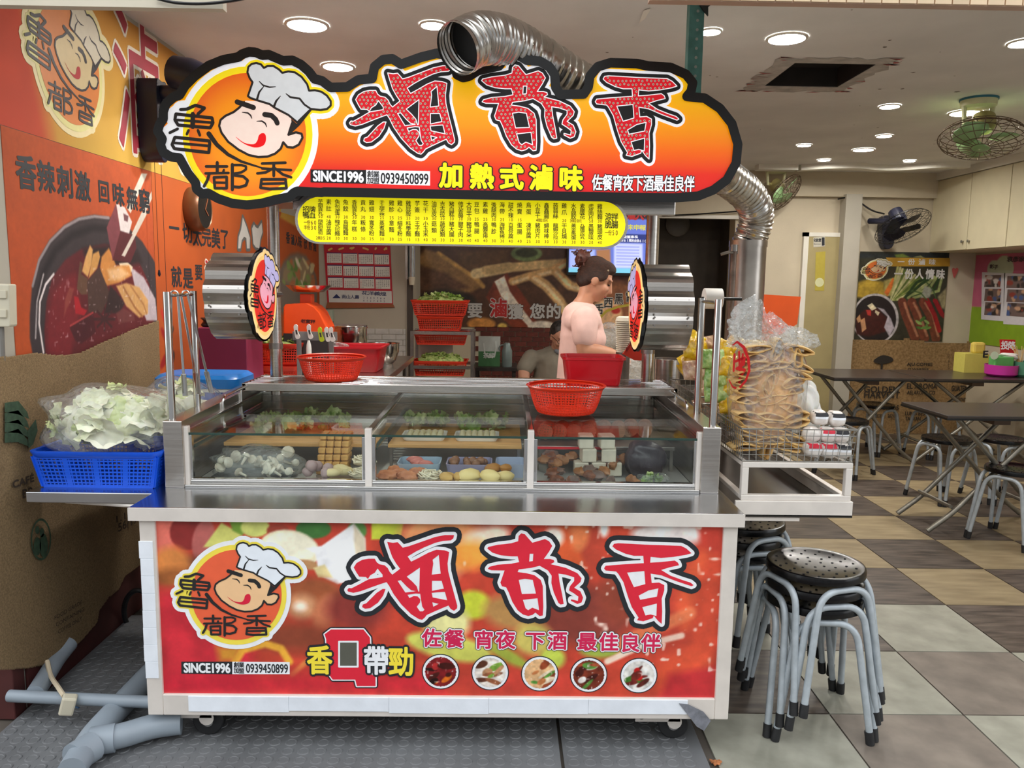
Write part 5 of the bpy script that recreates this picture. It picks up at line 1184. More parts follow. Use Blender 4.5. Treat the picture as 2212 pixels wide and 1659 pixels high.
for k in range(36):
    j = k//5; i = k % 5
    if j < 4: mt, nm = (GP, 'green') if i == 1 else (YP, 'yellow') if i in (2, 3) else (KP, 'pinkish clear')
    else: mt, nm = (YP, 'yellow') if i != 1 else (KP, 'pinkish clear')
    row_ = 'lower' if j < 2 else 'middle' if j < 4 else 'upper'
    y = 3.2+(j % 2)*.03+(.11*(i % 2))+random.uniform(-.02, .02); x = .845+.07*i+random.uniform(-.012, .012); z = .95+j*.046
    if j >= 4: y += .16; x -= .03
    rot = Matrix.Rotation(random.uniform(-.6, .6), 3, 'Z') @ Matrix.Rotation(random.uniform(-.5, .5), 3, 'Y') @ Matrix.Rotation(PI/2-.6+random.uniform(-.5, .5), 3, 'X')
    pillow((x, y, z), .062, .045, .022, rot, mt, '%s noodle pack, %s layer of the rear wire basket' % (nm, row_), '%s noodle packs, %s layer' % (nm, row_), k)
for k, (px_, py_, mt, nm) in enumerate(((1575, 790, YP, 'yellow'), (1580, 835, YP, 'yellow'), (1578, 872, YP, 'yellow'), (1540, 775, GP, 'green'), (1545, 815, GP, 'green'), (1548, 848, GP, 'green'), (1500, 800, KP, 'pinkish'))):
    c = at(px_, py_, 3.02); pillow((c.x, c.y, c.z), .05, .04, .022, Matrix.Rotation(random.uniform(-.3, .3), 3, 'Z') @ Matrix.Rotation(PI/2-.3, 3, 'X'), mt, nm+' noodle pack stacked beside the bean curd bag, '+('top', 'middle', 'bottom', 'top', 'middle', 'bottom', 'single')[k]+' one', 'noodle packs beside the bean curd bag', 60+k)
# ---------------------------------------------------------------- flue, duct, side pole
GALV = M('galvanised_steel', (176, 168, 160), .3, 1., var=.15, scale=8, bump=.04)
t = thing('flue_pipe', 'wide vertical steel flue pipe behind the noodle packs', 'flue', (1.205, 3.95, 0))
c = at(1627, 520, 3.95)
MB().lathe([(.088, 0), (.088, .9), (.09, .905), (.088, .91), (.088, c.z)], (1.205, 3.95, 0), n=40).build('pipe', GALV, t, smooth=True)
MB().lathe([(.07, c.z), (.092, c.z), (.092, c.z-.03)], (1.205, 3.95, 0), n=40, caps=False).build('collar', GALV, t, smooth=True)
path = [(1.205, 3.95, c.z-.02)]+[tuple(at(x, y, d)) for x, y, d in ((1634, 470, 3.92), (1618, 425, 3.84), (1575, 388, 3.7), (1520, 352, 3.5), (1440, 300, 3.3), (1340, 236, 3.12), (1240, 178, 2.97), (1150, 122, 2.84), (1085, 90, 2.73), (1035, 84, 2.65), (992, 104, 2.585))]
sp = spline(path, 26); rs = []
for i in range(len(sp)): rs.append(.079+(.0035 if (i//2) % 2 else -.001)+random.uniform(-.001, .001))
DUCT = M('aluminium_duct', (206, 202, 196), .25, 1., var=.12, scale=14, bump=.1)
t = thing('flexible_duct', 'corrugated aluminium duct looping over the signboard to an open end', 'duct', path[0])
MB().tube(sp, rs, 32, caps=False).build('duct_hose', DUCT, t, smooth=True)
n_ = len(sp); t2 = (sp[-1]-sp[-2]).normalized()
m = MB(); m.tube([sp[-1]+t2*.0, sp[-1]+t2*.012], [.082, .081], 32, caps=False); m.build('duct_mouth', DUCT, t, smooth=True)
MB().lathe([(.001, 0), (.074, 0)], sp[-16], -(sp[-16]-sp[-18]).normalized(), 24, caps=False).build('duct_inner_disc', M('black_disc', (14, 14, 15), .6), t)  # black disc set back inside the open duct end
t = thing('gas_pole', 'slim rusty pipe stand with a paper roll beside the flue', 'pipe stand', (at(1578, 700, 3.6).x, 3.6, 0))
X = at(1578, 700, 3.6).x; zt = at(1576, 538, 3.6).z
MB().tube([(X, 3.6, 0), (X, 3.6, zt)], .013, 14).build('pipe', M('rusty_pipe', (128, 112, 102), .45, .7, var=.3, scale=20), t, smooth=True)
MB().lathe([(.017, 0), (.017, .03)], (X, 3.6, zt-.01), n=14).build('cap', STEELD, t, smooth=True)
zc = at(1560, 545, 3.6).z; MB().tube([(X-.06, 3.6, zc-.01), (X-.03, 3.59, zc), (X+.015, 3.6, zc)], .007, 8).build('clamp', STEELD, t, smooth=True)
zr = at(1540, 645, 3.55).z; x0 = at(1520, 645, 3.55).x; x1 = at(1558, 645, 3.55).x
MB().tube([(x0-.01, 3.55, zr), (X+.03, 3.55, zr)], .008, 10).build('roll_bar', BLACK, t, smooth=True)
tag(MB().lathe([(.012, 0), (.045, .001), (.046, .004), (.046, x1-x0), (.012, x1-x0)], (x0, 3.55, zr), (1, 0, 0), 28).build('paper_roll', M('white_paper', (232, 230, 226), .8, var=.03), smooth=True), 'white paper roll on the pipe stand', 'paper roll')
ORS = M('orange_sheet', (238, 92, 24), .5, var=.06)
t = thing('orange_board', 'orange plastic sheet behind the flue', 'board', (at(1655, 690, 4.15).x, 4.15, at(1655, 700, 4.15).z))
m = MB(); P = front(4.15); m.prism([P.p2(p) for p in ((1573, 640), (1590, 637), (1652, 636), (1730, 641), (1722, 700), (1660, 740), (1573, 730))], P, -.006, 0); m.build('sheet', ORS, t)
MB().tube([(1.3, 4.2, 0), (1.3, 4.17, 1.3)], .015, 8).build('stake', STEELD, t)
# ================================================================ left wall: banners, burlap, fan, clock
PW = Plane((-1.648, 0, 0), (0, 1, 0), (0, 0, 1))
VINYL = vcol('printed_vinyl', .8)
z1 = lambda p: C((0, 0), 2.962, p); z5 = lambda p: C((0, 260), 3.19, p); zk = lambda p: C((400, 400), 3.95, p)
# upper yellow banner
t = thing('wall_banner', 'yellow vinyl banner with big emblem high on the left wall', 'banner', (-1.648, 4.2, 1.985))
cv = Canvas(PW, 2.66, 5.9, 1.985, 2.6, 300, (208, 152, 58))
cv.gradv([(0, (196, 156, 62)), (.5, (194, 146, 58)), (1, (192, 132, 54))])
d = cv.A-(2.74+(2.6-cv.B)*.25); cv.mixin(np.clip(1-d/.11, 0, 1), (196, 70, 42)); d = cv.A-(2.95+(cv.B-1.985)*.35); cv.mixin(np.clip(1-np.abs(d)/.2, 0, 1)*.2, (212, 110, 50))
cv.noise(6, .06); cv.mesh('vinyl', VINYL, t, 0, .002)
ES = [(665, 770), (1855, 540), (1245, 1420)]
F = aff3(ES, [PW.p2(p) for p in z1([(345, 290), (700, 375), (545, 795)])])
emblem(Warp(PW, F), t, .001, [pr((222, 208, 160)), pr((214, 208, 140)), pr((206, 122, 54)), pr((204, 196, 176)), pr((204, 184, 140)), pr((52, 48, 52)), pr((172, 36, 40)), 1])
for bold, mt, hh in ((.036, pr((222, 212, 196)), .001), (.008, pr((156, 44, 60)), .002)):
    a, b = PW.p2((300, 192)); m = MB(); put(m, '滷', PW, a, b, .42, .58, hh, bold, 10); m.build('lettering', mt, t)
F = aff3([(100, 235), (600, 885), (1000, 520)], [PW.p2(p) for p in z1([(1095, 480), (1210, 1080), (1330, 760)])])
brush(K2, Warp(PW, F), t, .001, [(80, pr((222, 212, 196)))], pr((156, 44, 60)))
# lower orange banner with the bowl
t = thing('wall_banner', 'orange vinyl banner picturing a black bowl of red broth on the left wall', 'banner', (-1.648, 3.2, .95))
cv = Canvas(PW, 2.665, 3.76, .95, 1.983, 280, (190, 84, 36))
cv.gradv([(0, (190, 82, 28)), (.5, (176, 72, 28)), (1, (184, 80, 34))])
def bp(pts, rgb, soft=.01, al=1.): cv.poly(z5(pts), rgb, soft, al)
bp([(240, 1700), (205, 1500), (205, 1350), (220, 1150), (265, 960), (340, 825), (440, 725), (540, 670), (650, 650), (760, 668), (880, 735), (980, 835), (1060, 965), (1108, 1080), (1115, 1250), (1100, 1400), (1080, 1700)], (56, 46, 48))
cv.line(z5([(225, 1140), (270, 965), (345, 835), (445, 735), (545, 680), (650, 662), (750, 672)]), .006, (150, 138, 140), .006)
cv.line(z5([(260, 1250), (300, 1050), (380, 900), (500, 790), (640, 740), (760, 750), (900, 830)]), .014, (34, 26, 28), .02)
bp([(315, 1640), (305, 1450), (320, 1250), (360, 1080), (450, 960), (570, 880), (720, 850), (860, 880), (960, 980), (1030, 1130), (1060, 1300), (1060, 1640)], (96, 26, 30))
bp([(330, 1600), (325, 1400), (360, 1200), (430, 1100), (520, 1050), (560, 1300), (480, 1640)], (120, 28, 34), .03)
cv.line(z5([(300, 1600), (270, 1400), (275, 1250), (315, 1130), (370, 1060)]), .005, (226, 214, 212), .004); cv.line(z5([(245, 1500), (255, 1250), (300, 1060)]), .004, (170, 160, 160), .004)
bp([(570, 880), (760, 860), (950, 900), (980, 980), (900, 1000), (600, 990)], (40, 26, 26), .03)
bp([(900, 1010), (990, 1080), (1070, 1230), (1085, 1380), (1010, 1380), (940, 1200)], (190, 176, 182), .01); bp([(820, 985), (880, 980), (915, 1010), (905, 1050), (840, 1040)], (226, 206, 176), .006)
bp([(565, 1040), (590, 940), (620, 860), (640, 890), (630, 990), (605, 1080)], (226, 170, 100), .008); bp([(610, 1090), (640, 920), (680, 900), (690, 940), (670, 1020)], (214, 156, 84), .008); bp([(690, 1010), (700, 940), (750, 880), (770, 920), (800, 1000), (890, 1000), (910, 1070), (820, 1120), (740, 1140), (700, 1090)], (206, 136, 66), .01); bp([(740, 1030), (830, 1010), (890, 1060), (830, 1100), (760, 1100)], (232, 184, 130), .02)
bp([(530, 1160), (550, 970), (570, 985), (560, 1060), (605, 1090), (600, 1200), (560, 1200)], (104, 72, 52), .006)
bp([(600, 1110), (685, 1010), (760, 1200), (700, 1330), (610, 1320)], (76, 52, 44), .006); bp([(760, 1140), (800, 1180), (860, 1260), (820, 1330), (720, 1330)], (52, 32, 30), .01)
bp([(800, 1140), (870, 1120), (960, 1150), (1020, 1240), (1020, 1330), (960, 1360), (870, 1280)], (206, 156, 96), .01); cv.line(z5([(850, 1150), (930, 1290), (980, 1350)]), .006, (160, 104, 58), .008); cv.line(z5([(900, 1140), (990, 1270), (1010, 1330)]), .005, (170, 116, 66), .008)
bp([(440, 1360), (450, 1230), (480, 1150), (510, 1160), (490, 1240), (460, 1300)], (140, 60, 52), .01); bp([(510, 1210), (540, 1220), (560, 1290), (600, 1310), (580, 1345), (520, 1330)], (176, 26, 36), .006)
bp([(480, 1430), (500, 1400), (640, 1320), (660, 1460), (560, 1540), (520, 1520)], (74, 22, 26), .006); cv.line(z5([(485, 1415), (640, 1325)]), .004, (170, 60, 60), .004)
for k in range(8):
    a = k*PI/4; cv.line(z5([(720, 1370), (720+70*math.cos(a), 1370+75*math.sin(a))]), .006, (66, 30, 30), .004)
bp([(800, 1330), (850, 1295), (920, 1330), (930, 1380), (820, 1400)], (110, 52, 50), .01)
# chopsticks with a block of duck blood
bp([(975, 365), (1015, 368), (900, 640), (870, 600)], (214, 206, 192), .005); bp([(1085, 400), (1110, 405), (860, 940), (838, 930)], (210, 200, 186), .005)
bp([(800, 570), (735, 740), (775, 960), (830, 850), (830, 760)], (122, 60, 66), .005); bp([(830, 760), (775, 965), (900, 980), (940, 880), (930, 790)], (86, 30, 34), .006); bp([(800, 570), (860, 600), (910, 700), (890, 780), (830, 760)], (222, 210, 208), .006); bp([(850, 640), (885, 660), (880, 700), (855, 690)], (110, 70, 74), .006)
bp([(1000, 620), (1015, 640), (860, 940), (838, 930)], (206, 196, 182), .005)
cv.speck(70, .86, (240, 220, 220), .5, z5([(320, 1000), (1080, 1000), (1080, 1600), (320, 1600)])); cv.noise(9, .05); cv.noise(60, .05)
cv.mesh('vinyl', VINYL, t, 0, .002)
INK = pr((44, 46, 50))
m = MB()
for ch, x, y, hh, ww in (('香', 180, 365, 215, .95), ('辣', 318, 395, 190, .95), ('刺', 450, 430, 190, .92), ('激', 570, 458, 180, .95), ('回', 715, 495, 140, .95), ('味', 815, 515, 145, 1.), ('無', 910, 542, 140, 1.), ('窮', 995, 560, 150, 1.)):
    a, b = PW.p2((x/3.19, 260+y/3.19)); H = hh/3.19*a/1750; put(m, ch, PW, a, b, H*ww*1.05, H, .001, .035, 8)
m.build('lettering', INK, t)
# far orange banner
t = thing('wall_banner', 'long orange vinyl banner with slogans farther along the left wall', 'banner', (-1.648, 5.4, .95))
cv = Canvas(PW, 3.765, 7.06, .95, 1.983, 330, (190, 92, 26))
cv.gradv([(0, (184, 84, 30)), (.5, (176, 78, 22)), (1, (182, 86, 30))])
cv.poly([(612, 440), (650, 470), (692, 480), (692, 500), (640, 490), (605, 470)], (204, 158, 60), .02)
cv.poly(zk([(800, 820), (800, 740), (840, 650), (900, 590), (960, 575), (1030, 600), (1080, 680), (1120, 780), (1130, 880), (1120, 1060), (800, 1100)]), (118, 104, 92), .04); cv.poly(zk([(830, 820), (840, 720), (900, 640), (960, 610), (1040, 660), (1080, 760), (1080, 850), (960, 880)]), (150, 128, 96), .05)
for k in range(30): cv.ell(400+random.uniform(830, 1090)/3.95, 400+random.uniform(650, 860)/3.95, random.uniform(2, 6), random.uniform(4, 14), random.choice([(206, 190, 140), (176, 110, 66), (96, 130, 56), (222, 210, 180), (130, 150, 80)]), random.uniform(-30, 30), .02)
for k in range(10): cv.ell(random.uniform(352, 372), random.uniform(630, 790), random.uniform(2, 6), random.uniform(8, 22), random.choice([(150, 20, 20), (90, 110, 40), (60, 40, 30), (190, 40, 30)]), random.uniform(-30, 30), .01)
cv.noise(5, .06); cv.mesh('vinyl', VINYL, t, 0, .002)
m = MB()
for ch, x, y, hh in (('一', 376, 494, 40), ('切', 405, 504, 40), ('太', 426, 511, 40), ('完', 446, 512, 40), ('美', 466, 516, 40), ('了', 485, 517, 40), ('就', 381, 599, 42), ('是', 406, 602, 42), ('要', 429, 589, 32), ('香', 622, 514, 24), ('滷', 632, 518, 22), ('入', 640, 521, 22), ('味', 648, 523, 24), ('欣', 660, 527, 22), ('熊', 670, 529, 22), ('煌', 680, 532, 22)):
    a, b = PW.p2((x, y)); H = hh*a/1750; put(m, ch, PW, a, b, H*1.2, H, .001, .03, 8)
m.build('lettering', INK, t)
a, b = PW.p2((454, 588)); H = 46*a/1750
for bold, mt, hh in ((.1, pr((226, 214, 200)), .001), (.03, pr((178, 40, 50)), .0018)): m = MB(); put(m, '滷', PW, a, b, H*1.2, H, hh, bold, 10); m.build('lettering', mt, t)
m = MB(); n_ = MB()
for q in ([(450, 540), (455, 440), (475, 380), (490, 275), (520, 350), (550, 450), (548, 540), (525, 540), (520, 450), (500, 440), (480, 470), (470, 540)], [(568, 370), (585, 335), (600, 360), (620, 370), (650, 320), (658, 400), (640, 460), (630, 540), (600, 530), (580, 500)]):
    qq = [PW.p2(p) for p in zk(q)]; m.flat([qq], PW, .0016); n_.stroke(qq, .02, PW, .001, True)
m.build('lettering', pr((214, 212, 206)), t); n_.build('lettering', pr((110, 108, 104)), t)
# burlap sacking on the lower wall
BUR = M('burlap', (128, 104, 72), .95, var=.16, scale=160, rgb2=(152, 126, 90), bump=.5, bscale=420, detail=8)
def sheet(P, px, h0, h1, n=70, amp=.006, seed=1):
    q = [P.p2(p) for p in px]; a0, a1 = min(p[0] for p in q), max(p[0] for p in q); b0, b1 = min(p[1] for p in q), max(p[1] for p in q)
    r = random.Random(seed); ph = [r.uniform(0, 6) for _ in range(4)]; nb = int(n*(b1-b0)/(a1-a0))+2
    def ins(x, y):
        c = False
        for i in range(len(q)):
            (x0, y0), (x1, y1) = q[i-1], q[i]
            if (y0 > y) != (y1 > y) and x < (x1-x0)*(y-y0)/(y1-y0)+x0: c = not c
        return c
    hh = lambda a, b: h0+amp*(1+math.sin(a*9+ph[0]+b*2))+amp*.6*(1+math.sin(a*21+b*6+ph[1]))
    vs = [P.w(a0+(a1-a0)*i/(n-1), b0+(b1-b0)*j/(nb-1), hh(a0+(a1-a0)*i/(n-1), b0+(b1-b0)*j/(nb-1))) for j in range(nb) for i in range(n)]
    fs = []
    for j in range(nb-1):
        for i in range(n-1):
            if ins(a0+(a1-a0)*(i+.5)/(n-1), b0+(b1-b0)*(j+.5)/(nb-1)): fs.append((j*n+i, j*n+i+1, (j+1)*n+i+1, (j+1)*n+i))
    return MB().add(vs, fs), hh
t = thing('burlap_sheet', 'frayed brown burlap coffee sack sheet hung over the lower left wall', 'burlap', (-1.62, 3.1, .1))
mb, hh = sheet(PW, [(-40, 772), (0, 770), (60, 762), (120, 768), (165, 762), (215, 738), (270, 715), (336, 692), (338, 800), (345, 1100), (350, 1190), (300, 1215), (262, 1245), (250, 1275), (228, 1290), (205, 1318), (200, 1345), (170, 1380), (135, 1412), (100, 1432), (60, 1442), (0, 1446), (-40, 1448)], .012, 0, 300, .004)
o = mb.build('sacking', BUR, t, smooth=True); s_ = o.modifiers.new('thick', 'SOLIDIFY'); s_.thickness = .003
FADE = M('faded_print', (58, 44, 32), .9, var=.2, scale=60); GRN = M('faded_green_print', (52, 74, 54), .9, var=.3, scale=50)
m = MB(); latin(m, 'CAFÉ', PW, (8, 1045), (54, 1030), 20, .03, .06); latin(m, 'BR', PW, (30, 1067), (54, 1060), 18, .03, .06); latin(m, '56/17', PW, (240, 1140), (282, 1120), 18, .03, .03); latin(m, '1.15..', PW, (236, 1122), (280, 1105), 14, .03, .03); m.build('lettering', FADE, t)
m = MB(); latin(m, 'FOOD GRADE', PW, (100, 1335), (160, 1300), 9, .03); latin(m, 'CONTAINING', PW, (103, 1350), (165, 1315), 9, .03); latin(m, 'COFFEE ONLY', PW, (108, 1365), (160, 1335), 9, .03); m.build('lettering', FADE, t)
m = MB(); q = [PW.p2((70+21*math.cos(a), 1165+43*math.sin(a))) for a in np.linspace(0, 2*PI, 30)[:-1]]; m.stroke(q, .004, PW, .03, True, 6)
for cx, cy, rx, ry in ((62, 1180, 8, 20), (76, 1178, 9, 26), (62, 1145, 5, 9), (72, 1150, 5, 10)): m.flat([[PW.p2((cx+rx*math.cos(a), cy+ry*math.sin(a))) for a in np.linspace(0, 2*PI, 17)[:-1]]], PW, .03)
m.build('bean_mark', GRN, t)
m = MB()
for i in range(4): m.flat([[PW.p2(p) for p in ((-10, 870+i*22), (20, 866+i*20), (40, 890+i*20), (44, 905+i*20), (20, 895+i*20), (-10, 890+i*22))]], PW, .03)
m.flat([[PW.p2(p) for p in ((40, 930), (58, 905), (62, 930), (52, 960), (42, 968))]], PW, .031); m.build('leaf_mark', GRN, t)
# dark maroon board at the very left bottom
m = MB(); m.box(-1.95, -1.643, 2.52, 2.585, 0, .64); tag(m.build('door_board', MAROON, bevel=.004), 'dark maroon board standing at the bottom left edge', 'board')
# switch box and conduit on the column
t = thing('switch_box', 'cream double switch box on the tiled column', 'switch', (-1.69, 2.59, 1.3))
P = front(2.592); q = [P.p2(p) for p in ((-14, 612), (36, 614), (38, 700), (36, 705), (-14, 705))]
MB().prism(q, P, 0, .04).build('case', M('cream_plastic', (206, 198, 176), .45, var=.06), t, bevel=.004)
for y in (635, 676):
    q = [P.p2(p) for p in ((16, y-9), (32, y-8), (32, y+9), (16, y+9))]; MB().prism(q, P, .04, .047).build('rocker', M('cream_plastic', (206, 198, 176), .45), t, bevel=.002)
tag(MB().tube([at(3, 705, 2.57), at(6, 780, 2.57)], .008, 8).build('conduit', M('grey_conduit', (120, 116, 110), .5), smooth=True), 'grey conduit below the cream switch box', 'conduit')
# wall fan seen edge-on (mount, arm, head behind the emblem)
NAVY = M('navy_plastic', (34, 36, 54), .35, var=.1)
c = atx(308, 265, -1.65); t = thing('wall_fan', 'dark navy wall fan mount with pull cords beside the emblem', 'fan', (-1.64, c.y, c.z-.2))
m = MB(); PX = Plane((-1.645, c.y, c.z), (0, 1, 0), (0, 0, 1)); q = smooth2([(-.055, .17), (0, .18), (.055, .17), (.06, 0), (.05, -.13), (0, -.175), (-.05, -.13), (-.06, 0)], 4); m.prism(q, PX, 0, .09); m.build('mount', NAVY, t, smooth=True, bevel=.008)
m = MB(); q = smooth2([(-.03, .08), (.03, .08), (.035, -.1), (0, -.14), (-.035, -.1)], 3); m.prism(q, PX, .09, .097); m.build('control_plate', CHROME, t)
MB().tube([(-1.56, c.y, c.z+.13), (-1.42, c.y-.02, c.z+.13), (-1.32, c.y-.03, c.z+.2)], .035, 14).build('arm', NAVY, t, smooth=True)
hd = at(415, 165, c.y-.05); MB().lathe([(.02, -.1), (.07, -.09), (.075, 0), (.06, .08), (.02, .1)], hd, (.95, -.2, -.25), 20).build('motor', NAVY, t, smooth=True)
for dx in (0, .03): MB().tube([(-1.6+dx, c.y-.01, c.z-.16), (-1.6+dx, c.y-.01, c.z-.16-.5-dx*4)], .0012, 5).build('pull_cord', M('brown_cord', (70, 40, 36), .7), t); MB().lathe([(.003, 0), (.007, .01), (.004, .03)], (-1.6+dx, c.y-.01, c.z-.69-dx*4), n=8).build('cord_bead', NAVY, t, smooth=True)
# round wall clock
c = atx(412, 452, -1.65); t = thing('wall_clock', 'round wall clock with bronze rim and dark dial on the orange banner', 'clock', (-1.6, c.y, c.z-.11))
BRZ = M('bronze_plastic', (122, 78, 46), .35, .3, var=.12)
MB().lathe([(.112, 0), (.115, .01), (.112, .06), (.1, .075), (.094, .068)], (-1.648, c.y, c.z), (1, 0, 0), 40).build('rim', BRZ, t, smooth=True)
MB().lathe([(.096, 0), (.096, .002)], (-1.578, c.y, c.z), (1, 0, 0), 40).build('dial', M('dark_dial', (40, 38, 34), .25, var=.1), t)
m = MB()
for a, l in ((2.2, .05), (.6, .07)): m.obox((-1.573, c.y+math.sin(a)*l/2, c.z+math.cos(a)*l/2), (.001, 0, 0), (0, math.sin(a)*l/2, math.cos(a)*l/2), (0, .003*math.cos(a), -.003*math.sin(a))); 
m.build('hands', M('bronze_hand', (150, 90, 60), .4), t)
# pvc pipes and cable on the floor at the left
PVC = M('grey_pvc', (140, 150, 160), .4, var=.1, scale=6)
def pv(pts, r, label, name='pvc_pipe', joints=()):
    t = thing(name, label, 'pipe', (pts[0][0], pts[0][1], 0), 'grey pvc drain pipes'); MB().tube(fillet(pts, .06), r, 18).build('pipe', PVC, t, smooth=True)
    for p, d in joints: MB().tube([Vector(p)-Vector(d)*.035, Vector(p)+Vector(d)*.035], r*1.14, 18).build('socket', PVC, t, smooth=True)
f = lambda x, y, z: tuple(atz(x, y, z))
pv([f(20, 1503, .1), f(380, 1519, .1)], .02, 'thin horizontal grey pipe crossing at the lower left'); 
pv([f(155, 1665, .06), f(200, 1590, .06), f(255, 1530, .06), f(330, 1450, .06), f(420, 1370, .06)], .04, 'thick grey pipe running diagonally back under the cart', joints=[(f(180, 1625, .06), Vector((.3, .8, 0)).normalized())])
pv([f(200, 1600, .062), f(262, 1590, .062), f(330, 1568, .062), f(392, 1560, .062)], .038, 'thick grey pipe branching right to the left front wheel', joints=[(f(222, 1598, .062), Vector((.9, .3, 0)).normalized())])
pv([f(75, 1500, .1), f(125, 1420, .1), f(150, 1390, .12)], .03, 'short grey pipe under the burlap edge')
CB = M('beige_cable', (206, 190, 164), .6, var=.1)
t = thing('extension_socket', 'cream plug socket hanging on a beige cable at the lower left', 'socket', f(145, 1520, .25))
MB().tube(spline([atx(102, 1428, -1.6), atx(110, 1460, -1.56), at(126, 1485, 2.5), at(138, 1503, 2.46)]), .008, 8).build('cable', CB, t, smooth=True)
c = at(147, 1522, 2.45); R3 = Matrix.Rotation(.3, 3, 'Y') @ Matrix.Rotation(.4, 3, 'Z'); m = MB(); m.obox(c, R3 @ Vector((.022, 0, 0)), R3 @ Vector((0, .018, 0)), R3 @ Vector((0, 0, .032))); m.build('socket', M('cream_plastic', (206, 198, 176), .45), t, bevel=.006)
tag(MB().tube([at(298+30*math.cos(a), 1320+45*math.sin(a), 3.25+.05*math.sin(a)) for a in np.linspace(1.2, 5.2, 24)], .011, 8).build('hose', RUBBER, smooth=True), 'black hose coiled in the dark behind the cart', 'hose')
tag(MB().tube(spline([f(30, 1500, .02), f(80, 1512, .03), f(130, 1515, .01), f(170, 1530, .01)]), .004, 6).build('wire', M('blue_wire', (60, 90, 120), .5), smooth=True), 'thin blue wire lying by the horizontal pipe', 'wire')

# ================================================================ kitchen behind the cart
t = thing('kitchen_counter', 'steel kitchen counter along the left wall behind the cart', 'counter', (-1.15, 4.5, 0))
MB().box(-1.63, -.62, 3.72, 5.4, .95, .985).build('top', STEEL, t, bevel=.003)
for X in (-1.58, -.67):
    for yy in (3.78, 5.34): MB().tube([(X, yy, 0), (X, yy, .95)], .02, 12).build('leg', STEELD, t, smooth=True)
MB().box(-1.6, -.65, 3.75, 5.37, .3, .32).build('lower_shelf', STEELD, t)
KZ = .985
c0, c1 = at(432, 790, 3.86), at(520, 790, 3.86); z1_ = at(480, 708, 3.86).z
m = MB(); m.box(c0.x, at(556, 790, 4.0).x, 3.84, 4.1, KZ, z1_); tag(m.build('carton', M('magenta_card', (132, 30, 66), .6, var=.06), bevel=.004), 'magenta cardboard box left of the upright', 'box')
m = MB(); xx = at(500, 700, 3.9).x; m.box(xx, xx+.14, 3.9, 4.05, z1_, z1_+.045); tag(m.build('white_carton', M('white_card', (206, 204, 200), .6, var=.05), bevel=.002), 'flat white carton on the magenta box', 'box')
xx = at(455, 700, 3.9).x; m = MB(); blob(m, (xx, 3.93, z1_+.025), .05, .06, .03, 3, .15); tag(m.build('black_bag', M('black_poly', (24, 22, 26), .25, var=.2, bump=.5, bscale=30), smooth=True), 'crumpled black bag on the magenta box', 'bag')
def veg(c, w, d, n, label, cat='greens', h=.03):
    t = thing('chopped_greens', label, cat, c)
    m = MB(); m.ball((c[0], c[1], c[2]), w*.5, d*.5, h, 20, 10, jit=.15); m.build('mound', M('greens_mass', (120, 156, 66), .6, var=.4, scale=40, rgb2=(190, 206, 130)), t, smooth=True)
    for k in range(n): a, r = random.uniform(0, 6.28), random.random()**.5; scatter_leaf(t, (c[0]+w*.47*r*math.cos(a), c[1]+d*.47*r*math.sin(a), c[2]+h*(1-r*r)**.5+.004), .9, 'leaf', GREENL, .8)
x0, x1 = at(558, 790, 4.35).x, at(660, 790, 4.35).x; zt = at(600, 738, 4.35).z
basket(((x0+x1)/2, 4.35, KZ+.06), x1-x0, .3, zt-KZ-.06, 'orange red lattice basket of greens beside the upright', REDD, 'basket', 'orange red lattice baskets', nx=18, ny=14, nz=6)
veg(((x0+x1)/2, 4.35, zt-.02), (x1-x0)*.85, .24, 30, 'chopped greens in the basket beside the upright')
basket(((x0+x1)/2+.01, 4.2, KZ), .27, .12, .055, 'low orange red basket under the larger one by the upright', REDD, 'basket', 'orange red lattice baskets', nx=18, ny=8, nz=3)
c = at(752, 800, 4.5); tub((c.x, 4.5, KZ), .43, .3, at(752, 748, 4.4).z-KZ, 'wide dark red plastic tub behind the left colander', M('dark_red_plastic', (178, 16, 30), .35, var=.08))
c = at(722, 752, 4.42); t = thing('plastic_bag', 'crumpled clear bag lying on the dark red tub', 'plastic bag', (c.x, c.y, c.z-.02)); m = MB(); blob(m, (c.x, c.y, c.z), .075, .05, .035, 31, .16); m.build('film', MILKY, t, smooth=True)
c = at(667, 745, 4.1); tag(MB().lathe([(.014, KZ-c.z), (.014, -.02), (.012, 0), (.004, .03), (.002, .05)], c, n=12).build('squeeze_bottle', M('white_plastic', (232, 232, 228), .4), smooth=True), 'white squeeze bottle tip behind the left colander', 'bottle')
# steel pots
c = at(754, 742, 4.95); r = .112; z0 = c.z; h_ = at(754, 702, 4.95).z-z0
t = thing('steel_pot', 'stack of lidded steel pots by the scale', 'pot', (c.x, 4.95, z0)); MB().lathe([(r*.95, 0), (r, .01), (r, h_-.02), (r*1.04, h_-.018), (r*1.04, h_-.01), (r, h_-.008), (r*1.03, h_-.004), (r, h_)], (c.x, 4.95, z0), n=36).build('body', CHROME, t, smooth=True)
m = MB(); m.lathe([(r*.99, 0), (r*.99, z0-KZ-.01)], (c.x, 4.95, KZ), n=36); m.build('lower_pot', STEEL, t, smooth=True)
c = at(828, 785, 4.75); r = .095; h_ = at(828, 742, 4.75).z-c.z; t = thing('steel_bowl', 'deep steel mixing bowl right of the red tub', 'bowl', (c.x, 4.75, c.z)); MB().lathe([(r*.6, 0), (r*.8, .02), (r, h_*.6), (r*1.02, h_), (r*1.08, h_+.003), (r*1.0, h_), (r*.95, h_*.6), (r*.6, .01)], (c.x, 4.75, c.z), n=32).build('body', CHROME, t, smooth=True)
MB().lathe([(r*.62, 0), (r*.62, c.z-KZ)], (c.x, 4.75, KZ), n=24).build('stand_ring', STEELD, t, smooth=True)
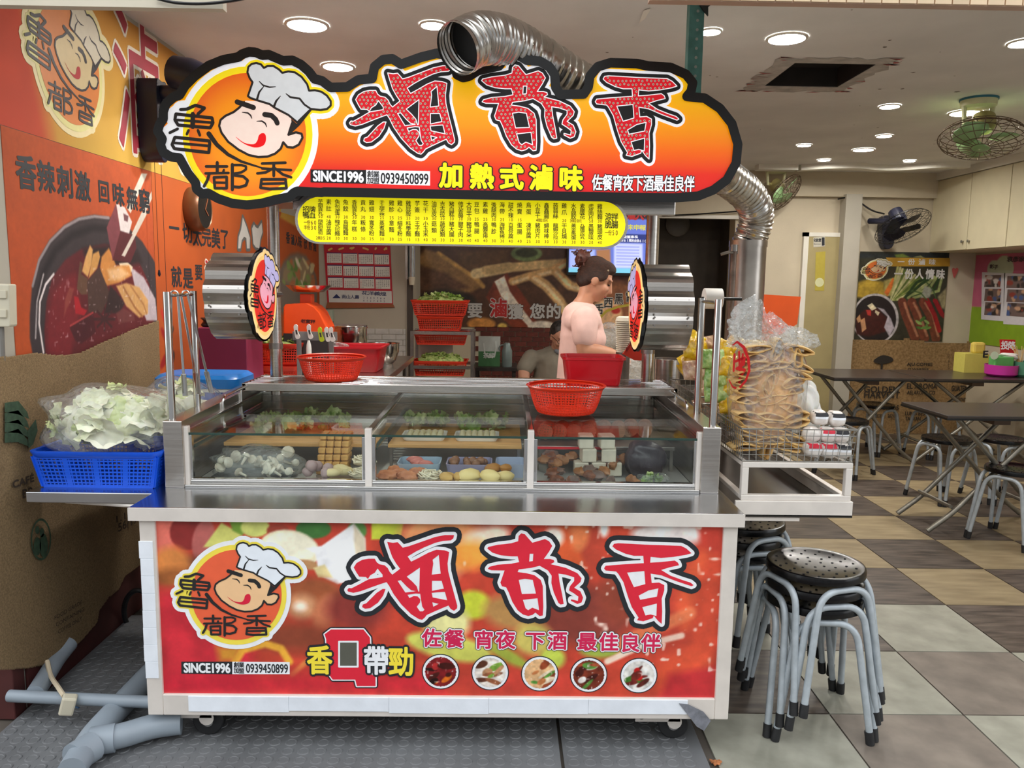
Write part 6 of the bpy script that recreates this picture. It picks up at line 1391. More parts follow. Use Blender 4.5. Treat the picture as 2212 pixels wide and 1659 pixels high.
# orange spring scale
SO = M('orange_enamel', (232, 78, 20), .35, var=.06)
YS = 4.3; c = at(660, 722, YS); s_ = YS/1735; t = thing('kitchen_scale', 'orange spring scale with round steel pan', 'scale', (c.x, YS, KZ))
P = front(YS); g = lambda x, y: P.p2((x, y))
MB().prism([g(*p) for p in ((612, 722), (612, 664), (616, 657), (664, 655), (678, 662), (690, 675), (706, 708), (706, 722))], P, -.2, 0).build('housing', SO, t, bevel=.006)
MB().box(c.x-.12, c.x+.12, YS+.0, YS+.2, KZ, c.z+.003).build('plinth', M('dark_stand', (46, 44, 44), .5), t)
a, b = g(654, 640); MB().box(a-.032, a+.032, YS+.06, YS+.13, b-.05, b+.012).build('neck', SO, t, bevel=.004)
a, b = g(658, 635); MB().lathe([(.05, .012), (.085, .014), (.105, .03), (.122, .045), (.126, .046), (.108, .028), (.085, .01), (.01, .008)], (a, YS+.1, b), n=40).build('pan', CHROME, t, smooth=True)
a, b = g(668, 694)
m = MB(); row(m, '老實秤', P, (655, 694), (676, 695), 8, .001, .03); m.build('lettering', pr((70, 20, 10)), t)
m = MB(); m.box(at(632, 722, 4.0).x, at(728, 722, 4.0).x, 4.0, 4.01, at(640, 735, 4.0).z, at(640, 716, 4.0).z); m.box(at(640, 722, 4.0).x, at(650, 722, 4.0).x, 4.0, 4.008, KZ, at(640, 735, 4.0).z); m.box(at(710, 722, 4.0).x, at(720, 722, 4.0).x, 4.0, 4.008, KZ, at(640, 735, 4.0).z); tag(m.build('clip_rail', M('grey_strip', (140, 136, 134), .4, .3), origin=None), 'grey metal rail holding price clips under the scale', 'rail')
P = front(3.99)
for x, y0, col, lab in ((640, 716, (232, 226, 220), 'first white clip on the rail from the left'), (668, 716, (230, 222, 218), 'second white clip on the rail'), (692, 722, (190, 206, 30), 'lime green clip on the rail'), (706, 722, (232, 226, 220), 'white clip right of the green one'), (716, 722, (230, 222, 218), 'rightmost white clip on the rail')):
    t = thing('price_clip', lab, 'clip', P.w(*P.p2((x, y0+14))), 'plastic clips on the rail'); a, b = P.p2((x, y0)); mt = pr(col)
    MB().prism(smooth2([(a-.011, b+.025), (a-.002, b+.037), (a+.009, b+.028), (a+.009, b), (a+.02, b-.026), (a+.012, b-.037), (a-.002, b-.033), (a-.008, b)], 3), P, 0, .008).build('clip_body', mt, t, smooth=False)
    MB().prism([(a-.003, b+.008), (a+.006, b+.008), (a+.009, b-.014), (a+.001, b-.014)], P, .008, .009).build('clip_print', pr((70, 66, 64)), t)
# wall calendar
PC = front(7.07); t = thing('wall_calendar', 'red bordered twelve month wall calendar on the partition', 'calendar', PC.w(*PC.p2((776, 665))))
q = [PC.p2(p) for p in ((699, 525), (843, 531), (849, 657), (707, 653))]; MB().prism(q, PC, -.006, 0).build('sheet', pr((188, 26, 44)), t)
q = [PC.p2(p) for p in ((707, 653), (849, 657), (853, 664), (704, 666))]; MB().prism(q, PC, -.006, .01).build('bottom_bar', M('brown_roll', (150, 84, 44), .5), t)
cells = MB(); heads = MB(); nums = MB(); reds = MB()
for j in range(3):
    for i in range(4):
        x0 = 706+i*34.2+j*1.2; y0 = 545+j*26.5+i*1.; w_, h_ = 31.5, 23
        cells.flat([[PC.p2(p) for p in ((x0, y0), (x0+w_, y0+.6), (x0+w_+.6, y0+h_), (x0+.6, y0+h_))]], PC, .001); heads.flat([[PC.p2(p) for p in ((x0, y0), (x0+w_, y0+.6), (x0+w_, y0+2.6), (x0, y0+2.2))]], PC, .0016)
        dn = 0
        for r_ in range(5):
            for k in range(7):
                if r_ == 0 and k < (i+j*2) % 6: continue
                dn += 1
                if dn > 30: break
                a, b = PC.p2((x0+3.2+k*4.2, y0+5.8+r_*3.8)); put(reds if k in (0,) else nums, str(dn % 10), PC, a, b, .009, .011, .002, .06, 4)
cells.build('month_cell', pr((226, 224, 214)), t); heads.build('month_header', pr((70, 40, 96)), t); nums.build('lettering', pr((60, 60, 66)), t); reds.build('lettering', pr((190, 50, 50)), t)
MB().flat([[PC.p2(p) for p in ((709, 626), (846, 629), (847, 655), (711, 653))]], PC, .001).build('footer', pr((214, 214, 208)), t)
m = MB(); m.flat([[PC.p2(p) for p in ((718, 644), (724, 638), (727, 635), (732, 640), (736, 644))]], PC, .002); row(m, '南山人壽', PC, (743, 641), (771, 642), 8, .002, .02); row(m, '花洋義煌', PC, (788, 633), (828, 635), 8, .002, .02); row(m, '2345789', PC, (786, 643), (830, 645), 4, .002, .02); row(m, '6127492', PC, (786, 649), (830, 651), 4, .002, .02); m.build('lettering', pr((34, 44, 96)), t)
m = MB()
for x in (714, 738, 760, 790, 815, 835): m.stroke([PC.p2((x+random.uniform(-6, 6), 537+random.uniform(-3, 3))) for _ in range(3)], .008, PC, .002)
m.build('festive_print', pr((226, 190, 90)), t)
m = MB(); m.box(at(700, 690, 7).x, at(718, 690, 7).x, 7.0, 7.07, at(708, 695, 7).z, at(708, 670, 7).z); o = m.build('timer_box', M('pale_green_plastic', (176, 190, 170), .5), bevel=.004); tag(o, 'small pale green box fixed under the calendar', 'box')
# fluorescent tube in a plastic sleeve at the partition edge
X = at(888, 580, 6.9).x; t = thing('tube_lamp', 'vertical glass tube lamp at the partition edge', 'lamp', (X, 6.95, at(888, 615, 6.95).z)); zz0, zz1 = at(888, 598, 6.95).z, at(888, 500, 6.95).z
MB().tube([(X, 6.95, zz0), (X, 6.95, zz1)], .03, 16).build('tube', M('glass_tube', (170, 172, 168), .12, .5, var=.2, scale=20, stretch=(6, 6, 1)), t, smooth=True); MB().lathe([(.022, -.07), (.03, 0)], (X, 6.95, zz0), n=16).build('end_cap', M('cream_cap', (206, 196, 172), .5), t, smooth=True); MB().box(X-.05, X-.03, 6.9, 7.06, zz0-.02, zz1).build('backing', STEELD, t)
# ---------------------------------------------------------------- brown food mural and television on the back wall
PB = front(7.985); t = thing('food_mural', 'dark brown printed mural of stewed food on the back wall', 'mural', (.3, 7.98, 1.04))
cv = Canvas(PB, -.91, 1.5, 1.04, 2.25, 340, (70, 46, 32)); zb = lambda p: C((600, 400), 3.606, p); zc_ = lambda p: C((1050, 400), 3.318, p)
cv.poly(zb([(1090, 560), (1150, 500), (1260, 530), (1560, 720), (1610, 780), (1500, 840), (1300, 830), (1080, 800)]), (128, 96, 58), .03); cv.poly(zb([(1090, 620), (1300, 680), (1500, 800), (1300, 830), (1080, 810)]), (84, 58, 42), .04); cv.line(zb([(1250, 530), (1550, 730), (1600, 790)]), .02, (166, 128, 70), .02)
cv.poly(zb([(1400, 520), (1800, 500), (1800, 640), (1550, 700), (1420, 620)]), (84, 60, 38), .04); cv.line(zb([(1540, 690), (1650, 670), (1800, 640)]), .05, (186, 166, 122), .02); cv.line(zc_([(0, 610), (180, 590), (400, 570), (560, 560)]), .045, (176, 150, 104), .02)
cv.ell(1050+290/3.318, 400+490/3.318, 34, 17, (96, 112, 70), 0, .02); cv.ell(1050+290/3.318, 400+485/3.318, 24, 10, (54, 58, 38), 0, .02)
cv.poly(zc_([(60, 690), (150, 630), (250, 760), (320, 870), (380, 1030), (200, 1030), (60, 900), (0, 800)]), (106, 48, 30), .02); cv.poly(zc_([(60, 690), (130, 650), (170, 760), (240, 860), (370, 1030), (320, 1030), (200, 900), (110, 800)]), (196, 186, 170), .012)
for pts, w_ in (([(190, 690), (320, 650), (480, 610), (580, 550)], .04), ([(340, 660), (430, 720), (520, 820), (570, 900)], .05), ([(500, 620), (600, 720), (680, 740)], .045), ([(900, 640), (960, 760), (1000, 880), (1060, 960)], .05)): cv.line(zc_(pts), w_, (184, 146, 96), .02); cv.line([(x+1, y+2) for x, y in zc_(pts)], w_*.35, (214, 190, 146), .02)
cv.ell(1320, 640, 60, 70, (120, 74, 44), 0, .05); cv.ell(1350, 560, 50, 50, (90, 50, 34), 0, .05); cv.ell(1310, 680, 34, 34, (190, 150, 110), 0, .03); cv.ell(1330, 670, 10, 8, (150, 40, 30), 0, .02)
cv.ell(960, 655, 70, 30, (40, 36, 30), 0, .05); cv.ell(1040, 700, 30, 14, (176, 120, 60), 0, .03); cv.ell(1085, 705, 10, 7, (190, 160, 80), 0, .02); cv.ell(1170, 705, 30, 12, (186, 176, 160), 0, .02)
cv.noise(14, .2); cv.noise(50, .12); cv.c *= 1.25; cv.mesh('print', vcol('printed_mural', .3), t, 0, .004)
for bold, mt, hh in ((.06, pr((40, 36, 34)), .001), (.035, pr((196, 194, 190)), .002)):
    m = MB()
    for ch, x, y in (('要', 1026, 671), ('獲', 1114, 674), ('您', 1161, 673), ('的', 1196, 673)): a, b = PB.p2((x, y)); put(m, ch, PB, a, b, .14, .14, hh, bold, 8)
    m.build('lettering', mt, t)
for bold, mt, hh in ((.09, pr((200, 196, 190)), .001), (.035, pr((186, 40, 40)), .002)): m = MB(); a, b = PB.p2((1077, 666)); put(m, '滷', PB, a, b, .16, .17, hh, bold, 8); m.build('lettering', mt, t)
for bold, mt, hh in ((.08, pr((204, 200, 190)), .001), (.02, pr((50, 40, 36)), .002)):
    m = MB()
    for ch, x, y in (('舌', 1294, 668), ('西', 1314, 654), ('黑', 1337, 646), ('雷', 1361, 641)): a, b = PB.p2((x, y)); put(m, ch, PB, a, b, .085, .1, hh, bold, 8)
    m.build('lettering', mt, t)
m = MB(); m.stroke([PB.p2(p) for p in ((1292, 690), (1310, 672), (1335, 663), (1380, 655))], .012, PB, .002); m.build('yellow_curve', pr((196, 176, 60)), t)
# television
PT = front(7.86); t = thing('television', 'flat television showing a blue news screen on the back wall', 'television', PT.w(*PT.p2((1320, 590))))
a0, b0 = PT.p2((1228, 588)); a1, b1 = PT.p2((1402, 452))
MB().box(a0-.02, a1+.02, 7.865, 7.94, b0-.03, b1+.02).build('casing', BLACK, t, bevel=.004); MB().box((a0+a1)/2-.1, (a0+a1)/2+.1, 7.94, 7.985, 1.75, 1.95).build('wall_bracket', STEELD, t)
cv = Canvas(PT, a0, a1, b0, b1, 110, (92, 108, 190)); cv.poly([(1230, 540), (1285, 540), (1285, 586), (1230, 586)], (150, 166, 220), .02); cv.poly([(1288, 540), (1318, 538), (1320, 586), (1290, 586)], (150, 104, 70), .02); cv.poly([(1326, 525), (1388, 527), (1388, 580), (1326, 580)], (176, 184, 232), .02); cv.poly([(1226, 578), (1402, 580), (1402, 592), (1226, 592)], (110, 180, 206), .02); cv.poly([(1340, 505), (1402, 507), (1402, 525), (1340, 524)], (40, 50, 110), .01); cv.poly([(1340, 452), (1402, 452), (1402, 474), (1340, 472)], (46, 36, 40), .02)
for k in range(7): cv.line([(1332, 533+k*6.5), (1380, 534+k*6.5)], .004, (120, 130, 200), .006)
cv.mesh('screen', vcol('tv_screen', .2, .5), t, .002)
m = MB(); row(m, '未申報', PT, (1362, 491), (1388, 492), 11, .004, .03); m.build('lettering', pr((206, 200, 70), .4), t); m = MB(); row(m, '有61萬股金額610萬', PT, (1344, 519), (1400, 521), 6, .004, .02); row(m, '級董事長', PT, (1350, 512), (1374, 512), 6, .004, .02); m.build('lettering', pr((230, 232, 240), .4), t)
m = MB(); row(m, '香滷大不', PT, (1345, 461), (1400, 463), 26, .004, .05); m.build('lettering', pr((196, 60, 60), .2), t)
# ---------------------------------------------------------------- rack with red baskets of greens
t = thing('steel_rack', 'small steel rack carrying red baskets at the back', 'rack', (at(955, 800, 6.3).x, 6.3, 0))
x0, x1 = at(890, 760, 6.15).x, at(1020, 760, 6.15).x; zA, zB = at(955, 716, 6.15).z, at(955, 790, 6.15).z
for X in (x0, x1):
    for yy in (6.15, 6.5): MB().box(X-.012, X+.012, yy-.012, yy+.012, 0, zA).build('post', STEELD, t)
for z, nm in ((zA, 'upper'), (zB, 'lower')):
    m = MB(); m.box(x0, x1, 6.14, 6.16, z-.025, z); m.box(x0, x1, 6.49, 6.51, z-.025, z)
    for k in range(4): m.box(x0+(x1-x0)*k/3-.008, x0+(x1-x0)*k/3+.008, 6.15, 6.5, z-.02, z-.005)
    m.build('shelf_frame', STEEL, t)
xm = (x0+x1)/2
def kb(y, pxt, pxb, wpx, xoff, lab, gr):
    zb_, zt_ = at(955, pxb, y).z, at(955, pxt, y).z; w_ = wpx/1735*y; X = at(952+xoff, 700, y).x
    basket((X, y, zb_), w_, .26, zt_-zb_, lab, REDD, 'basket', 'red baskets on the rack', nx=20, ny=12, nz=6)
    if gr: veg((X, y, zt_-.008), w_*.86, .2, gr, 'chopped spring onion heaped in '+lab.replace('red', 'the red', 1) if lab.startswith('red') else 'greens in '+lab, h=.05)
kb(6.3, 648, 680, 122, 0, 'red lattice basket on top of the rack stack', 46); kb(6.3, 682, 712, 98, 0, 'red lattice basket second from the top of the rack stack', 0)
kb(6.34, 716, 742, 116, 2, 'red lattice basket under the upper rack shelf', 0); kb(6.3, 777, 808, 118, 0, 'red lattice basket low on the rack', 40)
m = MB(); m.box(at(905, 750, 6.4).x, at(978, 750, 6.4).x, 6.4, 6.42, at(940, 772, 6.4).z, at(940, 744, 6.4).z); tag(m.build('sign_card', M('white_card', (206, 204, 200), .6)), 'pale card standing between the rack shelves', 'card')
# dark side table with paper bag and flask
t = thing('side_table', 'dark low table against the brick wall', 'table', (at(1070, 800, 6.9).x, 6.95, 0)); x0, x1 = at(1022, 795, 6.8).x, at(1118, 795, 6.8).x; zt = at(1070, 793, 6.8).z
MB().box(x0, x1, 6.75, 7.2, zt-.03, zt).build('top', M('dark_wood', (46, 38, 34), .5, var=.2), t)
for X in (x0+.03, x1-.03):
    for yy in (6.78, 7.17): MB().box(X-.015, X+.015, yy-.015, yy+.015, 0, zt-.03).build('leg', M('dark_wood', (46, 38, 34), .5), t)
x0, x1 = at(1033, 790, 6.85).x, at(1080, 790, 6.85).x; zh = at(1055, 728, 6.85).z; t = thing('paper_bag', 'white and green carrier bag on the dark low table', 'bag', ((x0+x1)/2, 6.9, zt))
MB().box(x0, x1, 6.86, 6.96, zt, zt+.13).build('lower_half', pr((66, 118, 72)), t); MB().box(x0, x1, 6.86, 6.96, zt+.13, zh).build('upper_half', pr((184, 190, 184)), t)
P = front(6.858); m = MB(); row(m, '茶緑', P, (1050, 768), (1062, 768), 11, .001, .03); m.stroke([P.p2(p) for p in ((1045, 742), (1047, 762), (1056, 772), (1068, 770), (1072, 752), (1071, 738))], .006, P, .001); m.build('lettering', pr((206, 212, 206)), t)
c = at(1095, 788, 6.85); t = thing('flask', 'grey green metal flask beside the carrier bag', 'flask', (c.x, 6.85, zt)); MB().lathe([(.042, 0), (.045, .01), (.045, .14), (.03, .18), (.028, .2), (.02, .21)], (c.x, 6.85, zt), n=24).build('body', M('grey_green_metal', (124, 138, 136), .4, .3, var=.05), t, smooth=True); MB().tube(arc((c.x-.04, 6.85, zt+.16), .03, 0, PI*1.2, 10), .006, 6).build('handle', M('grey_green_metal', (124, 138, 136), .4), t, smooth=True)
# bowls, tongs, bags right of the woman
YB = 3.9; c = at(1345, 775, YB); t = thing('paper_bowl_stack', 'tall stack of white paper bowls upside down near the woman', 'bowl stack', (c.x, YB, 1.0)); m = MB()
zt, zb_ = at(1349, 688, YB).z, at(1340, 760, YB).z; k_ = 16
for i in range(k_):
    q = i/(k_-1); z = zb_+(zt-zb_-.02)*q; r = .032+.018*q; MB().lathe([(r*.8, .016), (r, 0), (r*1.04, -.001), (r*1.04, .003), (r, .004)], (c.x+.01*q, YB, z), n=28).build('bowl', M('paper_bowl', (226, 218, 198), .7, var=.05), t, smooth=True)
MB().lathe([(.052, 0), (.046, .018), (.036, .022)], (c.x+.01, YB, zt-.012), n=28).build('top_bowl', M('paper_bowl', (226, 218, 198), .7), t, smooth=True)
MB().lathe([(.035, 0), (.035, zb_-.95)], (c.x, YB, .95), n=20).build('base_stand', STEELD, t)
t = thing('work_table', 'steel work table between the cart and the woman', 'table', (.62, 4.0, 0)); MB().box(.2, 1.05, 3.7, 4.25, .92, .95).build('top', STEEL, t, bevel=.003)
for X in (.24, 1.0):
    for yy in (3.75, 4.2): MB().tube([(X, yy, 0), (X, yy, .92)], .018, 10).build('leg', STEELD, t, smooth=True)
c = at(1385, 720, 3.75); m = MB(); P = front(3.75); m.prism([P.p2(p) for p in ((1345, 765), (1352, 755), (1400, 690), (1400, 780), (1370, 778))], P, -.01, 0); t = thing('red_packet', 'red printed packet beside the paper bowls', 'packet', (c.x, 3.75, .95)); m.build('packet', pr((214, 52, 28)), t)
m = MB(); latin(m, 'RESERVED', P, (1352, 758), (1378, 715), 12, .001, .02); m.build('lettering', pr((120, 20, 14)), t)
for x, y, r, yy_, lab in ((1316, 725, .1, 4.78, 'crumpled clear bag behind the paper bowls'), (1368, 800, .08, 4.1, 'pale plastic bag on the work table')):
    c = at(x, y, yy_); t = thing('plastic_bag', lab, 'plastic bag', (c.x, c.y, c.z-r*.6)); m = MB(); blob(m, tuple(c), r*.7, r*.5, r*.8, x, .15); m.build('film', MILKY, t, smooth=True)
c = at(1436, 830, 3.75); r = .06; t = thing('stock_pot', 'tall steel stock pot right of the right upright', 'pot', (c.x+.02, 3.8, .95)); MB().lathe([(r, 0), (r, at(1436, 778, 3.75).z-.95), (r*1.08, at(1436, 776, 3.75).z-.95), (r*.96, at(1436, 777, 3.75).z-.95), (r*.95, .02)], (c.x+.02, 3.8, .95), n=30).build('body', STEEL, t, smooth=True)
# ================================================================ right side: seating area
def make_stool(label):
    t = thing('round_stool', label, 'stool', (0, 0, 0), 'black seated metal stools'); R, H = .163, .448
    MB().lathe([(R*.9, H-.03), (R, H-.026), (R*1.005, H-.012), (R*.985, H-.002), (R*.95, H), (R*.86, H-.005), (R*.3, H-.009), (.001, H-.009)], n=48).build('seat', M('black_glossy_seat', (10, 10, 12), .22, var=.2, spec=.35), t, smooth=True)
    m = MB()
    for rr, n in ((.03, 5), (.065, 9), (.1, 13), (.13, 17)):
        for k in range(n): a = 2*PI*k/n+rr*9; m.lathe([(.0042, 0), (.0042, .0012)], (rr*math.cos(a), rr*math.sin(a), H-.0092+.0044*max(0, rr-.049)/.091), n=8)
    m.build('seat_perforation', M('dark_hole', (5, 5, 6), .9), t, kind='stuff')
    pol = lambda r, a, z: (r*math.cos(a), r*math.sin(a), z)
    for k in range(4):
        a0, a1 = PI/4+k*PI/2, PI/4+(k+1)*PI/2; d = .062
        p = fillet([pol(.235, a0+d, .012), pol(.174, a0+.22, H-.045), pol(.174, a1-.22, H-.045), pol(.235, a1-d, .012)], .07, 8)
        MB().tube(p, .0115, 10).build('leg_frame', GREYPAINT, t, smooth=True)
        for s_ in (d, -d):
            b = Vector(pol(.235, a0+s_, .0)); u_ = Vector(pol(.174, a0+(.22 if s_ > 0 else -.22), H-.045)); v = (u_-b).normalized()
            MB().tube([b+Vector((0, 0, .001)), b+v*.045], .0145, 10).build('rubber_foot', RUBBER, t, smooth=True)
    return t
stool = make_stool('black round stool on top of the near stack by the cart')
KIDS[stool.name] = [o for o in bpy.data.objects if o.parent == stool]
def stools(x, y, spec):
    for dz, rz, lab, first in spec:
        if first: stool.location = (x, y, dz); stool.rotation_euler = (0, 0, rz)
        else: dup(stool, (x, y, dz), rz, lab)
stools(1.082, 2.60, ((.11, .30, None, True), (.055, .12, 'black round stool in the middle of the near stack by the cart', False), (0, -.06, 'black round stool at the bottom of the near stack by the cart', False)))
stools(.985, 3.10, ((.11, .4, 'topmost black stool of the stack half hidden behind the cart', False), (.055, .2, 'middle black stool of the stack half hidden behind the cart', False), (0, 0, 'lowest black stool of the stack half hidden behind the cart', False)))
for px_, py_, rz, lab in ((2045, 945, .3, 'black stool under the left corner of the nearest dark table'), (2165, 945, .1, 'black stool under the nearest dark table, right of the first'), (2195, 1010, .6, 'black stool cut by the right picture edge'), (1892, 872, .5, 'black stool beneath the far left dark table'), (2022, 878, .2, 'black stool between the two far dark tables'), (1830, 905, .7, 'black stool behind the white noodle bundles')):
    c = atz(px_, py_, .447); dup(stool, (c.x, c.y, 0), rz, lab)
TOPM = M('dark_laminate', (58, 50, 46), .28, var=.12, scale=12); LEGM = M('aged_steel_tube', (134, 130, 120), .35, .6, var=.2, scale=20)
def table(x0, x1, y0, y1, label):
    t = thing('folding_table', label, 'table', ((x0+x1)/2, (y0+y1)/2, 0), 'dark folding tables')
    MB().box(x0, x1, y0, y1, .728, .75).build('top', TOPM, t, bevel=.003); MB().box(x0-.002, x1+.002, y0-.002, y1+.002, .722, .734).build('edge_band', BLACK, t)
    for yy in (y0+.09, y1-.09):
        for a, b in ((x0+.12, x1-.12), (x1-.12, x0+.12)):
            s_ = .012 if a < b else -.012; p = fillet([(a, yy+s_, .72), (b, yy+s_, .13), (b+(.14 if b > a else -.14), yy+s_, .02)], .05)
            MB().tube(p, .0155, 12).build('leg', LEGM, t, smooth=True)
    for X in (x0+.12, x1-.12): MB().tube([(X, y0+.09, .17), (X, y1-.09, .17)], .012, 8).build('foot_bar', LEGM, t, smooth=True)
    MB().box((x0+x1)/2-.05, (x0+x1)/2+.05, y0+.1, y1-.1, .68, .722).build('support_rail', M('brown_bracket', (96, 74, 60), .5), t)
table(2.63, 3.42, 4.57, 5.12, 'nearest dark folding table at the right edge'); table(2.74, 3.49, 6.45, 7.15, 'far dark folding table behind the bean curd bag'); table(3.51, 4.5, 6.45, 7.15, 'far dark folding table carrying the pink bowl')
# things on the far table
def atT(x, y): return at(x, y, 6.75)
zt = .7505; s_ = 6.75/1735
x0, x1 = atT(2112, 795).x, atT(2165, 795).x; t = thing('yellow_box', 'pale yellow box with black lettering on the far table', 'box', ((x0+x1)/2, 7.0, zt)); MB().box(x0, x1, 6.95, 7.12, zt, zt+.17).build('body', pr((206, 196, 96)), t); P = front(6.949); m = MB(); latin(m, 'E', P, (2124, 765), (2134, 765), 14, .001, .05); m.build('lettering', B_, t)
MB().box(x0+.09, x0+.2, 6.98, 7.05, zt+.17, zt+.27).build('round_top', pr((214, 190, 90)), t, bevel=.02)
x = atT(2158, 795).x; t = thing('tissue_tub', 'magenta plastic tub on the far table', 'tub', (x, 6.72, zt)); MB().lathe([(.1, 0), (.125, .02), (.128, .1), (.122, .1), (.118, .03)], (x, 6.72, zt), n=30).build('body', M('magenta_plastic', (196, 48, 156), .35, var=.05), t, smooth=True)
t = thing('tissue_pack', 'green tissue pack in the magenta tub', 'tissues', (x, 6.72, zt+.06)); MB().box(x-.095, x+.07, 6.66, 6.76, zt+.05, zt+.17).build('pack', pr((90, 170, 90)), t, bevel=.01); m = MB(); blob(m, (x+.05, 6.72, zt+.17), .07, .05, .03, 3, .2); m.build('tissue', M('white_paper', (232, 230, 226), .8), t, smooth=True)
P = front(6.655); m = MB(); m.flat([disc(*P.p2((2148, 768)), .035, 20)], P, .001); m.build('pack_label', pr((206, 226, 200)), t)
x = atT(2206, 800).x; t = thing('green_tub', 'teal green tub at the right picture edge on the far table', 'tub', (x, 6.7, zt)); MB().lathe([(.08, 0), (.1, .02), (.105, .13), (.1, .13), (.095, .03)], (x, 6.7, zt), n=28).build('body', M('teal_plastic', (80, 140, 112), .4, var=.05), t, smooth=True)
for k in range(12): MB().tube([(x-.03+random.uniform(-.03, .03), 6.72, zt+.05), (x-.05+random.uniform(-.06, .06), 6.74, zt+.26)], .003, 4).build('chopstick', pr((206, 176, 120)), t)
P = front(6.85); t = thing('red_sign', 'small red card sign with white characters on the far table', 'sign', P.w(*P.p2((2178, 790)))); q = [P.p2(p) for p in ((2160, 733), (2194, 734), (2194, 772), (2162, 772))]; MB().prism(q, P, -.01, 0).build('card', pr((196, 24, 32)), t, bevel=.004)
m = MB(); row(m, '投降', P, (2170, 746), (2185, 747), 17, .002, .04); m.build('lettering', WH, t); MB().tube([P.w(*P.p2((2178, 772)), -.005), Vector((P.w(*P.p2((2178, 772))).x, 6.855, zt))], .008, 8).build('stem', pr((206, 170, 60)), t)
# food poster and burlap on the back wall
PQ = front(7.985); zq = lambda p: C((1820, 520), 5.352, p)
t = thing('food_poster', 'dark food poster with round emblem on the right back wall', 'poster', PQ.w(*PQ.p2((1948, 735))))
a0, b0 = PQ.p2((1845, 735)); a1, b1 = PQ.p2((2051, 546)); cv = Canvas(PQ, a0, a1, b0, b1, 200, (52, 52, 38))
def qp(pts, rgb, soft=.012, al=1.): cv.poly(zq(pts), rgb, soft, al)
qp([(180, 140), (1240, 140), (1240, 200), (180, 200)], (40, 48, 50), .02); qp([(600, 160), (700, 150), (780, 190), (620, 195)], (104, 122, 52)); qp([(820, 190), (900, 170), (950, 200)], (160, 160, 110))
qp([(160, 650), (180, 480), (300, 440), (480, 480), (490, 640), (300, 680)], (176, 146, 52), .03); qp([(480, 460), (620, 420), (600, 640), (480, 640)], (170, 156, 90), .02); qp([(480, 600), (580, 430), (620, 460), (520, 640)], (206, 110, 44))
for k in range(14): cv.line(zq([(560+k*6, 680), (640+k*28, 300+k*14)]), .012, random.choice([(176, 176, 110), (150, 158, 84), (196, 192, 140), (96, 116, 50)]), .008)
for k in range(6): cv.line(zq([(720+k*20, 660), (860+k*50, 480+k*20), (1000+k*30, 420)]), .014, random.choice([(60, 90, 40), (40, 66, 32), (150, 160, 100)]), .01)
qp([(900, 650), (950, 520), (1040, 560), (1010, 650), (930, 700)], (150, 152, 138), .02); qp([(1100, 650), (1200, 540), (1200, 800), (1150, 780)], (150, 140, 104), .02)
q = [(380+270*math.cos(a), 900+290*math.sin(a)) for a in np.linspace(0, 2*PI, 40)[:-1]]; qp(q, (190, 184, 184), .006); q = [(375+245*math.cos(a), 905+270*math.sin(a)) for a in np.linspace(0, 2*PI, 40)[:-1]]; qp(q, (34, 30, 30), .006)
qp([(150, 900), (250, 800), (400, 780), (520, 900), (500, 1050), (300, 1110), (160, 1080)], (64, 26, 22), .02); qp([(400, 770), (480, 790), (560, 900), (600, 1010), (540, 1110), (480, 1000), (520, 880)], (176, 168, 176), .01)
for pts, rgb in (([(285, 750), (340, 720), (395, 780), (340, 810)], (226, 212, 176)), ([(160, 900), (200, 850), (215, 930), (180, 950)], (196, 148, 104)), ([(205, 920), (255, 890), (275, 1020), (225, 1060)], (190, 140, 100)), ([(270, 800), (330, 800), (330, 870), (290, 860)], (170, 50, 44)), ([(380, 800), (430, 830), (410, 870), (375, 830)], (214, 200, 166))): qp(pts, rgb, .006)
for k, x in enumerate((690, 800, 930)): cv.line(zq([(x, 710), (x+40+k*20, 850), (x+150, 1130)]), .045, (112, 58, 40), .01); cv.line(zq([(x+25, 720), (x+70+k*20, 850), (x+175, 1100)]), .012, (176, 120, 90), .01)
for k, x in enumerate((1000, 1090)): cv.line(zq([(x-20, 690), (x+60, 850), (x+120, 1040-k*140)]), .022, (150, 24, 30), .008)
cv.line(zq([(800, 580), (900, 600), (980, 690)]), .006, (70, 96, 50), .005); cv.line(zq([(970, 480), (1050, 570), (1080, 670)]), .006, (70, 96, 50), .005)
for k in range(9): cv.ell(1820+random.uniform(840, 990)/5.352, 520+random.uniform(850, 1010)/5.352, 7, 3, random.choice([(76, 116, 50), (110, 150, 70), (150, 180, 100)]), random.uniform(0, 180), .008)
cv.noise(30, .2); cv.mesh('print', vcol('printed_poster', .4), t, 0, .003)
MB().flat([[PQ.p2(p) for p in zq([(500, 195), (1240, 200), (1240, 297), (560, 297)])]], PQ, .002).build('title_band', pr((190, 146, 46)), t)
F = aff3(ES, [PQ.p2(p) for p in zq([(325, 330), (560, 270), (430, 425)])])
emblem(Warp(PQ, F), t, .002, [pr((214, 210, 190)), pr((210, 200, 130)), pr((206, 106, 40)), pr((206, 204, 196)), pr((206, 172, 130)), pr((40, 34, 30)), pr((170, 40, 40)), 1])
m = MB(); row(m, '一份滷味', PQ, zq([(675, 245)])[0], zq([(1035, 248)])[0], 12, .004, .03, .6); row(m, '一份人情味', PQ, zq([(645, 385)])[0], zq([(1130, 390)])[0], 20, .004, .04, .75); m.build('lettering', pr((214, 212, 208)), t)
t = thing('burlap_sheet', 'printed coffee sack burlap along the foot of the right back wall', 'burlap', (4.0, 7.97, 0))
BUR2 = M('tan_burlap', (140, 110, 70), .95, var=.2, scale=50, rgb2=(168, 136, 92), bump=.6, bscale=200)
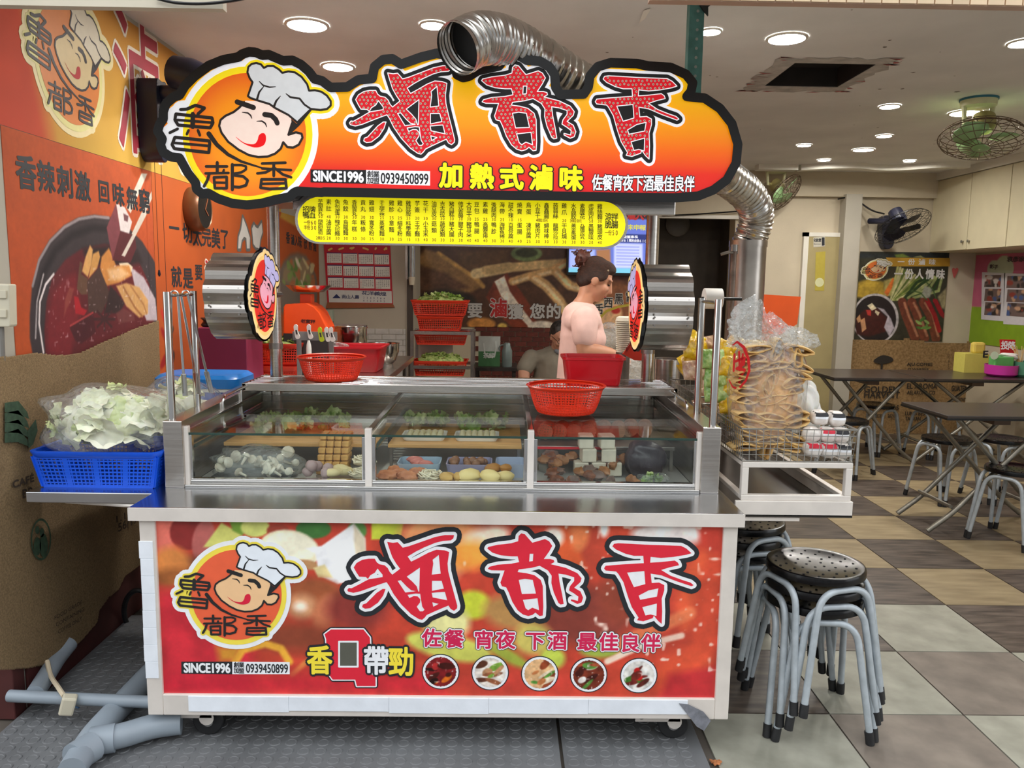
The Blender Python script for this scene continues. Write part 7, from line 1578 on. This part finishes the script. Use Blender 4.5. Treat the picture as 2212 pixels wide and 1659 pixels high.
mb, hh = sheet(PQ, [(1790, 728), (1850, 732), (1900, 735), (1960, 732), (2000, 738), (2050, 741), (2100, 738), (2130, 742), (2130, 955), (1790, 945)], .012, 0, 80, .004, 4); mb.build('sacking', BUR2, t, smooth=True)
m = MB()
for s__, x0, x1, y, hh in (('AJU COFFEE', 1956, 2011, 787, 8), ('O WARMER', 1958, 2003, 797, 6), ('GOLDEN', 1864, 1938, 840, 13), ('HARVEST', 1864, 1940, 852, 13), ('SAN MARCOS', 1862, 1938, 879, 10), ('38 KG', 1868, 1892, 888, 6), ('PRODUCED :  2021/09', 1868, 1938, 897, 7), ('EL AROMA', 1956, 2021, 833, 11), ('AELAROMA.CO', 1956, 2016, 847, 8), ('LUNG BEST', 1952, 2000, 892, 8), ('TAIWAN', 1952, 1985, 903, 8), ('GUATEMALA', 2052, 2102, 838, 12), ('ESTATE', 2065, 2085, 862, 8)): latin(m, s__, PQ, (x0, y), (x1, y+.5), hh, .032, .03)
row(m, 'NVJ8LLVA', PQ, (2046, 765), (2046, 800), 5, .032)
m.build('lettering', M('dark_sack_print', (44, 38, 32), .9), t)
m = MB(); m.flat([smooth2([PQ.p2(p) for p in zq([(340, 1390), (380, 1350), (450, 1320), (540, 1340), (570, 1380), (520, 1410), (450, 1420), (390, 1415)])], 3)], PQ, .032); m.flat([[PQ.p2(p) for p in zq([(425, 1410), (450, 1410), (445, 1490), (420, 1490)])]], PQ, .033); m.build('tree_mark', MATS['dark_sack_print'], t)
# toilet door with sticker
t = struct(MB().box(3.03, 3.34, 7.955, 8.0, 0, 1.99).build('door_1', M('olive_door', (164, 150, 106), .5, var=.06)))
MB().box(2.98, 3.03, 7.95, 8.0, 0, 2.03).build('frame', MATS['white_trim'], t); MB().box(2.98, 3.36, 7.95, 8.0, 1.99, 2.03).build('frame', MATS['white_trim'], t)
P = front(7.954); q = [P.p2(p) for p in ((1757, 513), (1782, 511), (1782, 532), (1757, 534))]; MB().prism(q, P, 0, .002).build('toilet_sign', pr((196, 192, 176)), t)
m = MB(); row(m, '化妝室', P, (1760, 519), (1771, 519), 7, .003, .05); latin(m, 'Restroom', P, (1758, 527), (1773, 527), 3, .003); m.build('lettering', B_, t); m = MB(); m.flat([[P.p2(p) for p in ((1775, 513), (1781, 513), (1781, 530), (1775, 531))]], P, .003); m.build('pictogram', B_, t)
m = MB(); m.flat([[P.p2(p) for p in ((1762, 545), (1783, 543), (1780, 628), (1760, 628))]], P, .002); m.build('yellow_sticker', pr((176, 160, 60)), t)
m = MB(); m.flat([disc(*P.p2((1770, 610)), .045, 18)], P, .003); m.build('sticker_print', pr((206, 206, 160)), t)
struct(MB().box(3.34, 3.5, 7.86, 8.0, 0, 2.4).build('wall_pilaster', WALLG))
t = tag(MB().lathe([(.13, -.02), (.13, .01), (.12, .015)], (at(1465, 484, 8.5).x, 8.53, at(1465, 484, 8.5).z), (0, -1, 0), 30).build('clock_reflection', M('clock_reflection_tone', (84, 76, 66), .4, var=.2), smooth=True), 'dim disc standing in for a clock reflection in the dark doorway', 'clock')  # clock mirrored in dark glass, modelled as a solid dim disc
tag(MB().tube(spline([at(1430, 466, 7.94), at(1500, 463, 7.94), at(1560, 459, 7.94), at(1600, 456, 7.94)]), .008, 6).build('cable', BLACK, smooth=True), 'black cable along the doorway lintel', 'cable')
tag(MB().tube(spline([at(1810, 430, 7.9), at(1850, 424, 7.9), at(1862, 440, 7.9), at(1885, 455, 7.85), at(1910, 462, 7.7)]), .008, 6).build('cable', BLACK, smooth=True), 'black cable running to the wall fan on the right', 'cable')
# pink and green panel with photos on the right wall
PRW = Plane((4.742, 0, 0), (0, -1, 0), (0, 0, 1)); y0, y1 = -8.0, -6.0
t = thing('photo_board', 'pink and lime wall board with pinned photo sheets', 'board', (4.74, 7.0, .9))
cv = Canvas(PRW, -7.98, -5.9, .95, 1.83, 160, (186, 92, 122)); cv.poly([(2080, 662), (2240, 668), (2240, 900), (2080, 900)], (128, 160, 30), .01); cv.ell(2170, 578, 20, 26, (176, 186, 160), 0, .01); cv.ell(2148, 582, 15, 20, (176, 186, 160), 0, .01); cv.poly([(2133, 582), (2163, 582), (2163, 590), (2133, 590)], (176, 186, 160), .01); cv.noise(10, .06); cv.mesh('panel', vcol('painted_board', .6), t, 0, .003)
for (xa, ya, xb, yb), sd in (((2122, 588, 2172, 690), 5), ((2170, 590, 2235, 700), 6)):
    m = MB(); m.flat([[PRW.p2(p) for p in ((xa, ya), (xb, ya+2), (xb-4, yb+4), (xa-2, yb))]], PRW, .003); m.build('photo_sheet', pr((206, 202, 206)), t)
    random.seed(sd)
    for k in range(3):
        yy = ya+6+k*30; a, b = PRW.p2((xa+5, yy+26)); c_, d_ = PRW.p2((xb-8, yy)); cv = Canvas(PRW, min(a, c_), max(a, c_), b, d_, 40, (110, 90, 86))
        for q in range(14): cv.ell(random.uniform(xa+4, xb-6), random.uniform(yy, yy+26), random.uniform(2, 8), random.uniform(2, 7), random.choice([(60, 50, 50), (206, 196, 190), (140, 60, 50), (70, 90, 140), (190, 150, 120), (40, 36, 34)]), 0, .012)
        cv.mesh('photo', vcol('printed_photo', .5), t, .005)
m = MB(); row(m, '彰子', PRW, (2143, 576), (2152, 577), 9, .003, .03); row(m, '袁彥家', PRW, (2182, 560), (2208, 560), 11, .003, .03); m.build('lettering', pr((70, 50, 60)), t)
P = PQ; m = MB(); m.flat([smooth2([P.p2(p) for p in zq([(1265, 330), (1285, 312), (1300, 325), (1320, 312), (1338, 335), (1310, 400), (1290, 430), (1275, 400)])], 3)], P, .003); tag(m.build('heart_sticker', pr((190, 90, 86))), 'pink heart sticker on the wall beside the food poster', 'sticker')
# wall cupboards
CAB = M('cream_laminate', (206, 196, 164), .45, var=.04); KN = M('steel_knob', (150, 148, 140), .3, .8)
ys = [8.0, 7.36, 6.78, 6.2, 5.62, 5.04]
for i in range(5):
    t = thing('wall_cupboard', 'cream wall cupboard, '+('first', 'second', 'third', 'fourth', 'fifth')[i]+' from the back corner', 'cupboard', (4.5, (ys[i]+ys[i+1])/2, 1.85), 'cream wall cupboards')
    MB().box(4.29, 4.745, ys[i+1], ys[i]-.002, 1.85, 2.55).build('body', CAB, t); d = MB().box(4.27, 4.288, ys[i+1]+.004, ys[i]-.006, 1.855, 2.545).build('door', CAB, t, bevel=.003)
    yk = (ys[i+1]+.05) if i % 2 == 0 else (ys[i]-.05); MB().lathe([(.008, 0), (.006, .012), (.013, .016), (.013, .022), (.005, .027)], (4.27, yk, 1.93), (-1, 0, 0), 14).build('knob', KN, d, smooth=True)
struct(MB().box(4.25, 4.75, 5.0, 8.0, 2.55, CEIL).build('trim_7', MATS['white_trim']))
# ---------------------------------------------------------------- fans
def fan_cage(mb, c, ax, R, D, n=20, w=.0022):
    c = Vector(c); ax = Vector(ax).normalized(); u = ax.orthogonal().normalized(); v = ax.cross(u)
    rings = ((.22, D*.5), (.5, D*.47), (.78, D*.36), (.95, D*.18), (1., 0), (.95, -D*.18), (.72, -D*.36), (.4, -D*.45))
    for k, d in rings: mb.tube([c+ax*d+(u*math.cos(2*PI*i/40)+v*math.sin(2*PI*i/40))*R*k for i in range(40)], w*(1.8 if k == 1. else 1), 4, closed=True)
    for i in range(n):
        a = 2*PI*i/n; e = u*math.cos(a)+v*math.sin(a); mb.tube([c+ax*d+e*R*k for k, d in rings], w, 4)
def fan_blades(mb, c, ax, R, n=3):
    c = Vector(c); ax = Vector(ax).normalized(); u0 = ax.orthogonal().normalized(); v0 = ax.cross(u0)
    for k in range(n):
        a = 2*PI*k/n+.4; u = u0*math.cos(a)+v0*math.sin(a); v = ax.cross(u); vs = []; fs = []
        for i in range(7):
            q = i/6; r = R*(.14+.82*q); w_ = R*(.14+.34*math.sin(PI*min(1, q*.8+.15)))
            for s_ in (-1, 0, 1): vs.append(c+u*r+v*(w_*s_)+ax*(.03*s_*(1-.4*q)))
        for i in range(6):
            for j in range(2): fs.append((i*3+j, i*3+j+1, (i+1)*3+j+1, (i+1)*3+j))
        mb.add(vs, fs)
CRM = M('cream_enamel', (206, 206, 164), .45, var=.12); GRB = M('green_blade', (146, 186, 128), .35, var=.15, coat=.3); TEAL = M('teal_ring', (40, 110, 130), .5); RW = M('rusty_wire', (96, 78, 62), .5, .5, var=.3, scale=40)
def orbit_fan(px_, py_, ax, hx, hy, R, label):
    c = atz(px_, py_, CEIL); t = thing('ceiling_fan', label, 'ceiling fan', (c.x, c.y, CEIL-.02), 'green orbiting ceiling fans')
    MB().lathe([(.105, 0), (.105, -.012)], c, n=30).build('ceiling_ring', TEAL, t, smooth=True); MB().lathe([(.1, -.012), (.098, -.045), (.07, -.055)], c, n=30).build('canopy', CRM, t, smooth=True)
    h = at(hx, hy, c.y); ax = Vector(ax).normalized()
    for s_ in (-1, 1): MB().tube([c+Vector((s_*.085, 0, -.045)), c+Vector((s_*.075, 0, -.16)), c+Vector((s_*.06, 0, (h.z-CEIL)*.75))], [.016, .011, .008], 8).build('yoke_arm', CRM, t, smooth=True)
    MB().lathe([(.025, -.12), (.06, -.1), (.07, -.04), (.05, .0)], h-ax*.02, ax, 20).build('motor', M('olive_motor', (150, 140, 90), .45, var=.25), t, smooth=True)
    MB().tube([c+Vector((-.07, 0, -.15)), h-ax*.09, c+Vector((.07, 0, -.15))], .014, 8).build('cross_bar', M('olive_motor', (150, 140, 90), .45), t, smooth=True)
    m = MB(); fan_cage(m, h+ax*.03, ax, R, .12, 22); m.build('cage', RW, t); m = MB(); fan_blades(m, h+ax*.03, ax, R*.86); o = m.build('blades', GRB, t, smooth=True); s_ = o.modifiers.new('thick', 'SOLIDIFY'); s_.thickness = .003
orbit_fan(2115, 213, (-.18, -.28, -.94), 2122, 290, .235, 'green caged ceiling fan at the upper right'); orbit_fan(1677, 362, (.55, -.5, -.6), 1690, 412, .2, 'green caged ceiling fan beyond the flue')
YF = 7.6; c = at(1908, 500, YF); t = thing('wall_fan', 'black wall fan tilted downwards above the food poster', 'fan', (c.x, 7.98, c.z-.15)); 
P = front(7.98); q = smooth2([P.p2(p) for p in ((1898, 470), (1920, 470), (1922, 500), (1920, 530), (1908, 539), (1898, 530), (1896, 500))], 3); MB().prism(q, P, 0, .1).build('mount', NAVY, t, bevel=.006)
h = at(1950, 490, YF-.1); ax = Vector((.18, -.55, -.8)).normalized(); MB().tube([Vector((c.x, 7.9, at(1908, 478, 7.9).z)), h-ax*.06], .03, 10).build('arm', NAVY, t, smooth=True)
MB().lathe([(.02, -.2), (.062, -.19), (.07, -.12), (.066, -.05), (.03, -.03)], h, ax, 22).build('motor', NAVY, t, smooth=True); m = MB(); fan_cage(m, h, ax, .255, .1, 30, .0016); m.build('cage', BLACK, t); m = MB(); fan_blades(m, h, ax, .2, 4); m.build('blades', NAVY, t, smooth=True)
# teal slotted angle post up to the ceiling
X = at(1503, 80, 3.25).x; t = thing('slotted_post', 'teal slotted angle iron post rising from the signboard to the ceiling', 'post', (X, 3.25, 1.84)); TE = M('teal_enamel', (84, 136, 130), .5, .2, var=.2, scale=20)
m = MB(); m.box(X-.028, X+.03, 3.25, 3.254, 1.84, CEIL); m.box(X-.028, X-.024, 3.254, 3.3, 1.84, CEIL); m.build('angle', TE, t)
m = MB(); z = 1.9
while z < CEIL-.02: m.lathe([(.006, 0), (.006, .001)], (X+.004, 3.249, z), (0, -1, 0), 8); z += .035
m.build('slot_row', M('pale_slot', (150, 158, 152), .7), t, kind='stuff')
m = MB(); P = front(3.24); m.prism([P.p2(p) for p in ((1508, 4), (1545, 4), (1530, 14), (1530, 34), (1518, 20))], P, -.01, 0); m.build('torn_bracket', M('black_scrap', (36, 40, 38), .7), t)
# leaf litter by the mat corner
c = atz(1545, 1648, .004); m = MB()
for k in range(7): a = random.uniform(0, 6); m.ball((c.x+.012*math.cos(a*k), c.y+.01*math.sin(a+k), .006), .012, .006, .004, 6, 4, Matrix.Rotation(a, 3, 'Z'), .4)
tag(m.build('dry_leaf', M('dry_leaf', (176, 110, 66), .8, var=.3, scale=60)), 'crumpled dry brown leaf on the floor by the mat corner', 'leaf')
# ================================================================ people
SKINT = M('warm_skin', (206, 150, 120), .5, var=.06, sss=.15); SKINM = M('tan_skin', (196, 146, 120), .5, var=.06, sss=.12)
def remesh(mb, name, mat, parent, vox=.009, it=4):
    o = mb.build(name, mat, parent, smooth=True)
    r = o.modifiers.new('join', 'REMESH'); r.mode = 'VOXEL'; r.voxel_size = vox; r.use_smooth_shade = True
    s_ = o.modifiers.new('soft', 'SMOOTH'); s_.factor = .5; s_.iterations = it
    return o
def limb(mb, pts, rs, n=14): mb.tube(spline(pts, 4), list(np.interp(np.linspace(0, len(pts)-1, (len(pts)-1)*4+1), range(len(pts)), rs)), n); [mb.ball(p, r, n=12, m=8) for p, r in zip(pts, rs)]; return mb
def head(mb, c, f, up, s=1.):
    "c: centre; f: facing; up"
    c, f, up = Vector(c), Vector(f).normalized(), Vector(up).normalized(); l = up.cross(f).normalized()
    Rm = Matrix((f, l, up)).transposed(); P_ = lambda x, y, z: c+(f*x+l*y+up*z)*s
    mb.ball(P_(-.012, 0, .03), .092*s, .075*s, .085*s, 20, 14, Rm); mb.ball(P_(.018, 0, -.03), .07*s, .06*s, .085*s, 18, 12, Rm); mb.ball(P_(.05, 0, -.088), .026*s, .03*s, .022*s, 12, 8, Rm)
    mb.tube([P_(.083, 0, .025), P_(.096, 0, -.005), P_(.108, 0, -.026), P_(.09, 0, -.034)], [.008*s, .010*s, .0125*s, .01*s], 10)
    mb.ball(P_(.082, 0, -.053), .013*s, .022*s, .006*s, 10, 6, Rm); mb.ball(P_(.08, 0, -.066), .013*s, .02*s, .006*s, 10, 6, Rm)
    for q in (-1, 1):
        mb.ball(P_(.07, q*.04, -.02), .022*s, .022*s, .022*s, 10, 8); mb.ball(P_(-.005, q*.076, -.008), .02*s, .008*s, .032*s, 10, 8, Rm); mb.ball(P_(.078, q*.03, .035), .014*s, .026*s, .008*s, 10, 6, Rm)
    return P_
def hand(mb, w, d, up, s=1., curl=.5, side=1):
    "w wrist, d direction of the fingers, up back of the hand"
    w, d = Vector(w), Vector(d).normalized(); up = (Vector(up)-d*Vector(up).dot(d)).normalized(); l = d.cross(up)*side
    Rm = Matrix((d, l, up)).transposed(); mb.ball(w+d*.045*s, .05*s, .038*s, .016*s, 14, 10, Rm)
    for k, (o, L) in enumerate(((-.027, .062), (-.009, .074), (.009, .07), (.026, .055))):
        p0 = w+d*.075*s+l*o*s; p1 = p0+(d*math.cos(curl*.5)-up*math.sin(curl*.5))*L*.42*s; p2 = p1+(d*math.cos(curl*1.4)-up*math.sin(curl*1.4))*L*.33*s; p3 = p2+(d*math.cos(curl*2.2)-up*math.sin(curl*2.2))*L*.25*s
        mb.tube([p0, p1, p2, p3], [.0095*s, .009*s, .008*s, .0065*s], 8); mb.ball(p3, .0065*s, n=8, m=6)
    p0 = w+d*.025*s-l*.03*s; p1 = p0+(d*.6-l*.7-up*.2).normalized()*.034*s; p2 = p1+(d*.9-l*.2-up*.4).normalized()*.03*s; mb.tube([p0, p1, p2], [.012*s, .0105*s, .008*s], 8); mb.ball(p2, .008*s, n=8, m=6)
# ---- woman working behind the cart, in profile, looking down
YW = 4.5; ctr = at(1250, 700, YW).x
t = thing('person', 'woman in a pale pink T-shirt with hair in a bun, looking down at her work', 'person', (ctr, YW, 0))
hc = at(1288, 606, YW); hc = Vector((hc.x, YW, hc.z)); f = Vector((.86, -.12, -.42)); up = Vector((.40, -.05, .9))
up = (up-f.normalized()*up.dot(f.normalized())).normalized()
m = MB(); P_ = head(m, hc, f, up, .98)
nb = Vector((at(1256, 662, YW).x, YW, at(1256, 662, YW).z)); X0 = ctr+.012
limb(m, [P_(-.02, 0, -.05), (hc.x-.06, YW, hc.z-.105), nb], [.052, .05, .058])
sh = nb.z-.055
limb(m, [(X0, YW, .95), (X0, YW, 1.08), (X0+.01, YW, 1.2), (X0+.0, YW, sh-.02)], [.12, .105, .112, .1])
m.ball((X0+.005, YW, sh-.03), .1, .17, .07, 18, 12)
for q in (-1, 1): limb(m, [(X0, YW+q*.085, .92), (X0+.02, YW+q*.09, .5), (X0, YW+q*.095, .09)], [.1, .068, .045]); m.ball((X0+.05, YW+q*.095, .04), .12, .045, .04, 14, 8)
el = at(1262, 757, YW-.2); wr = at(1322, 764, YW-.2); s0 = (X0+.005, YW-.175, sh-.02)
limb(m, [s0, (X0-.005, YW-.2, (sh+el.z)/2+.02), (el.x, YW-.2, el.z)], [.056, .05, .043]); limb(m, [(el.x, YW-.2, el.z), ((el.x+wr.x)/2, YW-.205, (el.z+wr.z)/2+.004), (wr.x, YW-.2, wr.z)], [.043, .04, .027]); hand(m, (wr.x, YW-.2, wr.z), (.95, .1, -.25), (.2, -.5, .85), .95, .55, -1)
limb(m, [(X0+.005, YW+.175, sh-.02), (X0+.02, YW+.19, sh-.28), (el.x+.06, YW+.15, el.z-.02), (wr.x+.02, YW+.02, wr.z-.01)], [.056, .048, .042, .027]); hand(m, (wr.x+.02, YW+.02, wr.z-.01), (.95, -.2, -.2), (.1, .5, .85), .95, .6, 1)
remesh(m, 'body', SKINT, t, .0075, 3)
TEE = M('pale_pink_cotton', (240, 200, 190), .85, var=.06, scale=14, bump=.15, bscale=30)
m = MB(); limb(m, [(X0, YW, .93), (X0-.002, YW, 1.08), (X0+.01, YW, 1.2), (X0+.0, YW, sh-.02)], [.135, .122, .13, .115]); m.ball((X0+.005, YW, sh-.03), .115, .185, .082, 18, 12); m.ball((X0+.03, YW, sh-.13), .12, .15, .09, 18, 12)
m.ball((nb.x-.025, YW, nb.z-.03), .08, .09, .05, 14, 10)
for q in (-1, 1): limb(m, [(X0+.005, YW+q*.16, sh-.015), (X0+.004, YW+q*.185, sh-.06), (X0+.004, YW+q*.19, sh-.105)], [.08, .074, .07])
remesh(m, 't_shirt', TEE, t, .009, 4)
m = MB(); limb(m, [(X0, YW, .95), (X0, YW, .86)], [.132, .135])
for q in (-1, 1): limb(m, [(X0, YW+q*.085, .88), (X0+.02, YW+q*.09, .5), (X0, YW+q*.095, .12)], [.115, .085, .06])
remesh(m, 'trousers', M('dark_trousers', (46, 46, 54), .8, var=.1), t, .012, 4)
HAIR = M('dark_brown_hair', (42, 28, 22), .45, var=.5, scale=70, rgb2=(84, 50, 34), stretch=(1, 1, 8), bump=.6, bscale=160)
m = MB(); Rm = Matrix((f.normalized(), up.cross(f).normalized(), up)).transposed()
m.ball(P_(-.028, 0, .042), .094, .083, .09, 24, 16, Rm); m.ball(P_(-.06, 0, .0), .06, .074, .075, 18, 12, Rm); m.ball(P_(.02, 0, .09), .06, .066, .04, 16, 10, Rm)
for q in (-1, 1): m.ball(P_(.01, q*.066, .045), .045, .016, .04, 12, 8, Rm)
remesh(m, 'hair', HAIR, t, .007, 3)
m = MB(); bc = P_(-.125, 0, .075); m.ball(bc, .046, .05, .052, 14, 10, None, .25); random.seed(9)
for k in range(40): d = Vector((random.gauss(0, 1), random.gauss(0, 1), random.gauss(0, 1))).normalized(); m.tube([bc+d*.035, bc+d*.05+Vector((random.uniform(-.02, .02),)*3), bc+d*.055+Vector((random.uniform(-.03, .03), 0, random.uniform(-.03, .02)))], .004, 5)
m.build('hair_bun', M('reddish_hair', (84, 44, 32), .5, var=.4, scale=60), t, smooth=True)
m = MB(); m.tube([P_(.035, q, .118-abs(q)*.6) for q in np.linspace(-.07, .07, 9)], .006, 6); m.build('hair_clip', M('pale_clip', (206, 190, 160), .3, .4), t, smooth=True)
m = MB()
for q in (-1, 1): m.ball(P_(.078, q*.031, .008), .008, .014, .005, 10, 6, Rm)
m.build('eyes', M('eye_dark', (30, 22, 20), .3), t, smooth=True)
m = MB()
for q in (-1, 1): m.tube([P_(.084, q*.014, .034), P_(.084, q*.03, .04), P_(.072, q*.048, .034)], .004, 6)
m.build('eyebrows', HAIR, t, smooth=True)
MB().ball(P_(.088, 0, -.06), .009, .021, .007, 10, 6, Rm).build('lips', M('lip_skin', (170, 92, 84), .45), t, smooth=True)
# ---- seated man at the back
YM = 6.35; hc = at(1210, 728, YM); X0 = at(1196, 780, YM).x
t = thing('person', 'seated man in a grey T-shirt and glasses with arms folded, head bowed', 'person', (X0, YM+.05, 0))
f = Vector((.25, -.88, -.4)); up = Vector((.1, -.38, .92)); up = (up-f.normalized()*up.dot(f.normalized())).normalized()
m = MB(); P_ = head(m, hc, f, up, 1.); shz = at(1190, 768, YM).z
limb(m, [P_(-.02, 0, -.05), (hc.x-.01, YM+.06, shz+.03)], [.055, .06]); limb(m, [(X0, YM+.12, .48), (X0, YM+.12, .68), (X0, YM+.09, shz-.07)], [.15, .15, .13]); m.ball((X0, YM+.08, shz-.03), .2, .1, .07, 18, 12)
for q in (-1, 1):
    e = (X0+q*.24, YM-.06, .69); w_ = (X0-q*.02, YM-.2, .70+q*.015); limb(m, [(X0+q*.19, YM+.06, shz-.03), (X0+q*.235, YM+.02, .8), e], [.06, .052, .045]); limb(m, [e, ((e[0]+w_[0])/2, YM-.16, .70), w_], [.045, .042, .03]); hand(m, w_, (-q, -.05, .1), (0, -1, .3), .95, .4, q)
    limb(m, [(X0+q*.09, YM+.1, .47), (X0+q*.14, YM-.3, .50), (X0+q*.13, YM-.32, .08)], [.095, .075, .05]); m.ball((X0+q*.13, YM-.38, .045), .045, .13, .045, 12, 8)
remesh(m, 'body', SKINM, t, .01, 3)
GT = M('grey_cotton', (132, 126, 112), .9, var=.1, scale=12, bump=.2, bscale=25)
m = MB(); limb(m, [(X0, YM+.12, .46), (X0, YM+.12, .68), (X0, YM+.09, shz-.07)], [.168, .168, .146]); m.ball((X0, YM+.08, shz-.03), .215, .115, .082, 18, 12)
for q in (-1, 1): limb(m, [(X0+q*.18, YM+.06, shz-.03), (X0+q*.23, YM+.02, .81)], [.075, .07])
remesh(m, 't_shirt', GT, t, .011, 4)
m = MB()
for q in (-1, 1): limb(m, [(X0+q*.09, YM+.1, .47), (X0+q*.14, YM-.3, .505)], [.112, .095])
remesh(m, 'shorts', M('olive_shorts', (92, 86, 70), .9, var=.1), t, .012, 4)
Rm = Matrix((f.normalized(), up.cross(f).normalized(), up)).transposed(); m = MB(); m.ball(P_(-.025, 0, .045), .092, .082, .084, 22, 14, Rm); m.ball(P_(-.055, 0, .01), .06, .076, .07, 16, 10, Rm); remesh(m, 'hair', M('black_hair', (26, 24, 24), .5, var=.4, scale=60, rgb2=(60, 56, 54)), t, .008, 3)
m = MB()
for q in (-1, 1):
    m.tube([P_(.09+.0*k, q*.032+.02*math.cos(k), .005+.016*math.sin(k)) for k in np.linspace(0, 2*PI, 13)[:-1]], .0022, 5, closed=True); m.tube([P_(.088, q*.052, .008), P_(.0, q*.078, .012)], .002, 5)
m.tube([P_(.09, -.012, .006), P_(.094, 0, .01), P_(.09, .012, .006)], .002, 5); m.build('glasses', BLACK, t)
m = MB(); m.ball(P_(.052, 0, -.1), .036, .05, .028, 16, 10, Rm); m.build('chin_mask', M('grey_mask', (120, 128, 136), .8, var=.05), t, smooth=True)
# stool for the man
c = dup(stool, (X0, YM+.16, -.0), .2, 'black stool the seated man sits on')
bpy.context.view_layer.update()
